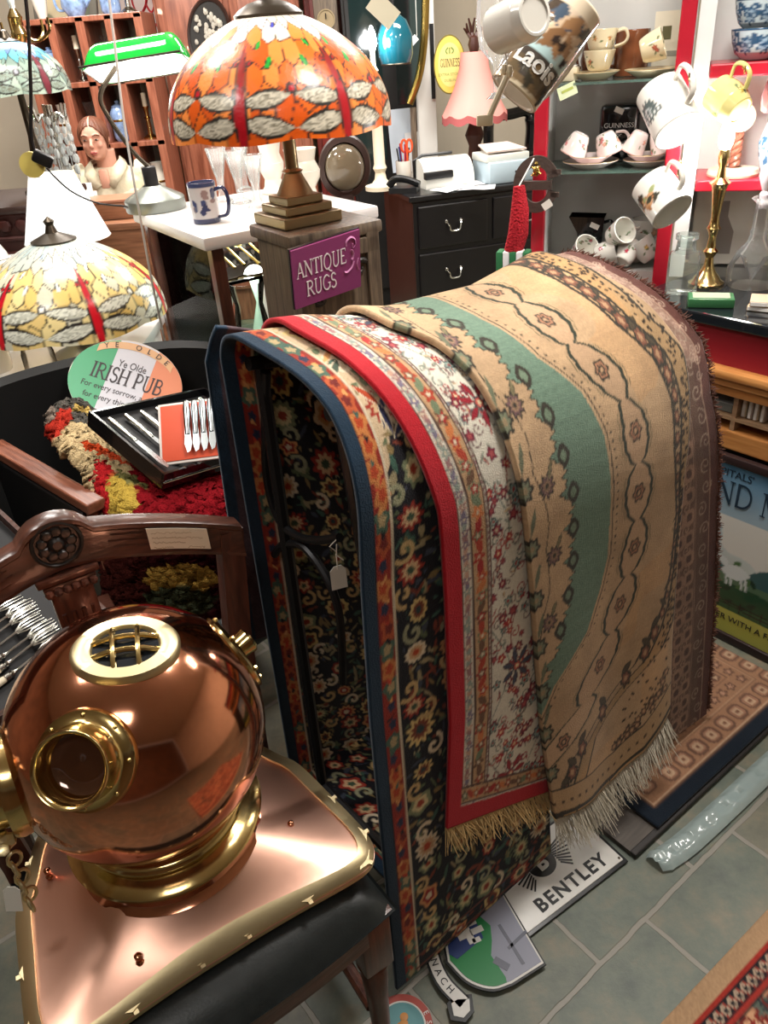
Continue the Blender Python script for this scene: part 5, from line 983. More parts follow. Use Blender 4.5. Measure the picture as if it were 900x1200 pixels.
# ---------------------------------------------------------------- crockery
IVORY = mat('ivory_china', srgb(222,208,176), .2, coat=.5); PINKW = mat('pink_white_china', srgb(232,214,210), .2, coat=.5); BLKG = mat('black_glaze', srgb(22,22,24), .15, coat=.6); COPD = mat('dark_copper_glaze', srgb(104,62,40), .2, .6)
def spot(s, z, d): p = wp(s, d, z); return p
def painted_cup(name, label, cat, M, r, h, canvas_fn, handle=True, flare=0, hm=None, seed=1, group=None, foot=True, hz=(.2,.85), hw=None, ha=0, pts=None, wall=None):
    o = placed(name, label, cat, M, group); c = Canvas(2*PI*r, h, .0015, srgb(224,222,214)); canvas_fn(c, random.Random(seed))
    K = 64; a = np.linspace(0, 2*PI, K, endpoint=False); hh = np.linspace(0, h, 48); rad = r*(1-flare+flare*np.sqrt(hh/h)) if pts is None else np.interp(hh, [q[1]*h for q in pts], [q[0]*r for q in pts]); G = np.empty((48, K, 3))
    G[..., 0] = rad[:, None]*np.cos(a); G[..., 1] = rad[:, None]*np.sin(a); G[..., 2] = hh[:, None]
    ob = link_mesh('body', grid_mesh('body', G, c.sample(np.broadcast_to(a*r, (48, K)), np.broadcast_to(hh[:, None], (48, K))), GLAZE, closed=True), o); md = ob.modifiers.new('wall', 'SOLIDIFY'); md.thickness = .003; md.offset = -1
    if foot: MB().lathe([(.0001, .002), (rad[0]*.8, .002), (rad[0]*.86, 0), (rad[0], 0.0005)], 40).build('foot', hm or CHINA, o)
    if handle: cup_handle(float(rad[28]), h, hw or r*.75, r*.13, z0=hz[0], z1=hz[1]).build('handle', hm or CHINA, o, rot=(0, 0, ha))
    return o
def flat(p, rz=0): return Matrix.Translation(p) @ Matrix.Rotation(rz, 4, 'Z')
def sprigs(cols, n=9, bg=None, rim=None):
    def f(c, rr):
        if bg: c.A[:] = bg
        for i in range(n):
            x, y = rr.uniform(0, c.w), rr.uniform(c.h*.2, c.h*.8); q = rr.choice(cols); c.flower(x, y, c.h*.13, 5, (q, tuple(min(1, k*1.6) for k in q)), .4, rr.random()*6)
            for k in range(2): c.leaf(x+rr.uniform(-.02,.02), y+rr.uniform(-.015,.015), c.h*.22, c.h*.09, rr.uniform(0, 3), srgb(104,120,84))
        if rim: c.rect(0, c.h*.95, c.w, c.h, rim)
    return f
IV = srgb(222,208,172); ROSE = [srgb(190,110,110), srgb(200,140,120), srgb(170,90,90)]; AUT = [srgb(176,120,70), srgb(150,80,60), srgb(140,130,80)]
def saucer(p, r, m, label, group=None, n=1, name='saucer'):
    o = thing(name, label, 'saucer', p, group=group); b = MB(); b.lathe([(.0001, .004), (r*.45, .003), (r*.5, 0), (r*.55, .001), (r*.8, .010), (r, .017), (r*.995, .019), (r*.8, .0125), (r*.5, .006), (.0001, .006)], 48); b.build('plate', m, o)
    b = MB(); b.lathe([(r*.985, .0178), (r*1.002, .0185), (r*.985, .0196)], 48); b.build('rim', MATS.get('gilt_rim') or mat('gilt_rim', srgb(190,160,100), .3, .6), o); return o
def on_shelf(x, y, z, dmin=.02): # foot of a thing seen at a pixel, standing at height z
    q = az(x, y, z); return V(q.x, q.y, z)
Z1, Z2, Z0 = 1.3725, 1.1625, .9005
# top glass shelf
saucer(spot(-.215, Z1, .085), .062, IVORY, 'cream saucer under the stacked ivory teacups on the top glass shelf')
painted_cup('teacup', 'ivory flowered teacup stacked uppermost, on the top glass shelf', 'cup', flat(spot(-.205, Z1+.060, .085), .4), .040, .052, sprigs(AUT, 8, IV), flare=.45, hm=IVORY, seed=3, group='ivory teacups', ha=-.5)
painted_cup('teacup', 'ivory flowered teacup at the bottom of the pair, on the top glass shelf', 'cup', flat(spot(-.207, Z1+.020, .085), .4), .040, .046, sprigs(AUT, 8, IV), flare=.45, hm=IVORY, seed=4, handle=False, group='ivory teacups')
saucer(spot(-.076, Z1, .075), .066, IVORY, 'cream saucer under the tipped cup, beside the red post on the top glass shelf')
painted_cup('teacup', 'ivory teacup lying tipped on its saucer beside the red post, top glass shelf', 'cup', Matrix.Translation(spot(-.105, Z1+.056, .075)) @ Matrix.Rotation(WA, 4, 'Z') @ Matrix.Rotation(1.25, 4, 'Y'), .038, .055, sprigs(AUT, 7, IV), flare=.4, hm=IVORY, seed=6, group='ivory teacups', ha=2.0)
t = thing('cream_dish', 'square cream dish beside the stacked ivory teacups on the top glass shelf', 'dish', spot(-.287, Z1, .085), WA); MB().box((0, 0, .016), (.062, .07, .032), bev=.006).build('body', IVORY, t); MB().box((0, 0, .034), (.052, .060, .005), bev=.002).build('lid', CHINA, t)
painted_cup('copper_mug', 'dark copper brown mug at the back of the top glass shelf', 'mug', flat(spot(-.135, Z1, .185), 1), .044, .105, lambda c, rr: (c.A.__setitem__(slice(None), srgb(112,66,42)), c.blotch(.4, .02)), hm=COPD, ha=1.5)
t = thing('brown_jug', 'small dark brown jug behind the stacked ivory teacups', 'jug', spot(-.235, Z1, .195)); MB().lathe([(.0001,.002),(.026,0),(.032,.04),(.024,.075),(.018,.09),(.022,.105),(.019,.105),(.014,.09),(.0001,.05)], 24).build('body', COPD, t); cup_handle(.026, .105, .022, .004).build('handle', COPD, t, rot=(0, 0, 2.4))
t = thing('white_card_box', 'upright white card with a small picture at the back of the top glass shelf', 'card', spot(-.045, Z1, .19), WA); MB().box((0, 0, .07), (.075, .008, .14)).build('card', mat('ivory_card', srgb(226,218,196), .6), t, smooth=False); MB().box((-.006, -.0045, .092), (.022, .001, .03)).build('picture', mat('olive_picture', srgb(96,92,60), .6), t, smooth=False); MB().box((0, -.0045, .045), (.05, .001, .012)).build('caption', mat('grey_print', srgb(150,146,132), .6), t, smooth=False)
t = thing('shelf_label', 'pale green price label on the front edge of the top glass shelf', 'label', wp(-.285, .004, 1.355), WA, rot=(0, 0, 0)); MB().box((.01, -.006, 0), (.048, .002, .030), rot=Matrix.Rotation(-.35, 3, 'Y')).build('label_card', mat('pale_green_card', srgb(206,216,176), .6), t, smooth=False); MB().box((.01, -.0075, .002), (.03, .001, .006), rot=Matrix.Rotation(-.35, 3, 'Y')).build('writing', mat('olive_ink', srgb(170,180,90), .6), t, smooth=False)
# middle glass shelf
for i, (s, d, lb) in enumerate(((-.212, .075, 'between the white side and the black jug'), (-.067, .075, 'beside the red post'))):
    saucer(spot(s, Z2, d), (.074, .060)[i], PINKW, 'large pink white plate under cups '+lb+', middle shelf', name='plate'); saucer(spot(s, Z2+.012, d), (.056, .050)[i], PINKW, 'pink white saucer on the plate '+lb+', middle shelf', 'pink and white saucers')
    for j, (dx, tl_) in enumerate(((-.024, .42), (.028, -.38))):
        painted_cup('pink_teacup', ['leaning upturned pink teacup ', 'leaned upon pink teacup '][j]+lb+', middle shelf', 'cup', Matrix.Translation(spot(s+dx*(1.1, .72)[i], Z2+.084, d)) @ Matrix.Rotation(WA, 4, 'Z') @ Matrix.Rotation(PI+tl_, 4, 'Y'), (.036, .031)[i], .056, sprigs(ROSE, 8, srgb(234,220,214), srgb(200,150,140)), flare=.5, hm=PINKW, seed=20+i*2+j, group='pink teacups', ha=1.7+j)
t = thing('black_pub_jug', 'tall square black pub jug with white lettering on the middle glass shelf', 'jug', spot(-.150, Z2, .185), WA); MB().box((0, 0, .072), (.105, .070, .144), bev=.012).build('body', BLKG, t); MB().tube([(.05, 0, .12), (.076, 0, .12), (.078, 0, .06), (.05, 0, .045)], .006, 8).build('handle', BLKG, t); WI = mat('white_ink', srgb(206,204,200), .5)
for z, tx, sz in ((.085, 'GUINNESS', .017), (.062, 'for', .015), (.042, 'strength', .015)): text(tx, sz, WI, t, (0, -.0360, z+.008), (PI/2, 0, 0), depth=.001)
MB().box((-.002, -.0360, .130), (.024, .001, .014), rot=Matrix.Rotation(.4, 3, 'Y')).build('price_sticker', CHINA, t, smooth=False)
# bottom of the recess
t = thing('black_jug', 'black triangular lipped jug with white script at the bottom of the shelf recess', 'jug', spot(-.205, Z0, .15), WA); MB().prism([(-.036,-.03),(.036,-.03),(.036,.03),(-.036,.03)], 0, .0).build('base', BLKG, t) if False else MB().sheet([[(-.030,-.03,0),(.034,-.03,0),(.034,.03,0),(-.030,.03,0),(-.030,-.03,0)], [(-.036,-.034,.08),(.036,-.034,.08),(.036,.034,.08),(-.036,.034,.08),(-.036,-.034,.08)], [(-.062,-.034,.125),(.038,-.034,.122),(.038,.034,.122),(-.062,.034,.125),(-.062,-.034,.125)]]).build('body', BLKG, t, smooth=False)
cup_handle(.034, .12, .03, .005).build('handle', BLKG, t); text('Jug', .026, WI, t, (0, -.0350, .065), (PI/2, 0, 0), depth=.002, shear=.3); MB().box((.012, -.0355, .10), (.026, .001, .014), rot=Matrix.Rotation(.4, 3, 'Y')).build('price_sticker', CHINA, t, smooth=False)
for i, (s, d, z, tx, ty, lb) in enumerate(((-.215, .045, .046, .9, .3, 'tipped on its side in front of the black jug'), (-.150, .045, .042, 1.3, 1.2, 'second along from the black jug, lying on its side'), (-.095, .04, .044, .8, 2.2, 'leaning in the middle of the cup heap'), (-.045, .05, .050, -.7, 1.0, 'against the red post'), (-.120, .03, .098, 1.1, .4, 'on top of the cup heap'), (-.070, .10, .040, .3, 0, 'standing behind the cup heap'))):
    painted_cup('flowered_cup', 'white flowered cup '+lb+', shelf recess', 'cup', Matrix.Translation(spot(s, Z0+z, d)) @ Matrix.Rotation(ty, 4, 'Z') @ Matrix.Rotation(tx, 4, 'X') @ Matrix.Translation(V(0, 0, -.03)), .036, .060, sprigs([srgb(150,40,60), srgb(110,130,100), srgb(190,160,90)], 8), flare=.4, seed=40+i, group='flowered cups in the recess')
painted_cup('picture_mug', 'white mug printed with dark figures at the back of the recess', 'mug', flat(spot(-.055, Z0, .17), 1), .040, .11, sprigs([srgb(40,44,60), srgb(150,90,60), srgb(190,150,120)], 14), seed=77, ha=2.0)
# mugs hung on hooks from the red post and the red shelf
HOOK = mat('brass_hook', srgb(176,140,80), .3, 1)
def hung_mug(name, label, hook, axis_img, r, h, fn, seed, face=None, hm=None, pts=None, hw=None):
    """hook: world point; the handle hangs there, the body's axis leans along axis_img (a world direction, mouth end)."""
    ax = Vector(axis_img).normalized(); out = (hook*0+V(0,0,1)); side = (out-ax*out.dot(ax)).normalized()
    R_ = (hw or r*.75)+r; org = hook-side*(R_-.006)-ax*h*.55; M = basis(org, side, ax.cross(side)); o = painted_cup(name, label, 'mug', M, r, h, fn, seed=seed, hm=hm, pts=pts, hw=hw, hz=(.22,.82))
    return o, M
def post_hook(name, p, label, back):
    o = thing(name, label, 'hook', p); MB().tube([tuple(q) for q in spline([tuple(back), tuple(back*.3+V(0,0,.004)), (0,0,-.010), tuple(-back*.25+V(0,0,-.006)), tuple(-back*.3+V(0,0,.006))], 16)], .002, 6).build('hook_wire', HOOK, o); MB().ball(tuple(back), .005, 8).build('screw', HOOK, o)
def emblem(c, rr):
  for x in (c.w*.25, c.w*.75):
    g = srgb(86,96,96); c.flower(x, c.h*.52, .030, 14, (g, srgb(214,216,214)), .25); c.flower(x, c.h*.52, .020, 9, (g, srgb(190,196,196), g), .4); c.rect(x-.034, c.h*.36, x+.034, c.h*.46, g)
    for k in range(6): c.rect(x-.030+.011*k, c.h*.385, x-.024+.011*k, c.h*.44, srgb(220,222,220))
def scene_(c, rr):
  for x in (c.w*.27, c.w*.73):
    for i in range(26): c.leaf(x+rr.uniform(-.03,.035), c.h*(.30+.4*rr.random()), .026, .012, rr.uniform(0, 3), rr.choice([srgb(60,60,50), srgb(170,120,80), srgb(150,160,110), srgb(196,150,110), srgb(110,80,60)]))
p1 = at(808, 88, 1.985); hung_mug('hanging_mug', 'white mug with a grey emblem hanging tilted from the red post', p1, -WU*.42+V(0,0,1)*.62+WN*.55, .056, .120, emblem, 5, hm=CHINA, hw=.046)
post_hook('mug_hook', p1, 'small brass hook on the red post above the emblem mug', WN*.125)
p2 = at(795, 199, 1.985); hung_mug('hanging_mug', 'white mug with a country scene hanging tilted from the red post', p2, -WU*.55+V(0,0,1)*.55+WN*.52, .052, .098, scene_, 6, hm=CHINA, hw=.034)
post_hook('mug_hook', p2, 'small brass hook on the red post above the country scene mug', WN*.125)
YEL = mat('yellow_glaze', srgb(216,206,128), .2, coat=.5); p3 = at(873, 80, 2.0)
hung_mug('hanging_mug', 'yellow mug with leaf sprays hanging from the upper red shelf', p3, -WU*.60+V(0,0,1)*.42+WN*.50, .044, .082, sprigs([srgb(170,150,70)], 6, srgb(220,210,140)), 7, hm=YEL, hw=.036, pts=[(0, .72), (.3, .95), (.6, 1.0), (1, .93)] and [(.72, 0), (.95, .3), (1.0, .6), (.93, 1)])
post_hook('mug_hook', p3, 'small brass hook under the upper red shelf above the yellow mug', WN*.05)
t = thing('pink_glass', 'pink lustre glass hanging at the right end of the red shelf', 'glass', at(902, 112, 2.02)+V(.01,0,0)); MB().lathe([(.006, .05), (.02, .03), (.028, 0), (.024, -.03), (.018, -.036), (.0001, -.036)], 24).build('body', mat('pink_lustre', srgb(150,96,96), .1, .5, coat=.6), t); MB().tube([(0, 0, .05), (0, 0, .09), (.01, .03, .095)], .0015, 6).build('hook_wire', HOOK, t); t['label'] = 'pink lustre glass hanging under the upper red shelf, beside the yellow mug'
# blue bowls on the upper red shelf
def bluebowl(c, rr):
    c.A[:] = srgb(190,206,212); B_ = srgb(40,78,112)
    for k in range(9):
        x = c.w*k/9; c.flower(x, c.h*.5, .022, 8, (B_, srgb(150,176,196), B_), .4, k)
        for q in range(4): c.leaf(x+rr.uniform(.01,.03), c.h*rr.uniform(.2,.85), .022, .010, rr.uniform(0, 3), B_)
    c.rect(0, c.h*.94, c.w, c.h, B_)
for z, lb, sd in ((0, 'blue and white flowered bowl, lower of the pair on the upper red shelf', 1), (.060, 'blue and white patterned bowl stacked on another, upper red shelf', 2)):
    painted_cup('blue_bowl', lb, 'bowl', flat(wp(.165, .06, 1.397+z), 1), .066, .066, bluebowl, handle=False, pts=[(.5, 0), (.8, .25), (.93, .6), (1.0, 1)], seed=sd, group='blue and white bowls')
# lower red shelf: barley twist stand with a round dial, blue vase, and the lit candlestick lamp on the counter
t = thing('twist_stand', 'barley twist wooden stand with a pale ring on top, on the lower red shelf', 'stand', wp(.150, .055, 1.139), WA); TW = woodmat('twist_wood', srgb(112,58,46), srgb(150,92,70), .4, 10, 2)
MB().lathe([(.0001, 0), (.062, 0), (.064, .006), (.060, .016), (.02, .02)], 36).build('base', mat('pale_stone', srgb(206,190,168), .5), t)
for ph_ in (0, PI): MB().tube([(.0065*math.cos(ph_+k*.55), .0065*math.sin(ph_+k*.55), .016+k*.0028) for k in range(30)], .0085, 8).build('twist_column', TW, t)
b = MB(); b.M = Matrix.Translation(V(0, -.012, .135)) @ Matrix.Rotation(PI/2, 4, 'X'); b.tube([(.028*math.cos(a), .028*math.sin(a), 0) for a in np.linspace(0, 2*PI, 33)[:-1]], .006, 8, closed=True); b.build('ring', mat('cream_ring', srgb(236,226,196), .4), t); b = MB(); b.M = Matrix.Translation(V(0, -.010, .135)) @ Matrix.Rotation(PI/2, 4, 'X'); b.lathe([(.0001, 0), (.022, 0), (.022, .003)], 28); b.build('dial', mat('gilt_dial', srgb(220,190,130), .3, .4), t)
painted_cup('blue_vase', 'blue and white vase standing on the lower red shelf beside the twist stand', 'vase', flat(wp(.245, .06, 1.139), 1), .046, .15, bluebowl, handle=False, pts=[(.6, 0), (.9, .3), (1, .5), (.7, .8), (.75, 1)], seed=9)
CT = .8895
def on_counter(x, y): q = az(x, y, CT); return V(q.x, q.y, CT)
p = on_counter(827, 333); cl_ = thing('candlestick_lamp', 'tall brass candlestick lamp with a glowing bulb, on the black counter before the red shelves', 'lamp', p)
hh = at(838, 176, p.y).z-CT; b = MB()
b.lathe([(.0001, 0), (.044, 0), (.045, .006), (.036, .012), (.030, .022), (.020, .034), (.012, .05), (.010, .07), (.016, .08), (.020, .086), (.012, .094), (.009, .12), (.013, .135), (.018, .142), (.013, .15), (.010, .17), (.014, .21), (.017, .235), (.020, .244), (.026, .25), (.012, .262), (.008, .285), (.012, .295), (.014, .31), (.010, .33), (.012, hh)], 28, False, True); b.build('stem', BRASS, cl_)
b = MB(); b.lathe([(.011, hh), (.016, hh+.012), (.018, hh+.03), (.012, hh+.055), (.004, hh+.07), (.0001, hh+.074)], 20); b.build('bulb', mat('glowing_bulb', (1,1,1), .3, emit=(1,.99,.95), estr=60), cl_); bulb(p+V(0,0,hh+.03)-WN*.04, 7, (1,.97,.92), .03)
t = thing('glass_bottle', 'square clear glass bottle with a short neck on the counter, beside the brass candlestick', 'bottle', on_counter(797, 345), WA); MB().box((0, 0, .055), (.075, .06, .105), bev=.012).build('body', glassmat('pale_bottle_glass', (.90,.95,.93), .03, clear=.72, milk=.10), t); MB().lathe([(.026, .105), (.024, .115), (.022, .135), (.027, .138), (.027, .15), (.020, .15), (.020, .12)], 24).build('neck', MATS['pale_bottle_glass'], t)
for i, (x, y, k, lb) in enumerate(((879, 334, 1.0, 'wide based clear glass decanter with a round stopper on the counter'), (926, 345, .97, 'clear cut glass decanter at the edge of the picture, next to the wide based one'))):
    t = thing('glass_decanter', lb, 'decanter', on_counter(x, y)); W_ = (.062, .046)[i]
    MB().lathe([(.0001, .003), (W_*.9, 0), (W_, .01), (W_, .045), (W_*.7, .085), (.024, .11), (.019, .13), (.018, .20), (.022, .206), (.030, .212), (.026, .216), (.014, .20), (.014, .12), (W_*.6, .08), (.0001, .01)], 36).build('body', GLASSY, t)
    MB().lathe([(.012, .19), (.015, .222), (.010, .23), (.016, .245), (.022, .262), (.020, .28), (.010, .29), (.0001, .292)], 14).build('stopper', mat('cut_stopper', srgb(190,176,180), .05, .3, coat=1) if i == 0 else GLASSY, t)
    b = MB()
    if i == 1:
        for q in range(16): b.tube([((W_+.0005)*math.cos(q*.3927), (W_+.0005)*math.sin(q*.3927), .012), ((W_+.0005)*math.cos(q*.3927), (W_+.0005)*math.sin(q*.3927), .045)], .0035, 5)
        b.build('cut_ribs', GLASSY, t)
    else: b.lathe([(.0195, .128), (.0225, .133), (.0195, .138)], 28); b.build('neck_ring', GLASSY, t)
t = thing('white_picture_card', 'white board with a grey bottle silhouette standing behind the decanters', 'board', wp(.172, .140, CT+.002), WA); MB().box((0, 0, .105), (.20, .006, .205)).build('board', CHINA, t, smooth=False); MB().prism([(-.03,0),(.03,0),(.032,.06),(.012,.10),(.012,.14),(-.012,.14),(-.012,.10),(-.032,.06)], 0, .001).build('silhouette', mat('grey_silhouette', srgb(150,142,136), .6), t, (-.025, -.0035, .03), (PI/2, 0, 0), smooth=False)
t = thing('green_box', 'flat green box with a pale printed lid on the counter edge', 'box', on_counter(832, 357), CA+.6); MB().box((0, 0, .011), (.105, .062, .022), bev=.003).build('body', mat('green_box', srgb(52,104,64), .4), t); MB().box((0, 0, .0225), (.085, .046, .0015)).build('label', mat('faded_label', srgb(150,166,140), .5), t, smooth=False)
for i, z in enumerate((0, .0125)): t = thing('tan_booklet', ['tan booklet at the bottom of the pair on the counter by the picture edge', 'tan booklet on top of another on the counter'][i], 'book', on_counter(897, 364)+V(.02, .01, z), CA+.3+.15*i, 'booklets on the counter'); MB().box((0, 0, .006), (.10, .07, .012), bev=.002).build('cover', mat('tan_cover'+str(i), srgb(206-20*i,176-16*i,136), .6), t); MB().box((0, -.001, .006), (.096, .071, .008)).build('pages', PALE, t, smooth=False)
# ---------------------------------------------------------------- signs and rugs on the floor
def fbasis(o, x, z=.0): return basis(V(o[0], o[1], z), (x[0], x[1], 0), (-x[1], x[0], 0))
SWH = mat('enamel_white', srgb(206,204,198), .35, var=.04); SBK = mat('enamel_black', srgb(20,22,24), .35)
bs = placed('bentley_sign', 'white enamel car badge sign with black letters, half under the fringed rugs on the floor', 'sign', fbasis((.448,1.008), (.853,.522), .003))
MB().box((-.20, .078, .002), (.40, .162, .004), bev=.002).build('border', SBK, bs); MB().box((-.20, .079, .0045), (.386, .148, .003), bev=.001).build('panel', SWH, bs)
text('BENTLEY', .040, SBK, bs, (-.130, .030, .0065), spacing=1.22, bold=.0012)
b = MB(); b.lathe([(.0001, 0), (.033, 0), (.033, .001)], 32, sx=1, sy=.9); b.build('badge_disc', SBK, bs, (-.150, .098, .0062)); text('B', .045, SWH, bs, (-.150, .098, .0078), name='badge_letter', bold=.002)
for sg in (-1, 1):
    b = MB()
    for k in range(9): a = .25-.13*k; b.box((-.150+sg*(.060-.002*k), .098+.022-.0065*k, .0062), (.050-.003*k, .0036, .001), rot=Matrix.Rotation(sg*a, 3, 'Z'))
    b.build('badge_wing', SBK, bs, smooth=False)
nb = MB(); nb.ball((-.012, .012, .006), .003, 8); nb.build('nail', DBRONZE, bs)
E1, E2 = np.array([.18,.954]), np.array([.234,.805]); ed = E2-E1; wS = float(np.hypot(*ed)); ux = ed/wS
cs = placed('crest_sign', 'shield shaped county crest sign with a white castle, lying on the slate floor', 'sign', fbasis((E1+E2)/2, ux, .0135))
h2 = wS/2
def shield(k, dy=0): return [(-h2*k, -.003*(1-k)*60+dy-.0), (h2*k, -.003*(1-k)*60+dy)] + [tuple(p) for p in spline([(h2*1.10*k, -.075*k), (h2*1.02*k, -.115*k), (h2*.62*k, -.150*k), (0, -.168*k)], 14)] + [tuple(p) for p in spline([(0, -.168*k), (-h2*.62*k, -.150*k), (-h2*1.02*k, -.115*k), (-h2*1.10*k, -.075*k)], 14)][1:]
MB().prism(shield(1), -.004, 0).build('border', SBK, cs, smooth=False); MB().prism([(x*.955, y*.955-.003) for x, y in shield(1)], 0, .0008).build('edge', SWH, cs, smooth=False)
LIL = mat('lilac_enamel', srgb(136,138,152), .35); GRN = mat('green_enamel', srgb(28,118,62), .35); NVY = mat('navy_enamel', srgb(34,54,108), .35)
ins = [(x*.91, y*.91-.006) for x, y in shield(1)]; MB().prism(ins, .0008, .0014).build('field', LIL, cs, smooth=False)
lower = [p for p in ins if p[1] < -.06]; MB().prism([(-h2*.90, -.075), (-h2*.35, -.058), (0, -.070), (h2*.3, -.085), (h2*.88, -.080)]+[p for p in ins[2:] if p[1] < -.082], .0014, .0019).build('hill', GRN, cs, smooth=False)
MB().prism([(-h2*.9, -.078), (-.012, -.082), (.004, -.16*.91)]+[p for p in ins if p[0] < 0 and p[1] < -.085][::1], .0019, .0024).build('lake', NVY, cs, smooth=False)
b = MB()
for x0, y0, w_, hh_ in ((-.052, -.112, .042, .014), (-.052, -.100, .010, .020), (-.036, -.100, .012, .026), (-.018, -.104, .010, .016), (-.046, -.126, .022, .014)): b.box((x0+w_/2, y0+hh_/2, .0028), (w_, hh_, .0008))
b.build('castle', SWH, cs, smooth=False)
b = MB(); b.box((.02, -.040, .0018), (.085, .006, .0008), .05); b.box((.018, -.025, .0018), (.006, .05, .0008), .3); b.box((.045, -.075, .0018), (.030, .014, .0008), .6); b.build('grey_device', mat('grey_enamel', srgb(98,100,112), .4), cs, smooth=False)
b = MB(); q = [(-.095, -.075), (-.085, -.120), (-.060, -.152), (-.025, -.170), (.025, -.173), (.072, -.157)]; q2 = [(-.122, -.078), (-.112, -.132), (-.078, -.175), (-.032, -.198), (.028, -.202), (.084, -.184)]
b.prism([tuple(p) for p in spline(q, 20)]+[tuple(p) for p in spline(q2, 20)][::-1], -.003, .001); rib = b.build('ribbon', SBK, cs, smooth=False)
b = MB(); f = lambda a, c, t: (a[0]*(1-t)+c[0]*t, a[1]*(1-t)+c[1]*t); A2 = [tuple(p) for p in spline(q, 20)]; B2 = [tuple(p) for p in spline(q2, 20)]
b.prism([f(a, c, .12) for a, c in zip(A2, B2)]+[f(a, c, .86) for a, c in zip(A2, B2)][::-1], .001, .0016); b.build('ribbon_face', SWH, rib, smooth=False)
for i, ch in enumerate('FEAR MANACH'):
    t = .20+.68*i/10; k = t*19; j = min(18, int(k)); fr = k-j; a, c, n2 = A2[j], B2[j], A2[j+1]; m_ = f(f(a, n2, fr), f(c, B2[j+1], fr), .5)
    if ch != ' ': text(ch, .018, SBK, rib, (m_[0], m_[1], .0022), (0, 0, math.atan2(n2[1]-a[1], n2[0]-a[0])), name='lettering')
MB().prism([(.070, -.150), (.098, -.160), (.108, -.182), (.094, -.204), (.066, -.198), (.060, -.180)], -.003, .001).build('scroll_end', SBK, cs, smooth=False); MB().prism([(.076, -.158), (.094, -.166), (.100, -.182), (.090, -.196), (.070, -.191), (.068, -.178)], .001, .0016).build('scroll_face', SWH, cs, smooth=False)
rs = placed('round_sign', 'small round sign with a red rim and teal centre on the slate floor', 'sign', fbasis((-.040,.722), (.85,.52), .004))
MB().lathe([(.0001, -.002), (.055, -.002), (.055, .001), (.0001, .001)], 48).build('rim', mat('sign_red_rim', srgb(156,60,48), .4), rs); MB().lathe([(.0001, .0012), (.040, .0012), (.040, .001)], 48).build('centre', mat('sign_teal', srgb(78,130,134), .4), rs); b = MB(); b.lathe([(.040, .0011), (.0415, .0016), (.043, .0011)], 48); b.build('inner_ring', SWH, rs)
b = MB(); b.ball((0, 0, .002), .014, 10, (1, .6, .15)); b.ball((.012, .010, .002), .008, 10, (1, 1, .2)); b.build('figure', mat('sign_amber', srgb(176,120,60), .5), rs)
for ch, a in (('M', 150), ('A', 132), ('E', -8), ('S', -28)): text(ch, .013, SWH, rs, (.0485*math.cos(math.radians(a)), .0485*math.sin(math.radians(a)), .0014), (0, 0, math.radians(a-90)))
# --- flat rugs
FLATP = PILE
def flat_rug(name, o, x, L_, W_, z, canvas, label, th=.009):
    nx, ny = int(L_/.004), int(W_/.004); gx, gy = np.meshgrid(np.linspace(0, L_, nx), np.linspace(0, W_, ny)); P = np.stack([gx, gy, 0*gx+th], -1); ob = link_mesh(name, grid_mesh(name, P, canvas.sample(gx, gy), FLATP), label=label, cat='rug'); ob.matrix_world = fbasis(o, x, z); md = ob.modifiers.new('thickness', 'SOLIDIFY'); md.thickness = th; md.offset = -1; return ob
c = Canvas(.66, .57, .002, srgb(150,112,86)); rr = random.Random(21); X, Y = c.X, c.Y; D_ = np.minimum(np.minimum(X, Y), np.minimum(.66-X, .57-Y)); LB = srgb(180,150,122); DK = srgb(104,76,62)
c.mask(D_ > .16, srgb(140,106,84))
for i in range(500): x, y = rr.uniform(.17, .49), rr.uniform(.17, .40); c.flower(x, y, .014, rr.choice([4,5]), (rr.choice([DK, srgb(40,50,60), srgb(110,70,56)]), LB), .35, rr.random()*6); 
m_ = (np.hypot((X-.30)/.16, (Y-.21)/.05) < 1)|(np.hypot((X-.42)/.08, (Y-.27)/.06) < 1); c.mask(m_, srgb(34,44,52))
for i in range(60): x, y = rr.uniform(.16, .50), rr.uniform(.165, .32); (np.hypot((x-.30)/.16, (y-.21)/.05) < 1 or np.hypot((x-.42)/.08, (y-.27)/.06) < 1) and c.flower(x, y, .010, 5, (srgb(150,120,110), srgb(120,60,60)), .3)
def border(d0, d1, fn, per):
    m = (D_ > d0) & (D_ < d1); dm = (d0+d1)/2
    for k in np.arange(per/2, .66, per):
        for y in (dm, .57-dm): 
            if d1 < k < .66-d1: fn(k, y)
    for k in np.arange(per/2, .57, per):
        for x in (dm, .66-dm):
            if d0 < k < .57-d0: fn(x, k)
border(.042, .098, lambda x, y: c.flower(x, y, .026, 4, (DK, srgb(150,110,88), LB, srgb(120,84,66)), .12, PI/4), .056)
border(.108, .150, lambda x, y: c.flower(x, y, .016, 5, (DK, srgb(170,130,106)), .4, x*9), .036)
for d in (.036, .040, .102, .106, .152): c.mask(np.abs(D_-d) < .0014, LB if d in (.040, .106) else DK)
c.mask(D_ < .034, srgb(24,32,42)); c.blotch(.10, .06); c.noise(.12)
pf = placed('low_platform', 'low dark wooden platform under the patterned beige mat', 'platform', fbasis((.462,1.012), (.81,.587), 0))
MB().box((.352, .33, .008), (  .70, .64, .012)).build('deck', woodmat('dark_plank', srgb(56,50,46), srgb(88,80,72), .5, 7, 0, 0), pf, smooth=False); MB().box((.352, .004, .009), (.70, .016, .012), bev=.003).build('edge_strip', mat('dark_strip', srgb(40,36,34), .5), pf, smooth=False)
flat_rug('patterned_mat', (.530, 1.066), (.81,.587), .605, .56, .017, c, 'patterned beige floor mat with a navy edge, beyond the hanging rugs')
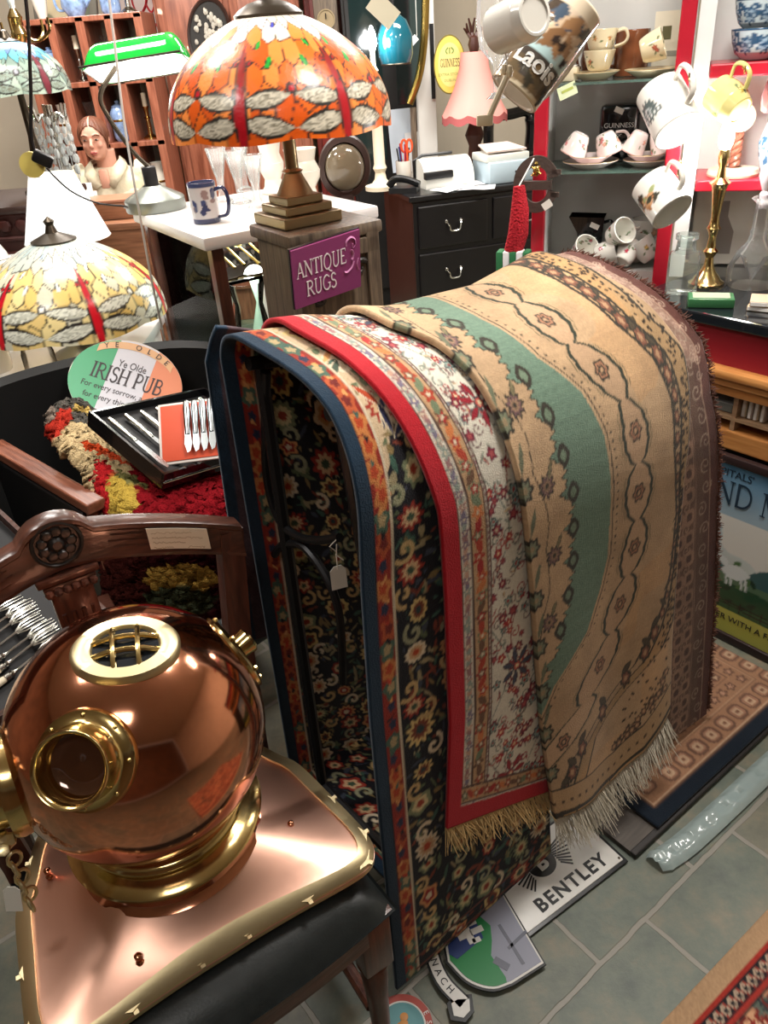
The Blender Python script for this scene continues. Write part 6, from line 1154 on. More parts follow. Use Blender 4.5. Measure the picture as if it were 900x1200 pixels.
# plastic film roll along the mat
b = MB(); fp = [(.499,.992), (.569,1.028), (.659,1.088), (.749,1.151), (.859,1.228), (1.009,1.328)]; rows = []
for i, (x, y) in enumerate(spline(fp, 60)):
    k = 1-.0*i; w_ = .026*(1 if i > 3 else .75+.3*i/3); j = [random.uniform(-.004,.004) for _ in range(4)]
    rows.append([(x+.587*w_*q*1.0, y-.81*w_*q*1.0, .006+hh_) for q, hh_ in ((-1.05, .001), (-.7, .010+j[0]), (-.3, .016+j[1]), (.05, .009+j[2]), (.35, .013+j[3]), (.75, .009-j[1]), (1.05, .001))])
b.sheet(rows); pfm = b.build('plastic_sleeve', mat('cloudy_plastic', srgb(160,176,174), .18, alpha=.85, coat=.7, spec=.6), None, label='crumpled pale plastic sleeve lying along the front edge of the patterned mat', cat='plastic sleeve', ang=80)
c = Canvas(.9, .8, .002, srgb(176,126,98)); rr = random.Random(31); X, Y = c.X, c.Y
# y here runs from the visible edge into the rug
for i in range(420):
    x, y = rr.uniform(0, .9), rr.uniform(.09, .8); c.flower(x, y, rr.uniform(.012,.030), rr.choice([4,5,8]), rr.choice([(srgb(44,44,52), srgb(150,60,50), srgb(200,160,126)), (srgb(140,50,44), srgb(206,170,140)), (srgb(90,100,90), srgb(50,56,60)), (srgb(196,150,116), srgb(120,60,50))]), .5, rr.random()*6); c.curl(x+.02, y, .02, rr.random()*6, .005, srgb(110,44,40))
c.rect(0, 0, .9, .036, srgb(170,138,106)); c.rect(0, .036, .9, .043, srgb(150,48,40)); c.rect(0, .043, .9, .070, srgb(34,34,38))
for k in range(45): c.flower(.02*k, .0565, .009, 4, (srgb(170,150,130), srgb(34,34,38)), .1); c.line([(.02*k+.004, .046), (.02*k+.016, .067)], .0025, srgb(150,60,50))
c.rect(0, .070, .9, .078, srgb(156,52,44)); c.rect(0, .078, .9, .081, srgb(44,40,40)); c.blotch(.1, .05); c.noise(.14)
class _M:
    def sample(s, x, y): return c.sample(x, .8-y)
flat_rug('red_floor_rug', (.405+.565*.8-.34, .696-.825*.8-.24), (.825,.565), .9, .8, .003, _M(), 'flat red and black bordered rug on the slate floor beside the signs')
# ---------------------------------------------------------------- black chest of drawers and what is on it
EB = mat('black_chest_paint', srgb(22,20,22), .3, coat=.2); CHP = V(.253,4.0,0); CHA = math.atan2(.26,.97)
cd = thing('chest_of_drawers', 'black chest of drawers with swan neck handles, holding papers and the till', 'chest of drawers', CHP, CHA)
MB().box((.40, .24, .415), (.80, .46, .81), bev=.004).build('body', mat('dark_brown_side', srgb(44,26,24), .35), cd, smooth=False); MB().box((.40, .235, .832), (.84, .50, .026), bev=.005).build('top', EB, cd, smooth=False); MB().box((.40, .004, .41), (.80, .012, .80)).build('front_panel', EB, cd, smooth=False)
for z, hgt in ((.665, .20), (.435, .21), (.20, .21)):
    for x, w_ in (((.205, .365), (.60, .365)) if z > .6 else ((.40, .76),)):
        d = MB().box((x, -.006, z+.03), (w_, .018, hgt), bev=.006).build('drawer', EB, cd, smooth=False)
        for hx in ((x,) if w_ < .5 else (x-.2, x+.19)):
            b = MB(); b.tube([tuple(p) for p in spline([(hx-.038, -.02, z+.045), (hx-.030, -.034, z+.03), (hx-.024, -.036, z+.008), (hx, -.036, z+.004), (hx+.024, -.036, z+.008), (hx+.030, -.034, z+.03), (hx+.038, -.02, z+.045)], 20)], .0045, 6)
            for q in (-.038, .038): b.ball((hx+q, -.018, z+.046), .009, 8, (1, .5, 1))
            b.build('handle', SILVER, d)
CHM = Matrix.Translation(CHP) @ Matrix.Rotation(CHA, 4, 'Z'); CZ = .8455
def onchest(x, y): q = az(x, y, CZ); return V(q.x, q.y, CZ)
CARDW = mat('paper_white', srgb(226,226,228), .7); TILL = mat('till_grey', srgb(176,194,204), .45); TILL2 = mat('till_white', srgb(214,214,206), .45)
t = thing('cash_till', 'pale blue grey cash till on the black chest of drawers', 'till', onchest(600, 214), CHA); MB().box((0, .11, .05), (.24, .22, .10), bev=.008).build('drawer_box', TILL, t); MB().box((-.01, .12, .115), (.23, .19, .035), bev=.006).build('keyboard_base', TILL2, t); MB().prism([(-.12,.06),(.09,.06),(.06,.22),(-.10,.22)], 0, .008).build('key_panel', mat('till_keys', srgb(226,206,196), .5), t, (0, -.03, .134), (.12, 0, 0), smooth=False); MB().ball((.02, -.003, .05), .006, 8).build('lock', BLK, t)
t = thing('receipt_printer', 'white rounded printer with a black paper slot beside the till on the black chest', 'printer', onchest(545, 218)+V(-.10,.11,0), CHA); b = MB(); b.sheet([[(x, -.10+.10*(1-math.cos(a)) if False else -.11*math.cos(a), .005+.125*math.sin(a)) for a in np.linspace(0, PI, 18)] for x in (-.13, .13)]); b.box((0, 0, .004), (.26, .22, .008)); b.sheet([[(-.13, -.11*math.cos(a), .005+.125*math.sin(a)) for a in np.linspace(0, PI, 18)], [(-.13, -.11*math.cos(a), .005) for a in np.linspace(0, PI, 18)]]); b.sheet([[(.13, -.11*math.cos(a), .005+.125*math.sin(a)) for a in np.linspace(0, PI, 18)], [(.13, -.11*math.cos(a), .005) for a in np.linspace(0, PI, 18)]]); b.build('body', TILL2, t); MB().box((-.06, -.102, .062), (.15, .03, .034), bev=.006).build('paper_slot', BLK, t); MB().tube([(-.135, .04, .03), (-.14, .03, .12), (-.10, .02, .142), (.06, .02, .142)], .008, 6).build('cable', BLK, t)
t = thing('telephone', 'black cordless telephone on its base at the end of the black chest', 'telephone', onchest(474, 226)+V(.0,.02,0), CHA-.5); MB().prism([(-.07,-.04),(.07,-.05),(.075,.04),(-.06,.05)], 0, .025).build('base', BLK, t); b = MB(); b.tube([tuple(p) for p in spline([(-.075, .0, .03), (-.04, 0, .062), (.02, 0, .056), (.08, -.01, .035)], 14)], .020, 10, flat=.7); b.build('handset', mat('black_plastic', srgb(26,26,28), .3), t)
t = thing('beige_folder', 'beige folder with a red edge lying beside the telephone', 'folder', onchest(508, 212), CHA+.35); MB().box((0, 0, .006), (.17, .13, .010), bev=.001).build('cover', mat('beige_card', srgb(196,160,124), .7), t, smooth=False); MB().box((0, -.064, .005), (.17, .004, .008)).build('red_edge', mat('red_card', srgb(170,50,60), .6), t, smooth=False)
for i, (x, y, a) in enumerate(((548, 216, .3), (556, 221, -.2), (530, 222, .7))): t = thing('paper_sheet', ['white paper lying flat in front of the receipt printer', 'crooked white paper in front of the till on the black chest', 'white paper at the front of the black chest beside the beige folder'][i], 'paper', onchest(x, y)+V(0,0,.002*i), a, 'loose papers on the black chest'); MB().sheet([[(-.10+.05*p, -.06+.06*q, .001+.004*math.sin(p+2*q)**2) for p in range(5)] for q in range(3)]).build('sheet', CARDW, t); b = MB(); [b.box((-.01, -.035+.018*q, .0068), (.12, .002, .0003)) for q in range(4)]; b.build('print', mat('grey_print', (.3,.3,.3)), t, smooth=False)
t = thing('pen_pot', 'white pot with orange handled scissors and pens on the black chest', 'pot', onchest(474, 212)); MB().lathe([(.0001,.002),(.035,0),(.04,.01),(.042,.10),(.038,.10),(.034,.01),(.0001,.006)], 24).build('pot', CHINA, t)
for k in range(6): MB().tube([(.012*math.cos(k), .012*math.sin(k), .01), (.032*math.cos(k), .03*math.sin(k), .16+.01*(k % 3))], .004, 6).build('pen', [BLK, NVY, REDP][k % 3], t)
b = MB()
for sg in (-1, 1): b.tube([(.02+sg*.014+.014*math.cos(a), -.01, .17+.03*math.sin(a)) for a in np.linspace(0, 2*PI, 14)[:-1]], .006, 6, closed=True)
b.tube([(.02, -.01, .02), (.02, -.01, .145)], .006, 6); b.build('scissors', mat('orange_plastic', srgb(220,84,44), .4), t)
p = onchest(443, 226)+V(.02,.10,0); cl2 = thing('candle_lamp', 'tall cream candle lamp with a lit flame bulb behind the orange stained glass lamp', 'lamp', p); zt = at(438, 60, p.y).z-CZ
MB().lathe([(.0001,0),(.08,0),(.08,.02),(.045,.03),(.03,.05),(.025,.08),(.035,.10),(.028,.12),(.026,.38),(.034,.40),(.02,.42),(.016,zt-.09),(.024,zt-.08),(.012,zt-.06),(.012,zt)], 24, True, True).build('column', mat('cream_wax', srgb(226,214,190), .5), cl2); MB().lathe([(.010,zt),(.024,zt+.03),(.020,zt+.065),(.006,zt+.10),(.0001,zt+.105)], 16).build('bulb', MATS['glowing_bulb'], cl2); bulb(p+V(0,-.06,zt+.04), 5, (.95,1,1), .04)
# pink lamp with a carved figure, black sewing machine
pl_ = thing('pink_lamp', 'pink scalloped lampshade on a dark carved stand behind the till', 'lamp', (at(556, 130, 4.46).x, 4.46, CZ) ); zz = at(556, 132, 4.46).z-CZ; SKIN_P = mat('pink_fabric', srgb(214,146,136), .8, emit=srgb(214,140,130), estr=.12)
b = MB(); K = 60; b.sheet([[(r*math.cos(a)*(1), r*math.sin(a), z-(.018*abs(math.sin(a*5)) if z < zz+.01 else 0)) for a in np.linspace(0, 2*PI, K)] for r, z in ((.165, zz), (.135, zz+.05), (.10, zz+.12), (.075, zz+.20), (.066, zz+.27))]); ps_ = b.build('shade', SKIN_P, pl_); b = MB(); b.sheet([[(r*math.cos(a), r*math.sin(a), z-.018*abs(math.sin(a*5))) for a in np.linspace(0, 2*PI, K)] for r, z in ((.166, zz-.03), (.167, zz+.004))]); b.build('fringe', mat('rose_fringe', srgb(176,92,92), .8), ps_)
CARV = mat('dark_carving', srgb(64,34,26), .5); MB().lathe([(.0001,0),(.09,0),(.09,.03),(.04,.06),(.03,.15),(.05,.2),(.025,.26),(.012,zz+.26)], 20).build('stand', CARV, pl_)
b = MB(); random.seed(5); b.ball((0, 0, zz+.30), .03, 8, (1, 1, 1.4))
for k in range(7): b.tube([(0, 0, zz+.31), (.03*math.cos(k*.9), .02, zz+.35), (.05*math.cos(k*.9+.3), .0, zz+.37+.02*(k % 3))], [.012, .009, .004], 6)
b.build('carved_finial', CARV, pl_)
sm_ = thing('sewing_machine', 'old black sewing machine standing behind the till under the pink lampshade', 'sewing machine', (at(575, 190, 4.95).x+.12, 4.98, 0), CHA); zb = .86
MB().box((0, 0, zb/2), (.50, .36, zb), bev=.006).build('stand', mat('dark_cabinet', srgb(40,26,22), .5), sm_, smooth=False); MB().box((0, 0, zb+.015), (.40, .18, .03), bev=.006).build('bed', BLACK_L, sm_); b = MB(); b.tube([tuple(q) for q in spline([(.13, 0, zb+.03), (.135, 0, zb+.16), (.10, 0, zb+.23), (0, 0, zb+.225), (-.10, 0, zb+.22), (-.135, 0, zb+.19), (-.138, 0, zb+.06)], 30)], [.038]*8+[.03]*22, 10); b.build('arm', BLACK_L, sm_); b = MB(); b.M = Matrix.Translation(V(.19, 0, zb+.20)) @ Matrix.Rotation(PI/2, 4, 'Y'); b.tube([(.055*math.cos(a), .055*math.sin(a), 0) for a in np.linspace(0, 2*PI, 25)[:-1]], .010, 8, closed=True); b.tube([(-.05, 0, 0), (.05, 0, 0)], .008, 6); b.build('hand_wheel', SILVER, sm_)
# white column with a hanging oval sign and a solid copy for its reflection, gilt mirror edge
wc = thing('white_column', 'white painted column between the gilt mirror and the oval beer sign', 'column', at(507, 330, 4.75)); wc.location.z = 0; MB().box((0, 0, 1.25), (.10, .10, 2.5), bev=.006).build('shaft', PALE, wc); MB().box((.035, -.055, 1.38), (.02, .012, .34)).build('black_bracket', BLK, wc, smooth=False)
YS = mat('beer_sign_yellow', srgb(214,190,92), .4); YS2 = mat('beer_sign_pale', srgb(226,208,130), .45); YG = mat('beer_sign_green', srgb(120,150,80), .5)
def oval_sign(x, y, Y, w_, h_, label, rz):
    o = thing('oval_beer_sign', label, 'sign', at(x, y, Y), rz, 'yellow oval beer signs'); R2 = lambda k: [(w_*k*math.cos(t), h_*k*math.sin(t)) for t in np.linspace(0, 2*PI, 49)[:-1]]
    MB().prism(R2(1), -.008, 0).build('rim', mat('olive_rim', srgb(110,100,44), .5), o, rot=(PI/2, 0, 0), smooth=False); MB().prism(R2(.95), 0, .002).build('face', YS, o, rot=(PI/2, 0, 0), smooth=False); MB().prism(R2(.74), .002, .003).build('inner_oval', YS2, o, rot=(PI/2, 0, 0), smooth=False)
    serif('GUINNESS', h_*.27, mat('beer_ink', srgb(54,48,34), .5), o, (0, -.0035, .010), (PI/2, 0, 0), sx=.66*w_/h_*1.25); text('EXTRA STOUT', h_*.14, YG, o, (0, -.0035, -h_*.32), (PI/2, 0, 0)); text('DUBLIN', h_*.13, YG, o, (0, -.0035, -h_*.52), (PI/2, 0, 0))
    b = MB()
    for k in range(3): b.tube([tuple(p) for p in spline([(-.012+.012*k, -.004, h_*.38), (-.02+.02*k, -.004, h_*.48), (-.008+.008*k, -.004, h_*.58)], 8)], .003, 5)
    b.build('harp_mark', YG, o); MB().box((-w_*.2, .014, 0), (w_*.5, .014, .02)).build('bracket', BLK, o, smooth=False); return o
oval_sign(527, 76, 4.55, .082, .132, 'yellow oval beer sign in full view, in front of the pink lampshade', .12); oval_sign(484, 80, 4.85, .075, .135, 'mirror reflection of the yellow oval beer sign, built as a second sign', .5)  # second sign stands in for the reflection in the gilt mirror
gm = thing('gilt_mirror', 'tall mirror with a curved gilt frame beside the white column', 'mirror', at(497, 330, 4.62)); gm.location.z = .84; mx_ = gm.location.x
pts = [at(x, y, 4.62)-gm.location for x, y in ((500,-60), (499,0), (497,50), (491,90), (480,122))]; pts = [Vector(p) for p in spline([tuple(p) for p in pts], 24)]; b = MB(); b.tube(pts, .022, 8, flat=.7); b.build('frame', GILT, gm)
inn = [p for p in pts]; b = MB(); b.sheet([[p+V(0,.012,0) for p in inn], [V(inn[-1].x-.06-.0*i, .012, p.z) for i, p in enumerate(inn)]]); b.build('mirror_glass', mat('mirror_glass', srgb(70,84,84), .05, .9), gm); MB().box((-.02, .03, .17), (.03, .03, .34)).build('support', GWOOD, gm, smooth=False)
t = thing('white_papers', 'white papers propped upright against the white column on the black chest', 'paper', onchest(478, 208)+V(.0,.22,0), .3); MB().box((0, .02, .16), (.15, .006, .32), rot=Matrix.Rotation(-.15, 3, 'X')).build('sheet', mat('bluish_paper', srgb(206,216,228), .6), t, smooth=False); MB().box((.06, -.01, .10), (.10, .004, .20), rot=Matrix.Rotation(-.2, 3, 'X')).build('front_sheet', CARDW, t, smooth=False)
# teal glass lamp and hanging tags at the back
t = thing('teal_glass_shade', 'teal glass lampshade hanging at the back behind the candle lamp', 'lampshade', at(463, 50, 4.36)); MB().lathe([(.07, -.09), (.085, -.05), (.085, .03), (.06, .09), (.02, .12)], 24).build('shade', mat('teal_glass', srgb(20,78,92), .1, coat=.6, emit=srgb(20,90,104), estr=.10), t); MB().tube([(0, 0, .11), (0, 0, .9)], .004, 6).build('hanging_cord', BLK, t); MB().lathe([(.0715,-.092),(.074,-.088),(.0715,-.084)], 24).build('rim', DBRONZE, t)
t = thing('white_hanging_tag', 'large cream card tag hanging at a slant near the teal glass shade', 'tag', at(449, 12, 3.6)); MB().box((0, 0, 0), (.115, .003, .075), rot=Matrix.Rotation(.75, 3, 'Y')).build('hanging_card', mat('cream_tag', srgb(220,212,188), .7), t, smooth=False); MB().tube([(-.03, 0, .03), (-.03, 0, .7)], .0015, 5).build('hanging_string', PALE, t)
t = thing('small_white_tag', 'small white price tag hanging beside the gilt mirror', 'tag', at(484, 48, 4.4)); MB().box((0, 0, 0), (.05, .003, .03), rot=Matrix.Rotation(-.7, 3, 'Y')).build('hanging_card', CARDW, t, smooth=False); MB().tube([(.02, 0, .02), (.02, 0, .7)], .0015, 5).build('hanging_string', PALE, t)
# ---------------------------------------------------------------- mugs and glass hanging high in the middle
def bend(me, r):
    for v in me.vertices: x, y, z = v.co; a = x/r; v.co = ((r+z)*math.sin(a), -(r+z)*math.cos(a), y)
LY = 1.52; lc = at(640, 58, LY); axv = (_R*.62-_D*.78 - _F*.25).normalized(); toc = (V(0,0,CH)-lc).normalized(); bx = axv.cross(-toc)*-1
def farm(c, rr):
    x = c.w*.75; h = c.h; c.A[:] = srgb(216,196,172); c.rect(0, 0, c.w, h*.46, srgb(66,60,54)); c.rect(0, h*.38, c.w, h*.50, srgb(170,196,196)); c.rect(0, 0, c.w, h*.06, srgb(190,176,150)); c.rect(0, h*.06, c.w, h*.12, srgb(110,90,66))
    for i in range(70): c.leaf(rr.uniform(0, c.w), h*rr.uniform(.5, .84), .045, .018, rr.choice([.7, .8, 2.2]), rr.choice([srgb(130,96,66), srgb(70,60,52), srgb(70,84,100), srgb(160,120,84), srgb(206,180,150), srgb(50,46,44)]))
    for i in range(16): c.leaf(rr.uniform(0, c.w), h*rr.uniform(.40, .56), .020, .012, rr.random()*3, srgb(54,44,40))
    for i in range(40): c.leaf(rr.uniform(0, c.w), h*rr.uniform(.06, .30), .03, .012, rr.random()*3, rr.choice([srgb(90,76,56), srgb(60,56,46), srgb(110,90,64)]))
    c.rect(0, h*.86, c.w, h, srgb(222,206,180))
lm_M = basis(lc-axv*.085, axv.cross(toc).normalized()*-1, axv.cross(axv.cross(toc).normalized()*-1))
lm = painted_cup('county_mug', 'large hanging mug with a farm scene and a county name on a dark band', 'mug', lm_M,   .047, .165, farm, handle=False, seed=3)
zc_ = lm_M.to_3x3().inverted() @ toc; az_ = math.atan2(zc_.y, zc_.x)
me = text_mesh('Laois', .042, .001, 1.0, .001); bend(me, .0475); me.materials.clear(); me.materials.append(SWH); o = link_mesh('lettering', me, lm, (0, 0, .048), (0, 0, az_+PI/2+.0), False)
cup_handle(.047, .165, .04, .007).build('handle', CHINA, lm, rot=(0, 0, az_+PI*.8)); MB().tube([(0, 0, .15), tuple(lm_M.inverted() @ V(lc.x+.12, lc.y+.06, 2.5))], .002, 6).build('hanging_string', PALE, lm)
c2 = at(620, 8, 1.36); ax2 = (-_R*.45-_D*.2+_F*.75).normalized(); M2 = basis(at(627, 16, 1.33), ax2.cross(V(0,0,1)), ax2.cross(ax2.cross(V(0,0,1))))
hm_ = painted_cup('white_hanging_mug', 'plain white mug hanging with its round base towards the shop, above the county mug', 'mug', M2, .034, .080, lambda c, rr: None, handle=False, pts=[(.85, 0), (1, .2), (1, 1)], seed=2); cup_handle(.034, .080, .026, .005).build('handle', CHINA, hm_); MB().tube([(0, 0, .06), tuple(M2.inverted() @ V(c2.x, c2.y+.1, 2.5))], .002, 6).build('hanging_string', PALE, hm_)
t = thing('hanging_goblet', 'clear glass goblet hanging beside the white mug', 'glass', at(582, 40, 1.60)); MB().lathe([(.034, .055), (.036, .02), (.030, -.02), (.012, -.04), (.006, -.05), (.006, -.09), (.018, -.10), (.0001, -.10)], 28).build('bowl', GLASSY, t); MB().lathe([(.0345,.053),(.036,.056),(.0345,.059)], 28).build('rim', CHINA, t); MB().tube([(0, 0, -.05), (0, 0, .9)], .0015, 5).build('hanging_string', PALE, t)
t = thing('bone_key', 'bone coloured key shaped ornament hanging below the county mug', 'ornament', at(582, 116, 1.38)); b = MB(); b.tube([(-.022, 0, -.032), (.022, 0, .030)], .0065, 8); b.ball((.026, 0, .036), .010, 8); b.ball((.016, 0, .040), .008, 8); b.build('shaft', mat('old_bone', srgb(214,200,170), .5), t); MB().box((-.026, 0, -.040), (.036, .014, .022), bev=.003).build('block', MATS['old_bone'], t); MB().tube([(.026, 0, .04), (-.12, .10, 1.0)], .0013, 5).build('hanging_string', PALE, t); t.scale = (.72, .72, 1); t.children[0].scale = (1, 1, .72); t.children[1].scale = (1, 1, .72)
# iron fitting and stocking on the red post
q = wp(-.335, -.062, 0); q.z = at(631, 216, q.y).z; t = thing('iron_bracket', 'round rusty iron bracket with a small gilt figure, hung on the red post', 'bracket', q, WA); RUSTI = mat('rusted_iron', srgb(84,70,64), .6, .5, bump=.2, bscale=80)
b = MB(); b.M = Matrix.Rotation(PI/2, 4, 'X'); out = [(.056*math.cos(a), .066*math.sin(a)) for a in np.linspace(.35, 2*PI-.35, 40)]; inn2 = [(.030*math.cos(a)-.004, .030*math.sin(a)+.028) for a in np.linspace(.2, 2*PI-1.2, 16)]; inn3 = [(.028*math.cos(a)-.004, .024*math.sin(a)-.030) for a in np.linspace(1.2, 2*PI-.2, 16)]
ring_ = lambda cx, cy, rx, ry, w_: b.sheet([[(cx+(rx+k)*math.cos(a), cy+(ry+k)*math.sin(a), z) for a in np.linspace(.3, 2*PI-.3, 40)] for k, z in ((w_, -.006), (w_, .006), (-w_, .006), (-w_, -.006), (w_, -.006))])
ring_(0, 0, .047, .058, .013); ring_(-.002, .0, .0, .0, .0001); b.box((-.002, -.002, 0), (.085, .022, .012)); b.box((.052, .030, 0), (.024, .012, .012)); b.box((.050, -.026, 0), (.022, .012, .012)); b.build('ring', RUSTI, t, smooth=False)
b = MB(); b.ball((0, -.004, .034), .009, 8, (1, .5, 1.6)); b.ball((0, -.004, .052), .006, 8); b.tube([(-.012, -.004, .044), (.012, -.004, .026)], .003, 6); b.tube([(.010, -.004, .046), (-.012, -.004, .022)], .003, 6); b.build('gilt_figure', GILT, t); MB().box((.032, -.008, -.050), (.026, .001, .020), rot=Matrix.Rotation(-.6, 3, 'Y')).build('price_sticker', CHINA, t, smooth=False); MB().box((0, .03, .052), (.012, .06, .012)).build('wall_peg', RUSTI, t, smooth=False)
q = wp(-.370, -.118, 0); q.z = at(618, 264, q.y).z; t = thing('knitted_stocking', 'red knitted stocking with a green and white striped end hanging by the red post', 'stocking', q, WA); b = MB(); b.tube([(0, 0, .10), (.003, 0, .04), (0, 0, -.02), (-.012, 0, -.065)], [.016, .026, .030, .028], 14, flat=.7); b.build('sock', mat('red_knit', srgb(176,20,36), .9, bump=.9, bscale=180), t)
for k in range(5): MB().box((-.046+.018*k, -.004, -.115), (.018, .045, .105), bev=.004).build('stripe', [mat('sock_green', srgb(40,110,66), .8), CARDW][k % 2], t)
MB().tube([(0, 0, .10), (.03, .04, .16)], .002, 5).build('hanging_string', PALE, t)
# ---------------------------------------------------------------- the back of the shop
RW = woodmat('red_wardrobe_wood', srgb(120,66,48), srgb(168,104,80), .35, 5, 2); DKW = mat('dark_stained_wood', srgb(50,32,27), .4, var=.2, vscale=12)
def vat(x, y, Y): return at(x, y, Y)
def box_on_floor(name, label, cat, x0, x1, Y, depth, ztop, m, extra=None):
    a, c = at(x0, 120, Y).x, at(x1, 120, Y).x; o = thing(name, label, cat, ((a+c)/2, Y, 0)); w_ = c-a
    MB().box((0, depth/2, ztop/2), (w_, depth, ztop), bev=.005).build('body', m, o, smooth=False)
    return o, w_
wd, w_ = box_on_floor('wardrobe', 'tall reddish wooden wardrobe against the back wall, above the orange lamp', 'wardrobe', 200, 362, 5.05, .5, 2.2, RW)
for sx in (-.25, .25):
    d = MB().box((w_*sx, -.008, 1.15), (w_*.46, .02, 1.9), bev=.006).build('door', RW, wd, smooth=False); MB().box((w_*sx, -.022, 1.15), (w_*.34, .012, 1.6), bev=.008).build('raised_panel', RW, d); MB().ball((w_*sx*.15, -.035, 1.1), .02, 8).build('knob', BRASS, d)
MB().box((0, .235, 2.23), (w_, .55, .07), bev=.02).build('cornice', RW, wd)
o = thing('flower_picture', 'dark oval frame of dried silver flowers hanging on the reddish wardrobe', 'picture', at(245, 40, 4.98)); b = MB(); b.M = Matrix.Rotation(PI/2, 4, 'X') @ Matrix.Rotation(-.25, 4, 'Z'); b.lathe([(.0001, -.01), (.128, -.01), (.135, 0), (.128, .014), (.118, .008), (.116, .0)], 48, sy=1.28, sx=.86); b.build('frame', DKW, o)
b = MB(); b.M = Matrix.Rotation(PI/2, 4, 'X') @ Matrix.Rotation(-.25, 4, 'Z'); b.lathe([(.0001, .002), (.117, .002)], 40, sy=1.28, sx=.86); b.build('black_ground', mat('black_ground', srgb(40,38,36), .7), o)
b = MB(); random.seed(9)
for i in range(46):
    r, a = .10*math.sqrt(random.random()), random.random()*6.3; x, z = r*math.cos(a)*.8, r*math.sin(a)*1.2; b.ball((x, -.008, z), random.uniform(.006,.015), 6, (1, .5, random.uniform(.8, 1.8)))
b.build('dried_flowers', mat('dried_silver', srgb(176,170,158), .6, var=.3, vscale=60), o)
wall_clock_p = at(382, 28, 4.85)
dc2, w_ = box_on_floor('dark_cabinet', 'tall near black cabinet at the back, behind the candle lamp', 'cabinet', 408, 492, 5.0, .4, 2.3, mat('near_black_wood', srgb(28,26,26), .4))
d = MB().box((0, -.008, 1.2), (w_*.92, .02, 2.1), bev=.006).build('door', MATS['near_black_wood'], dc2, smooth=False); MB().box((-w_*.2, -.02, 1.5), (w_*.4, .008, 1.2)).build('glass_panel', mat('dark_green_glass', srgb(28,44,44), .1, coat=.6), d, smooth=False); MB().ball((w_*.36, -.03, 1.1), .018, 8).build('knob', BRASS, d)
rp_, w_ = box_on_floor('red_panelling', 'narrow red brown wooden screen between the wardrobe and the black cabinet', 'screen', 367, 408, 5.12, .06, 2.3, mat('red_stained_wood', srgb(112,38,32), .4, var=.2, vscale=9)); MB().box((0, -.01, 1.2), (w_*.7, .02, 1.9), bev=.008).build('raised_panel', MATS['red_stained_wood'], rp_)
ck = thing('wall_clock', 'brown wooden wall clock with a round dial on the red brown screen', 'clock', (wall_clock_p.x, 5.04, at(382, 28, 5.04).z)); MB().box((0, 0, 0), (.13, .08, .30), bev=.01).build('case', GWOOD, ck); b = MB(); b.M = Matrix.Translation(V(0, -.042, .02)) @ Matrix.Rotation(PI/2, 4, 'X'); b.lathe([(.0001, 0), (.040, 0), (.042, .006), (.048, .006), (.048, 0)], 32); b.build('dial', mat('old_dial', srgb(150,132,100), .4), ck); MB().box((0, 0, .165), (.16, .10, .03), bev=.008).build('top_moulding', GWOOD, ck); MB().tube([(0, -.05, .02), (.0, -.05, .048)], .003, 5).build('hand', BLK, ck)
# leaning landscape painting, enamel drink sign
pf_ = at(80, 40, 5.2); pc = placed('landscape_painting', 'landscape painting in a grey frame leaning high at the back, behind the teal lamp', 'painting', basis(pf_, V(.95,0,-.20), V(.20,-.15,.95)))
c = Canvas(.26, .50, .004, srgb(206,190,156)); X, Y = c.X, c.Y; c.mask(Y < .32-.4*X+.03*np.sin(X*40), srgb(150,146,120)); c.mask(Y < .20+.25*X+.02*np.sin(X*60), srgb(132,124,88)); c.mask((Y > .10+.9*X-.06) & (X > .14), srgb(110,116,98)); c.blotch(.2, .04); gx, gy = np.meshgrid(np.linspace(0, .26, 60), np.linspace(0, .5, 110)); link_mesh('canvas', grid_mesh('canvas', np.stack([gx-.13, gy-.25, 0*gx], -1), c.sample(gx, gy), mat('oil_canvas', rough=.6, attr=True)), pc)
b = MB()
for cc, ss in (((-.15, 0, 0), (.045, .59, .04)), ((.15, 0, 0), (.045, .59, .04)), ((0, -.27, 0), (.30, .045, .04)), ((0, .27, 0), (.30, .045, .04))): b.box(cc, ss, bev=.008)
b.build('frame', mat('grey_gilt', srgb(112,108,98), .5), pc); MB().box((0, 0, -.035), (.28, .56, .01)).build('backing_board', DKW, pc, smooth=False); MB().tube([(0, .26, -.04), (0, .6, -.1)], .003, 5).build('hanging_wire', DKW, pc)
cp = at(146, 16, 5.3); ss = thing('drink_sign', 'white tin drink sign with red script high on the wall behind the green lamp', 'sign', (cp.x, 5.56, at(156, 16, 5.56).z)); MB().box((0, 0, .05), (.40, .02, .56), bev=.004).build('panel', mat('pinkish_tin', srgb(214,196,190), .4), ss); MB().box((-.155, -.012, -.04), (.085, .006, .13)).build('red_block', mat('tin_red', srgb(176,36,40), .4), ss, smooth=False); CRED = mat('script_red', srgb(190,40,48), .4)
b = MB()
def scr(pts, r=.009): b.tube([(x, -.014, z) for x, z in spline(pts, 40)], r, 6, flat=.4)
scr([(.10,.16), (.06,.20), (.01,.15), (.0,.05), (.04,-.01), (.10,.03), (.13,.08)], .012); scr([(.13,.08), (.11,.04), (.14,.0), (.17,.04), (.15,.09), (.13,.08)]); scr([(.20,.16), (.17,.10), (.18,.0), (.22,.02)]); scr([(.02,-.06), (.08,-.10), (.14,-.06), (.20,-.09)], .010); scr([(.13,.08), (.16,.16), (.19,.20)], .007)
b.build('script_lettering', CRED, ss); text('Coca-Cola', .085, CRED, ss, (.07, -.0145, .26), (PI/2, 0, 0), shear=.35, depth=.002)
ss.scale = (.72, 1, 1)
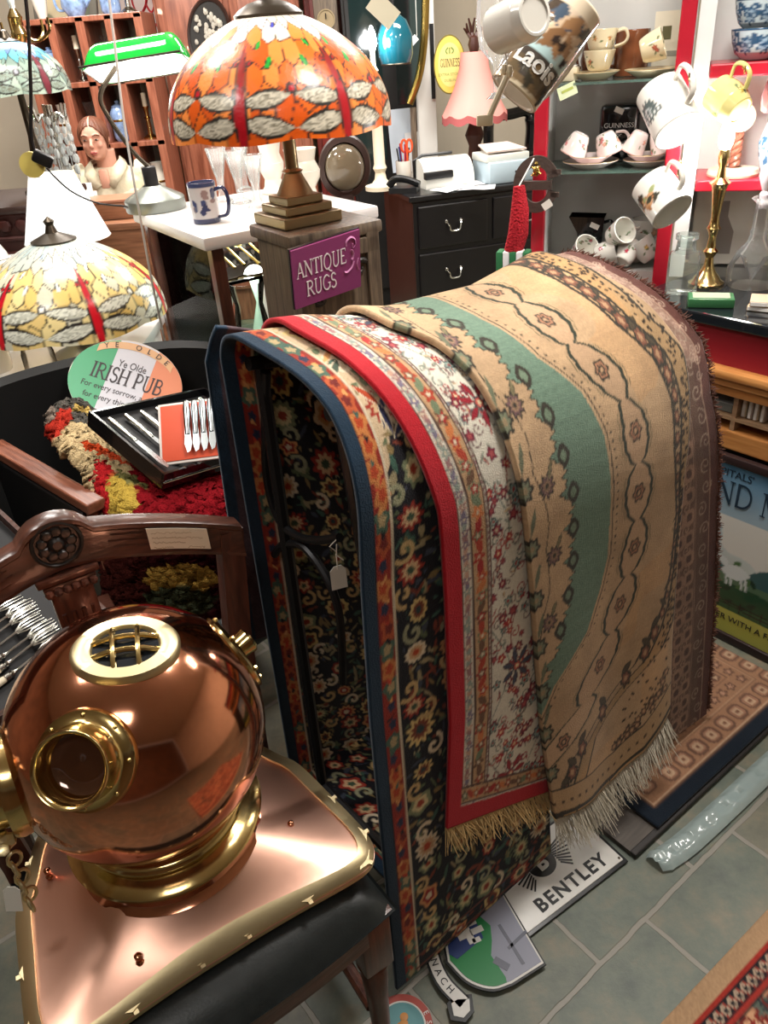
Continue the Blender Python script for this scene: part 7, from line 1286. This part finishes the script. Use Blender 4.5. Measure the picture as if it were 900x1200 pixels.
t = thing('narrow_black_panel', 'narrow black panel at the back beside the drink sign', 'sign', (at(203, 20, 5.5).x-.032, 5.565, at(196, 20, 5.5).z)); MB().box((0, 0, .05), (.05, .03, .5), bev=.006).build('board', BLK, t); MB().box((.0, -.018, .08), (.02, .006, .42)).build('stripe', GWOOD, t, smooth=False)  # unidentified dark item, modelled as a plain panel
# bookcase with red posts behind the woman
bx0, bx1 = at(66, 150, 4.9).x, at(193, 150, 4.9).x; bc = thing('red_bookcase', 'open red wooden bookcase of ornaments behind the woman', 'bookcase', ((bx0+bx1)/2, 4.75, 0)); bw = bx1-bx0
for k in range(5): MB().box((-bw/2+bw*k/4, .16, .85), (.045, .32, 1.7), bev=.004).build('upright', RW, bc, smooth=False)
BZ = [.35, .78, 1.10, 1.40, 1.69]
for z in BZ: MB().box((0, .16, z), (bw+.04, .32, .026), bev=.003).build('shelf', RW, bc, smooth=False)
MB().box((0, .33, .85), (bw, .015, 1.7)).build('back_board', mat('pale_back_board', srgb(176,170,160), .7), bc, smooth=False)
PROF = dict(vase=[(.0001,.002),(.5,0),(.8,.25),(1,.5),(.6,.8),(.75,1),(.7,1),(.5,.8),(.0001,.5)], teapot=[(.0001,.002),(.6,0),(1,.3),(.95,.6),(.5,.85),(.12,.88),(.16,.96),(.0001,1)], decanter=[(.0001,.002),(1,0),(1,.4),(.35,.62),(.3,.85),(.42,.88),(.0001,.88)], goblet=[(.6,0),(.1,.06),(.09,.45),(.6,.6),(.8,1),(.75,1),(.0001,.5)], candlestick=[(.0001,0),(.9,0),(.9,.05),(.3,.15),(.25,.6),(.4,.65),(.2,.7),(.3,.95),(.45,1),(.0001,1)], jar=[(.0001,.002),(.8,0),(1,.1),(1,.7),(.7,.82),(.75,.86),(.2,.92),(.25,.98),(.0001,1)])
def ornament(kind, x, y, Y, z, r, h, m, label, group=None):
    o = thing(kind, label, kind, (x if abs(x) < 9 else at(x, y, Y).x, Y, z), group=group); MB().lathe([(a*r, c*h) for a, c in PROF[kind]], 24).build('body', m, o)
    if kind == 'teapot': cup_handle(r*.9, h, r*.6, r*.12).build('handle', m, o, rot=(0, 0, PI)); MB().tube([(r*.85, 0, h*.3), (r*1.3, 0, h*.5), (r*1.55, 0, h*.78)], [r*.2, r*.14, r*.1], 8).build('spout', m, o)
    elif kind in ('jar', 'vase'): MB().lathe([(r*1.0, h*.48), (r*1.03, h*.51), (r*1.0, h*.54)], 24).build('band', GILT, o)
    elif kind == 'decanter': MB().lathe([(r*.2, h*.86), (r*.42, h*.95), (r*.3, h), (.0001, h)], 16).build('stopper', m, o)
    elif kind == 'goblet': MB().lathe([(r*.785, h*.985), (r*.81, h), (r*.785, h*1.01)], 24).build('rim', m, o)
    else: MB().lathe([(r*.30, h*.98), (r*.28, h*1.4), (.0001, h*1.42)], 12).build('candle', MATS['cream_wax'], o)
    return o
BLUEC = mat('blue_white_china', srgb(130,156,196), .15, var=.4, vscale=40, coat=.6); SILV = SILVER; RUBY = mat('ruby_glass', srgb(150,20,40), .08, coat=.8, emit=srgb(150,20,40), estr=.1)
Yb = 4.86; oz = lambda k: BZ[k]+.0135
cx_ = lambda k: bc.location.x-bw*.375+bw*.25*k
for a in ((4, 'vase', -.7, .04, .2, MILK, 'milk white vase at the end of the top of the red bookcase'), (4, 'teapot', -.12, .065, .15, BLUEC, 'blue and white teapot on top of the red bookcase'), (4, 'jar', .5, .05, .18, BLUEC, 'blue and white lidded jar on the top of the red bookcase'), (4, 'candlestick', .80, .045, .18, SILV, 'silver candlestick on the top of the red bookcase'),
          (3, 'jar', 0, .05, .17, BLUEC, 'blue lidded jar on the upper shelf of the red bookcase'), (3, 'candlestick', 1, .045, .15, SILV, 'silver candlestick on the upper shelf of the red bookcase'), (3, 'decanter', 2, .05, .2, GLASSY, 'glass decanter on the upper shelf of the red bookcase'), (3, 'vase', 3, .05, .16, RUBY, 'ruby red glass vase on the upper shelf of the red bookcase'),
          (2, 'vase', 0, .045, .2, MILK, 'white vase on the middle shelf of the red bookcase, beside the head of the woman'), (2, 'goblet', 1, .045, .2, GLASSY, 'glass goblet on the middle shelf of the red bookcase'), (2, 'jar', 2, .05, .2, BLUEC, 'blue and white jar on the middle shelf of the red bookcase behind the woman'), (2, 'candlestick', 3, .045, .16, BRASS, 'brass candlestick on the middle shelf of the red bookcase'), (1, 'jar', 2, .045, .18, BLUEC, 'blue and white jar low in the red bookcase'), (1, 'vase', 3, .05, .2, MILK, 'white vase low in the red bookcase')):
    ornament(a[1], cx_(a[2]) if a[0] < 4 else bc.location.x+bw*.5*a[2], 120, Yb, oz(a[0]), a[3], a[4], a[5], a[6])
# dark carved cabinet under the teal lamp, with a white flower figure in front
cb2 = thing('carved_cabinet', 'dark red brown carved cabinet at the far left, under the teal lamp', 'cabinet', (-1.27, 2.80, 0)); MB().box((0, .13, .548), (.50, .40, 1.096), bev=.006).build('body', mat('oxblood_wood', srgb(64,30,26), .4, var=.25, vscale=10), cb2, smooth=False); MB().box((0, .13, 1.108), (.54, .44, .024), bev=.006).build('top', DKW, cb2)
b = MB()
for k in range(9): b.ball((-.22+.055*k, -.078, 1.06), .022, 8, (1, .5, 1))
b.tube([(-.24, -.076, 1.02), (.24, -.076, 1.02)], .008, 6); b.build('carved_frieze', MATS['oxblood_wood'], cb2)
for sx in (-.12, .12): d = MB().box((sx, -.076, .62), (.225, .016, .72), bev=.006).build('door', MATS['oxblood_wood'], cb2, smooth=False); MB().ball((sx*.25, -.092, .66), .013, 8).build('knob', BRASS, d)
wt = thing('white_plant_stand', 'small white two tier stand holding a white flower figure, before the carved cabinet', 'stand', (at(22, 215, 2.52).x, 2.62, .8)); 
wt.location = (-1.15, 2.58, 0)
for z in (.62, .98): MB().box((0, 0, z), (.19, .12, .018), bev=.004).build('tier', WHITE, wt)
for x in (-.085, .085): MB().box((x, 0, .49), (.018, .10, .98), bev=.002).build('leg', WHITE, wt, smooth=False)
ff = thing('flower_figure', 'white china figure of clustered flowers on the small white stand', 'figurine', (wt.location.x, 2.58, .989)); b = MB(); random.seed(15); b.lathe([(.0001, 0), (.035, 0), (.03, .02), (.015, .05), (.018, .10), (.01, .12)], 16)
for i in range(22): z = random.uniform(.05, .25); b.ball((random.uniform(-.04,.04)*(1.2-z*2.5), random.uniform(-.03,.03), z), random.uniform(.012,.022), 6)
b.build('flowers', CHINA, ff); b = MB(); b.lathe([(.036, .0), (.042, .004), (.036, .008)], 20); b.build('foot_rim', CHINA, ff)
cr = thing('crystal_epergne', 'silver table centrepiece hung with cut crystal drops beside the woman', 'centrepiece', (at(64, 160, 3.25).x, 3.25, 0)); cz2 = at(64, 122, 3.25).z
MB().lathe([(.0001, 0), (.12, 0), (.12, .03), (.03, .06), (.025, .6), (.04, .62), (.02, .7), (.015, cz2)], 20, True, True).build('stem', SILVER, cr); b = MB()
for k in range(6): a = k*PI/3; b.tube([tuple(p) for p in spline([(0, 0, cz2-.10), (.03*math.cos(a), .03*math.sin(a), cz2-.03), (.055*math.cos(a), .055*math.sin(a), cz2-.05), (.065*math.cos(a), .065*math.sin(a), cz2-.0)], 10)], .006, 6)
b.build('arms', SILVER, cr); CRY = mat('cut_crystal', srgb(214,220,222), .05, .2, coat=1)
for k in range(12):
    a = k*PI/6+.2; r = .038+.024*(k % 2); b = MB()
    for q in range(4): b.ball((r*math.cos(a), r*math.sin(a), cz2-.05-.036*q-.03*(k % 3)), .009+.003*(q == 3), 6, (1, 1, 1.6))
    b.tube([(r*math.cos(a), r*math.sin(a), cz2-.04), (r*math.cos(a), r*math.sin(a), cz2-.22-.03*(k % 3))], .002, 4); b.build('crystal_drop', CRY, cr)
# chandelier with a lit bulb, high on the left
ch = thing('brass_chandelier', 'brass chandelier with one bare lit bulb, high on the left behind the teal lamp', 'chandelier', at(20, 30, 3.9)); MB().tube([(0, 0, 0), (0, 0, .9)], .008, 6).build('chain', BRASS, ch); MB().lathe([(.0001, -.08), (.02, -.06), (.035, -.03), (.02, 0), (.03, .03), (.012, .06)], 16).build('hub', BRASS, ch)
for k in range(5):
    a = k*2*PI/5-.15; e = (.14*math.cos(a), .14*math.sin(a)); MB().tube([tuple(p) for p in spline([(0, 0, -.02), (e[0]*.5, e[1]*.5, -.06), (e[0]*.95, e[1]*.95, -.03), (e[0], e[1], .02)], 12)], .006, 6).build('arm', BRASS, ch); 
    bl_ = MB(); bl_.lathe([(.008, .02), (.022, .03), (.010, .035), (.012, .07), (.016, .10), (.008, .13), (.0001, .135)], 12); bl_.build('bulb', MATS['glowing_bulb'] if k == 0 else CRY, ch)
bulb(at(20, 30, 3.9)+V(.14, -.05, .10), 3)
# barometer on the white table
ba = thing('barometer', 'round dark wooden barometer with a domed glass dial, behind the orange lamp', 'barometer', at(404, 196, 2.52)); b = MB(); b.M = Matrix.Rotation(PI/2, 4, 'X') @ Matrix.Rotation(-.15, 4, 'Z'); b.lathe([(.0001, -.02), (.07, -.02), (.078, -.008), (.074, .008), (.060, .012), (.058, .006)], 40, sy=1.15); b.build('case', DKW, ba); b = MB(); b.M = Matrix.Rotation(PI/2, 4, 'X'); b.lathe([(.058, .008), (.050, .018), (.03, .024), (.0001, .026)], 36, sy=1.1); b.build('dial', mat('brown_dial', srgb(110,98,80), .1, coat=1), ba)
MB().box((0, 0, -.12), (.04, .02, .12), bev=.006).build('lower_mount', DKW, ba); MB().box((0, .02, -.63), (.03, .03, 1.05)).build('stand_mount', DKW, ba, smooth=False)
# desk in front of the woman
dk = thing('wooden_desk', 'brown wooden desk in front of the woman', 'desk', (-1.22, 3.78, 0)); DSK = woodmat('desk_wood', srgb(120,78,54), srgb(160,110,80), .4, 6, 0)
MB().box((0, 0, .885), (.86, .42, .03), bev=.005).build('top', DSK, dk); MB().box((0, -.19, .435), (.82, .02, .87)).build('front_panel', DSK, dk, smooth=False)
for x in (-.41, .41): MB().box((x, 0, .435), (.03, .38, .87)).build('side_panel', DSK, dk, smooth=False)
t = thing('upright_papers', 'white papers standing on the desk before the woman', 'paper', (at(92, 195, 3.95).x, 3.80, .9015), .1); MB().box((0, 0, .07), (.16, .004, .14), rot=Matrix.Rotation(-.3, 3, 'X')).build('sheet', CARDW, t, smooth=False); MB().box((.03, .03, .05), (.12, .004, .10), rot=Matrix.Rotation(-.3, 3, 'X')).build('back_sheet', PALE, t, smooth=False)
t = thing('desk_box', 'brown wooden box on the desk, beside the grey base of the green lamp', 'box', (at(137, 230, 3.8).x, 3.74, .9015)); MB().box((0, 0, .035), (.26, .16, .07), bev=.004).build('body', DSK, t); MB().box((0, 0, .075), (.27, .17, .012), bev=.003).build('lid', mat('lid_wood', srgb(176,122,96), .4), t)
# ---------------------------------------------------------------- the woman
SKIN = mat('skin', srgb(214,160,138), .55, var=.05, vscale=30); HAIR = mat('brown_hair', srgb(104,62,44), .5, var=.25, vscale=50, bump=.4, bscale=160, stretch=(1,1,.2)); BLOUSE = mat('cream_blouse', srgb(206,196,170), .85, bump=.3, bscale=60); SLACK = mat('dark_trousers', srgb(50,48,52), .8)
hp = at(110, 163, 4.2); hd = V(hp.x, 4.2, hp.z); turn = .06
wo = V(hd.x+.02, 4.24, 0); wm = thing('person', 'woman in a cream blouse with brown hair tied back, seated behind the wooden desk', 'person', wo)
st_ = thing('bar_stool', 'tall dark stool the woman sits on behind the desk', 'stool', wo+V(0,.05,0)); MB().lathe([(.0001,.455),(.17,.455),(.175,.47),(.16,.49),(.0001,.495)], 28).build('seat', DKW, st_)
for k in range(4): a = PI/4+k*PI/2; MB().tube([(.17*math.cos(a), .17*math.sin(a), 0), (.11*math.cos(a), .11*math.sin(a), .46)], .015, 8).build('leg', DKW, st_)
H_ = hd-wo; RT = Matrix.Translation(H_) @ Matrix.Scale(.90, 4) @ Matrix.Rotation(turn, 4, 'Z') @ Matrix.Rotation(.06, 4, 'X')
def loft(b, secs, n=20):      # (centre, rx, ry) rings up the body
    b._loft([[b._v((c[0]+rx*math.cos(2*PI*q/n), c[1]+ry*math.sin(2*PI*q/n), c[2])) for q in range(n)] for c, rx, ry in secs], True); 
    for s, f in ((secs[0], -1), (secs[-1], 1)):
        v = [b._v((s[0][0]+s[1]*math.cos(2*PI*q/n), s[0][1]+s[2]*math.sin(2*PI*q/n), s[0][2])) for q in range(n)]; b._f(v if f > 0 else v[::-1])
nz = H_.z
b = MB()
# head: skull, face, nose, lips, chin, brow, ears
b.M = RT; b.ball((0, .012, .022), .088, 24, (.84, 1.05, 1.0)); b.ball((0, -.012, -.028), .068, 20, (.90, .92, 1.12)); b.ball((0, -.045, -.078), .026, 12, (1.1, .8, .7))
b.tube([(0, -.074, .012), (0, -.088, -.010), (0, -.094, -.024)], [.007, .009, .011], 10); b.ball((0, -.090, -.026), .011, 10, (1.3, .8, .8))
for sg in (-1, 1): b.ball((sg*.032, -.058, -.022), .022, 10, (1, .7, .9)); b.ball((sg*.073, .012, -.004), .016, 10, (.45, .8, 1.3)); b.tube([(sg*.012, -.079, .024), (sg*.03, -.074, .028), (sg*.048, -.062, .020)], .0055, 8)
b.ball((0, -.077, -.052), .009, 10, (2.0, .7, .55)); b.ball((0, -.075, -.061), .009, 10, (1.7, .7, .6)); b.M = Matrix.Identity(4)
loft(b, [((0, .02, nz-.18), .07, .06), ((0, .018, nz-.13), .050, .050), ((0, .015, nz-.09), .048, .050), ((0, .012, nz-.05), .050, .054)])
loft(b, [((0, .06, .56), .165, .13), ((0, .05, .68), .155, .11), ((0, .04, .80), .145, .105), ((0, .03, .92), .165, .115), ((0, .025, nz-.195), .165, .10), ((0, .025, nz-.16), .13, .075), ((0, .02, nz-.135), .065, .055)])
def limb(p, r, n=12): b.tube([tuple(q) for q in spline(p, 16)], list(np.interp(np.linspace(0, 1, 16), np.linspace(0, 1, len(r)), r)), n)
ARM = {s: [(s*.155, .03, nz-.175), (s*.195, .02, nz-.28), (s*.205, -.02, nz-.33), (s*.15, -.20, .935), (s*.10, -.26, .922)] for s in (-1, 1)}
for s in (-1, 1):
    limb(ARM[s], [.050, .042, .038, .030, .024]); limb([(s*.085, .02, .615), (s*.10, -.15, .615), (s*.10, -.22, .58), (s*.10, -.20, .30), (s*.10, -.18, .07)], [.085, .075, .062, .050, .036]); b.ball((s*.10, -.225, .03), .04, 10, (.85, 2.0, .7))
    hx, hy, hzz = s*.088, -.305, .918; b.ball((hx, hy+.005, hzz), .034, 12, (1.0, 1.25, .42))
    for f_, (ox, ln) in enumerate(((-.026, .050), (-.009, .062), (.009, .066), (.026, .058))): b.tube([(hx+ox*.9, hy-.025, hzz), (hx+ox*1.15, hy-.025-ln*.5, hzz+.008), (hx+ox*1.2, hy-.025-ln, hzz-.008)], [.0085, .0080, .0065], 8)
    b.tube([(hx-s*.028, hy+.005, hzz), (hx-s*.048, hy-.020, hzz+.002), (hx-s*.052, hy-.044, hzz-.006)], [.011, .009, .007], 8)
body = b.build('body', SKIN, wm)
rm = body.modifiers.new('join', 'REMESH'); rm.mode = 'VOXEL'; rm.voxel_size = .0045; sm2 = body.modifiers.new('smooth', 'SMOOTH'); sm2.factor = .5; sm2.iterations = 4; rm.use_smooth_shade = True
for sg in (-1, 1):
    b = MB(); b.M = RT; b.ball((sg*.030, -.0735, .006), .0095, 12, (1.2, .5, .42)); e = b.build('eye', mat('eye_white', srgb(150,132,120), .4), wm); b = MB(); b.M = RT; b.ball((sg*.030-.001, -.0770, .006), .0056, 10, (1, .5, .85)); b.build('iris', mat('dark_iris', srgb(50,38,32), .2), e)
    b = MB(); b.M = RT; b.tube([(sg*.014, -.0835, .026), (sg*.03, -.080, .031), (sg*.048, -.068, .024)], .003, 6); b.build('eyebrow', HAIR, wm)
b = MB(); b.M = RT; b.tube([(-.020, -.0775, -.057), (-.008, -.084, -.0535), (0, -.0845, -.0548), (.008, -.084, -.0535), (.020, -.0775, -.057)], [.002, .0048, .005, .0048, .002], 8, flat=.9); b.tube([(-.017, -.0770, -.059), (0, -.0825, -.0625), (.017, -.0770, -.059)], [.002, .0055, .002], 8); b.build('lips', mat('lips', srgb(176,92,86), .45), wm)
b = MB(); b.M = RT; rows = []   # hair cap swept back to a bun
for i in range(18):
    th = PI*.02+i/17*PI*.74; row = []
    for q in range(120):
        a = 2*PI*q/120; fr = max(0, -math.sin(a)); lim = th*(1-.62*fr**1.2); wv = 1+.018*math.sin(a*22)+.05*max(0, math.sin(th*1.2)-.6)*abs(math.cos(a)); row.append((.079*math.sin(lim)*math.cos(a)*wv, .012+.098*math.sin(lim)*math.sin(a)*wv, .018+.092*math.cos(lim)-.006*math.exp(-(math.cos(a)*9)**2)*fr))
    rows.append(row)
b.sheet(rows, True); b._f([b._v(p) for p in rows[0]]); b.ball((0, .105, .0), .042, 14, (1, .9, 1)); b.ball((0, .075, -.045), .05, 14, (1.1, .7, .8))
h = b.build('hair', HAIR, wm, ang=80); h.modifiers.new('thickness', 'SOLIDIFY').thickness = .006
b = MB(); k = 1.0   # blouse over the body: torso, sleeves, open collar
loft(b, [((0, .06, .57), .178, .143), ((0, .05, .68), .168, .124), ((0, .04, .80), .160, .120), ((0, .03, .92), .180, .130), ((0, .025, nz-.195), .180, .113), ((0, .025, nz-.155), .145, .088), ((0, .028, nz-.128), .082, .066)])
for s in (-1, 1): b.tube([tuple(q) for q in spline([(s*.13, .03, nz-.165)]+ARM[s][:4], 18)], list(np.interp(np.linspace(0, 1, 18), [0, .3, .7, 1], [.062, .058, .050, .044])), 14)
bl = b.build('blouse', BLOUSE, wm); rm = bl.modifiers.new('join', 'REMESH'); rm.mode = 'VOXEL'; rm.voxel_size = .008; rm.use_smooth_shade = True; s3 = bl.modifiers.new('smooth', 'SMOOTH'); s3.factor = .5; s3.iterations = 3
for s in (-1, 1): MB().sheet([[(s*.012, -.088, nz-.195), (s*.046, -.066, nz-.125), (s*.070, -.01, nz-.095), (s*.056, .06, nz-.088)], [(s*.045, -.112, nz-.215), (s*.095, -.082, nz-.155), (s*.105, -.01, nz-.125), (s*.075, .085, nz-.115)]]).build('collar', BLOUSE, bl).modifiers.new('thickness', 'SOLIDIFY').thickness = .004
b = MB(); b.box((0, -.078, nz-.175), (.046, .03, .09), bev=.01); b.build('neck_opening', SKIN, bl)
b = MB()
for s in (-1, 1): b.tube([tuple(q) for q in spline([(s*.07, .05, .61), (s*.10, -.15, .622), (s*.10, -.235, .58), (s*.10, -.205, .30), (s*.10, -.185, .08)], 20)], list(np.interp(np.linspace(0, 1, 20), [0, .4, .6, 1], [.105, .088, .072, .06])), 14)
tr = b.build('trousers', SLACK, wm)
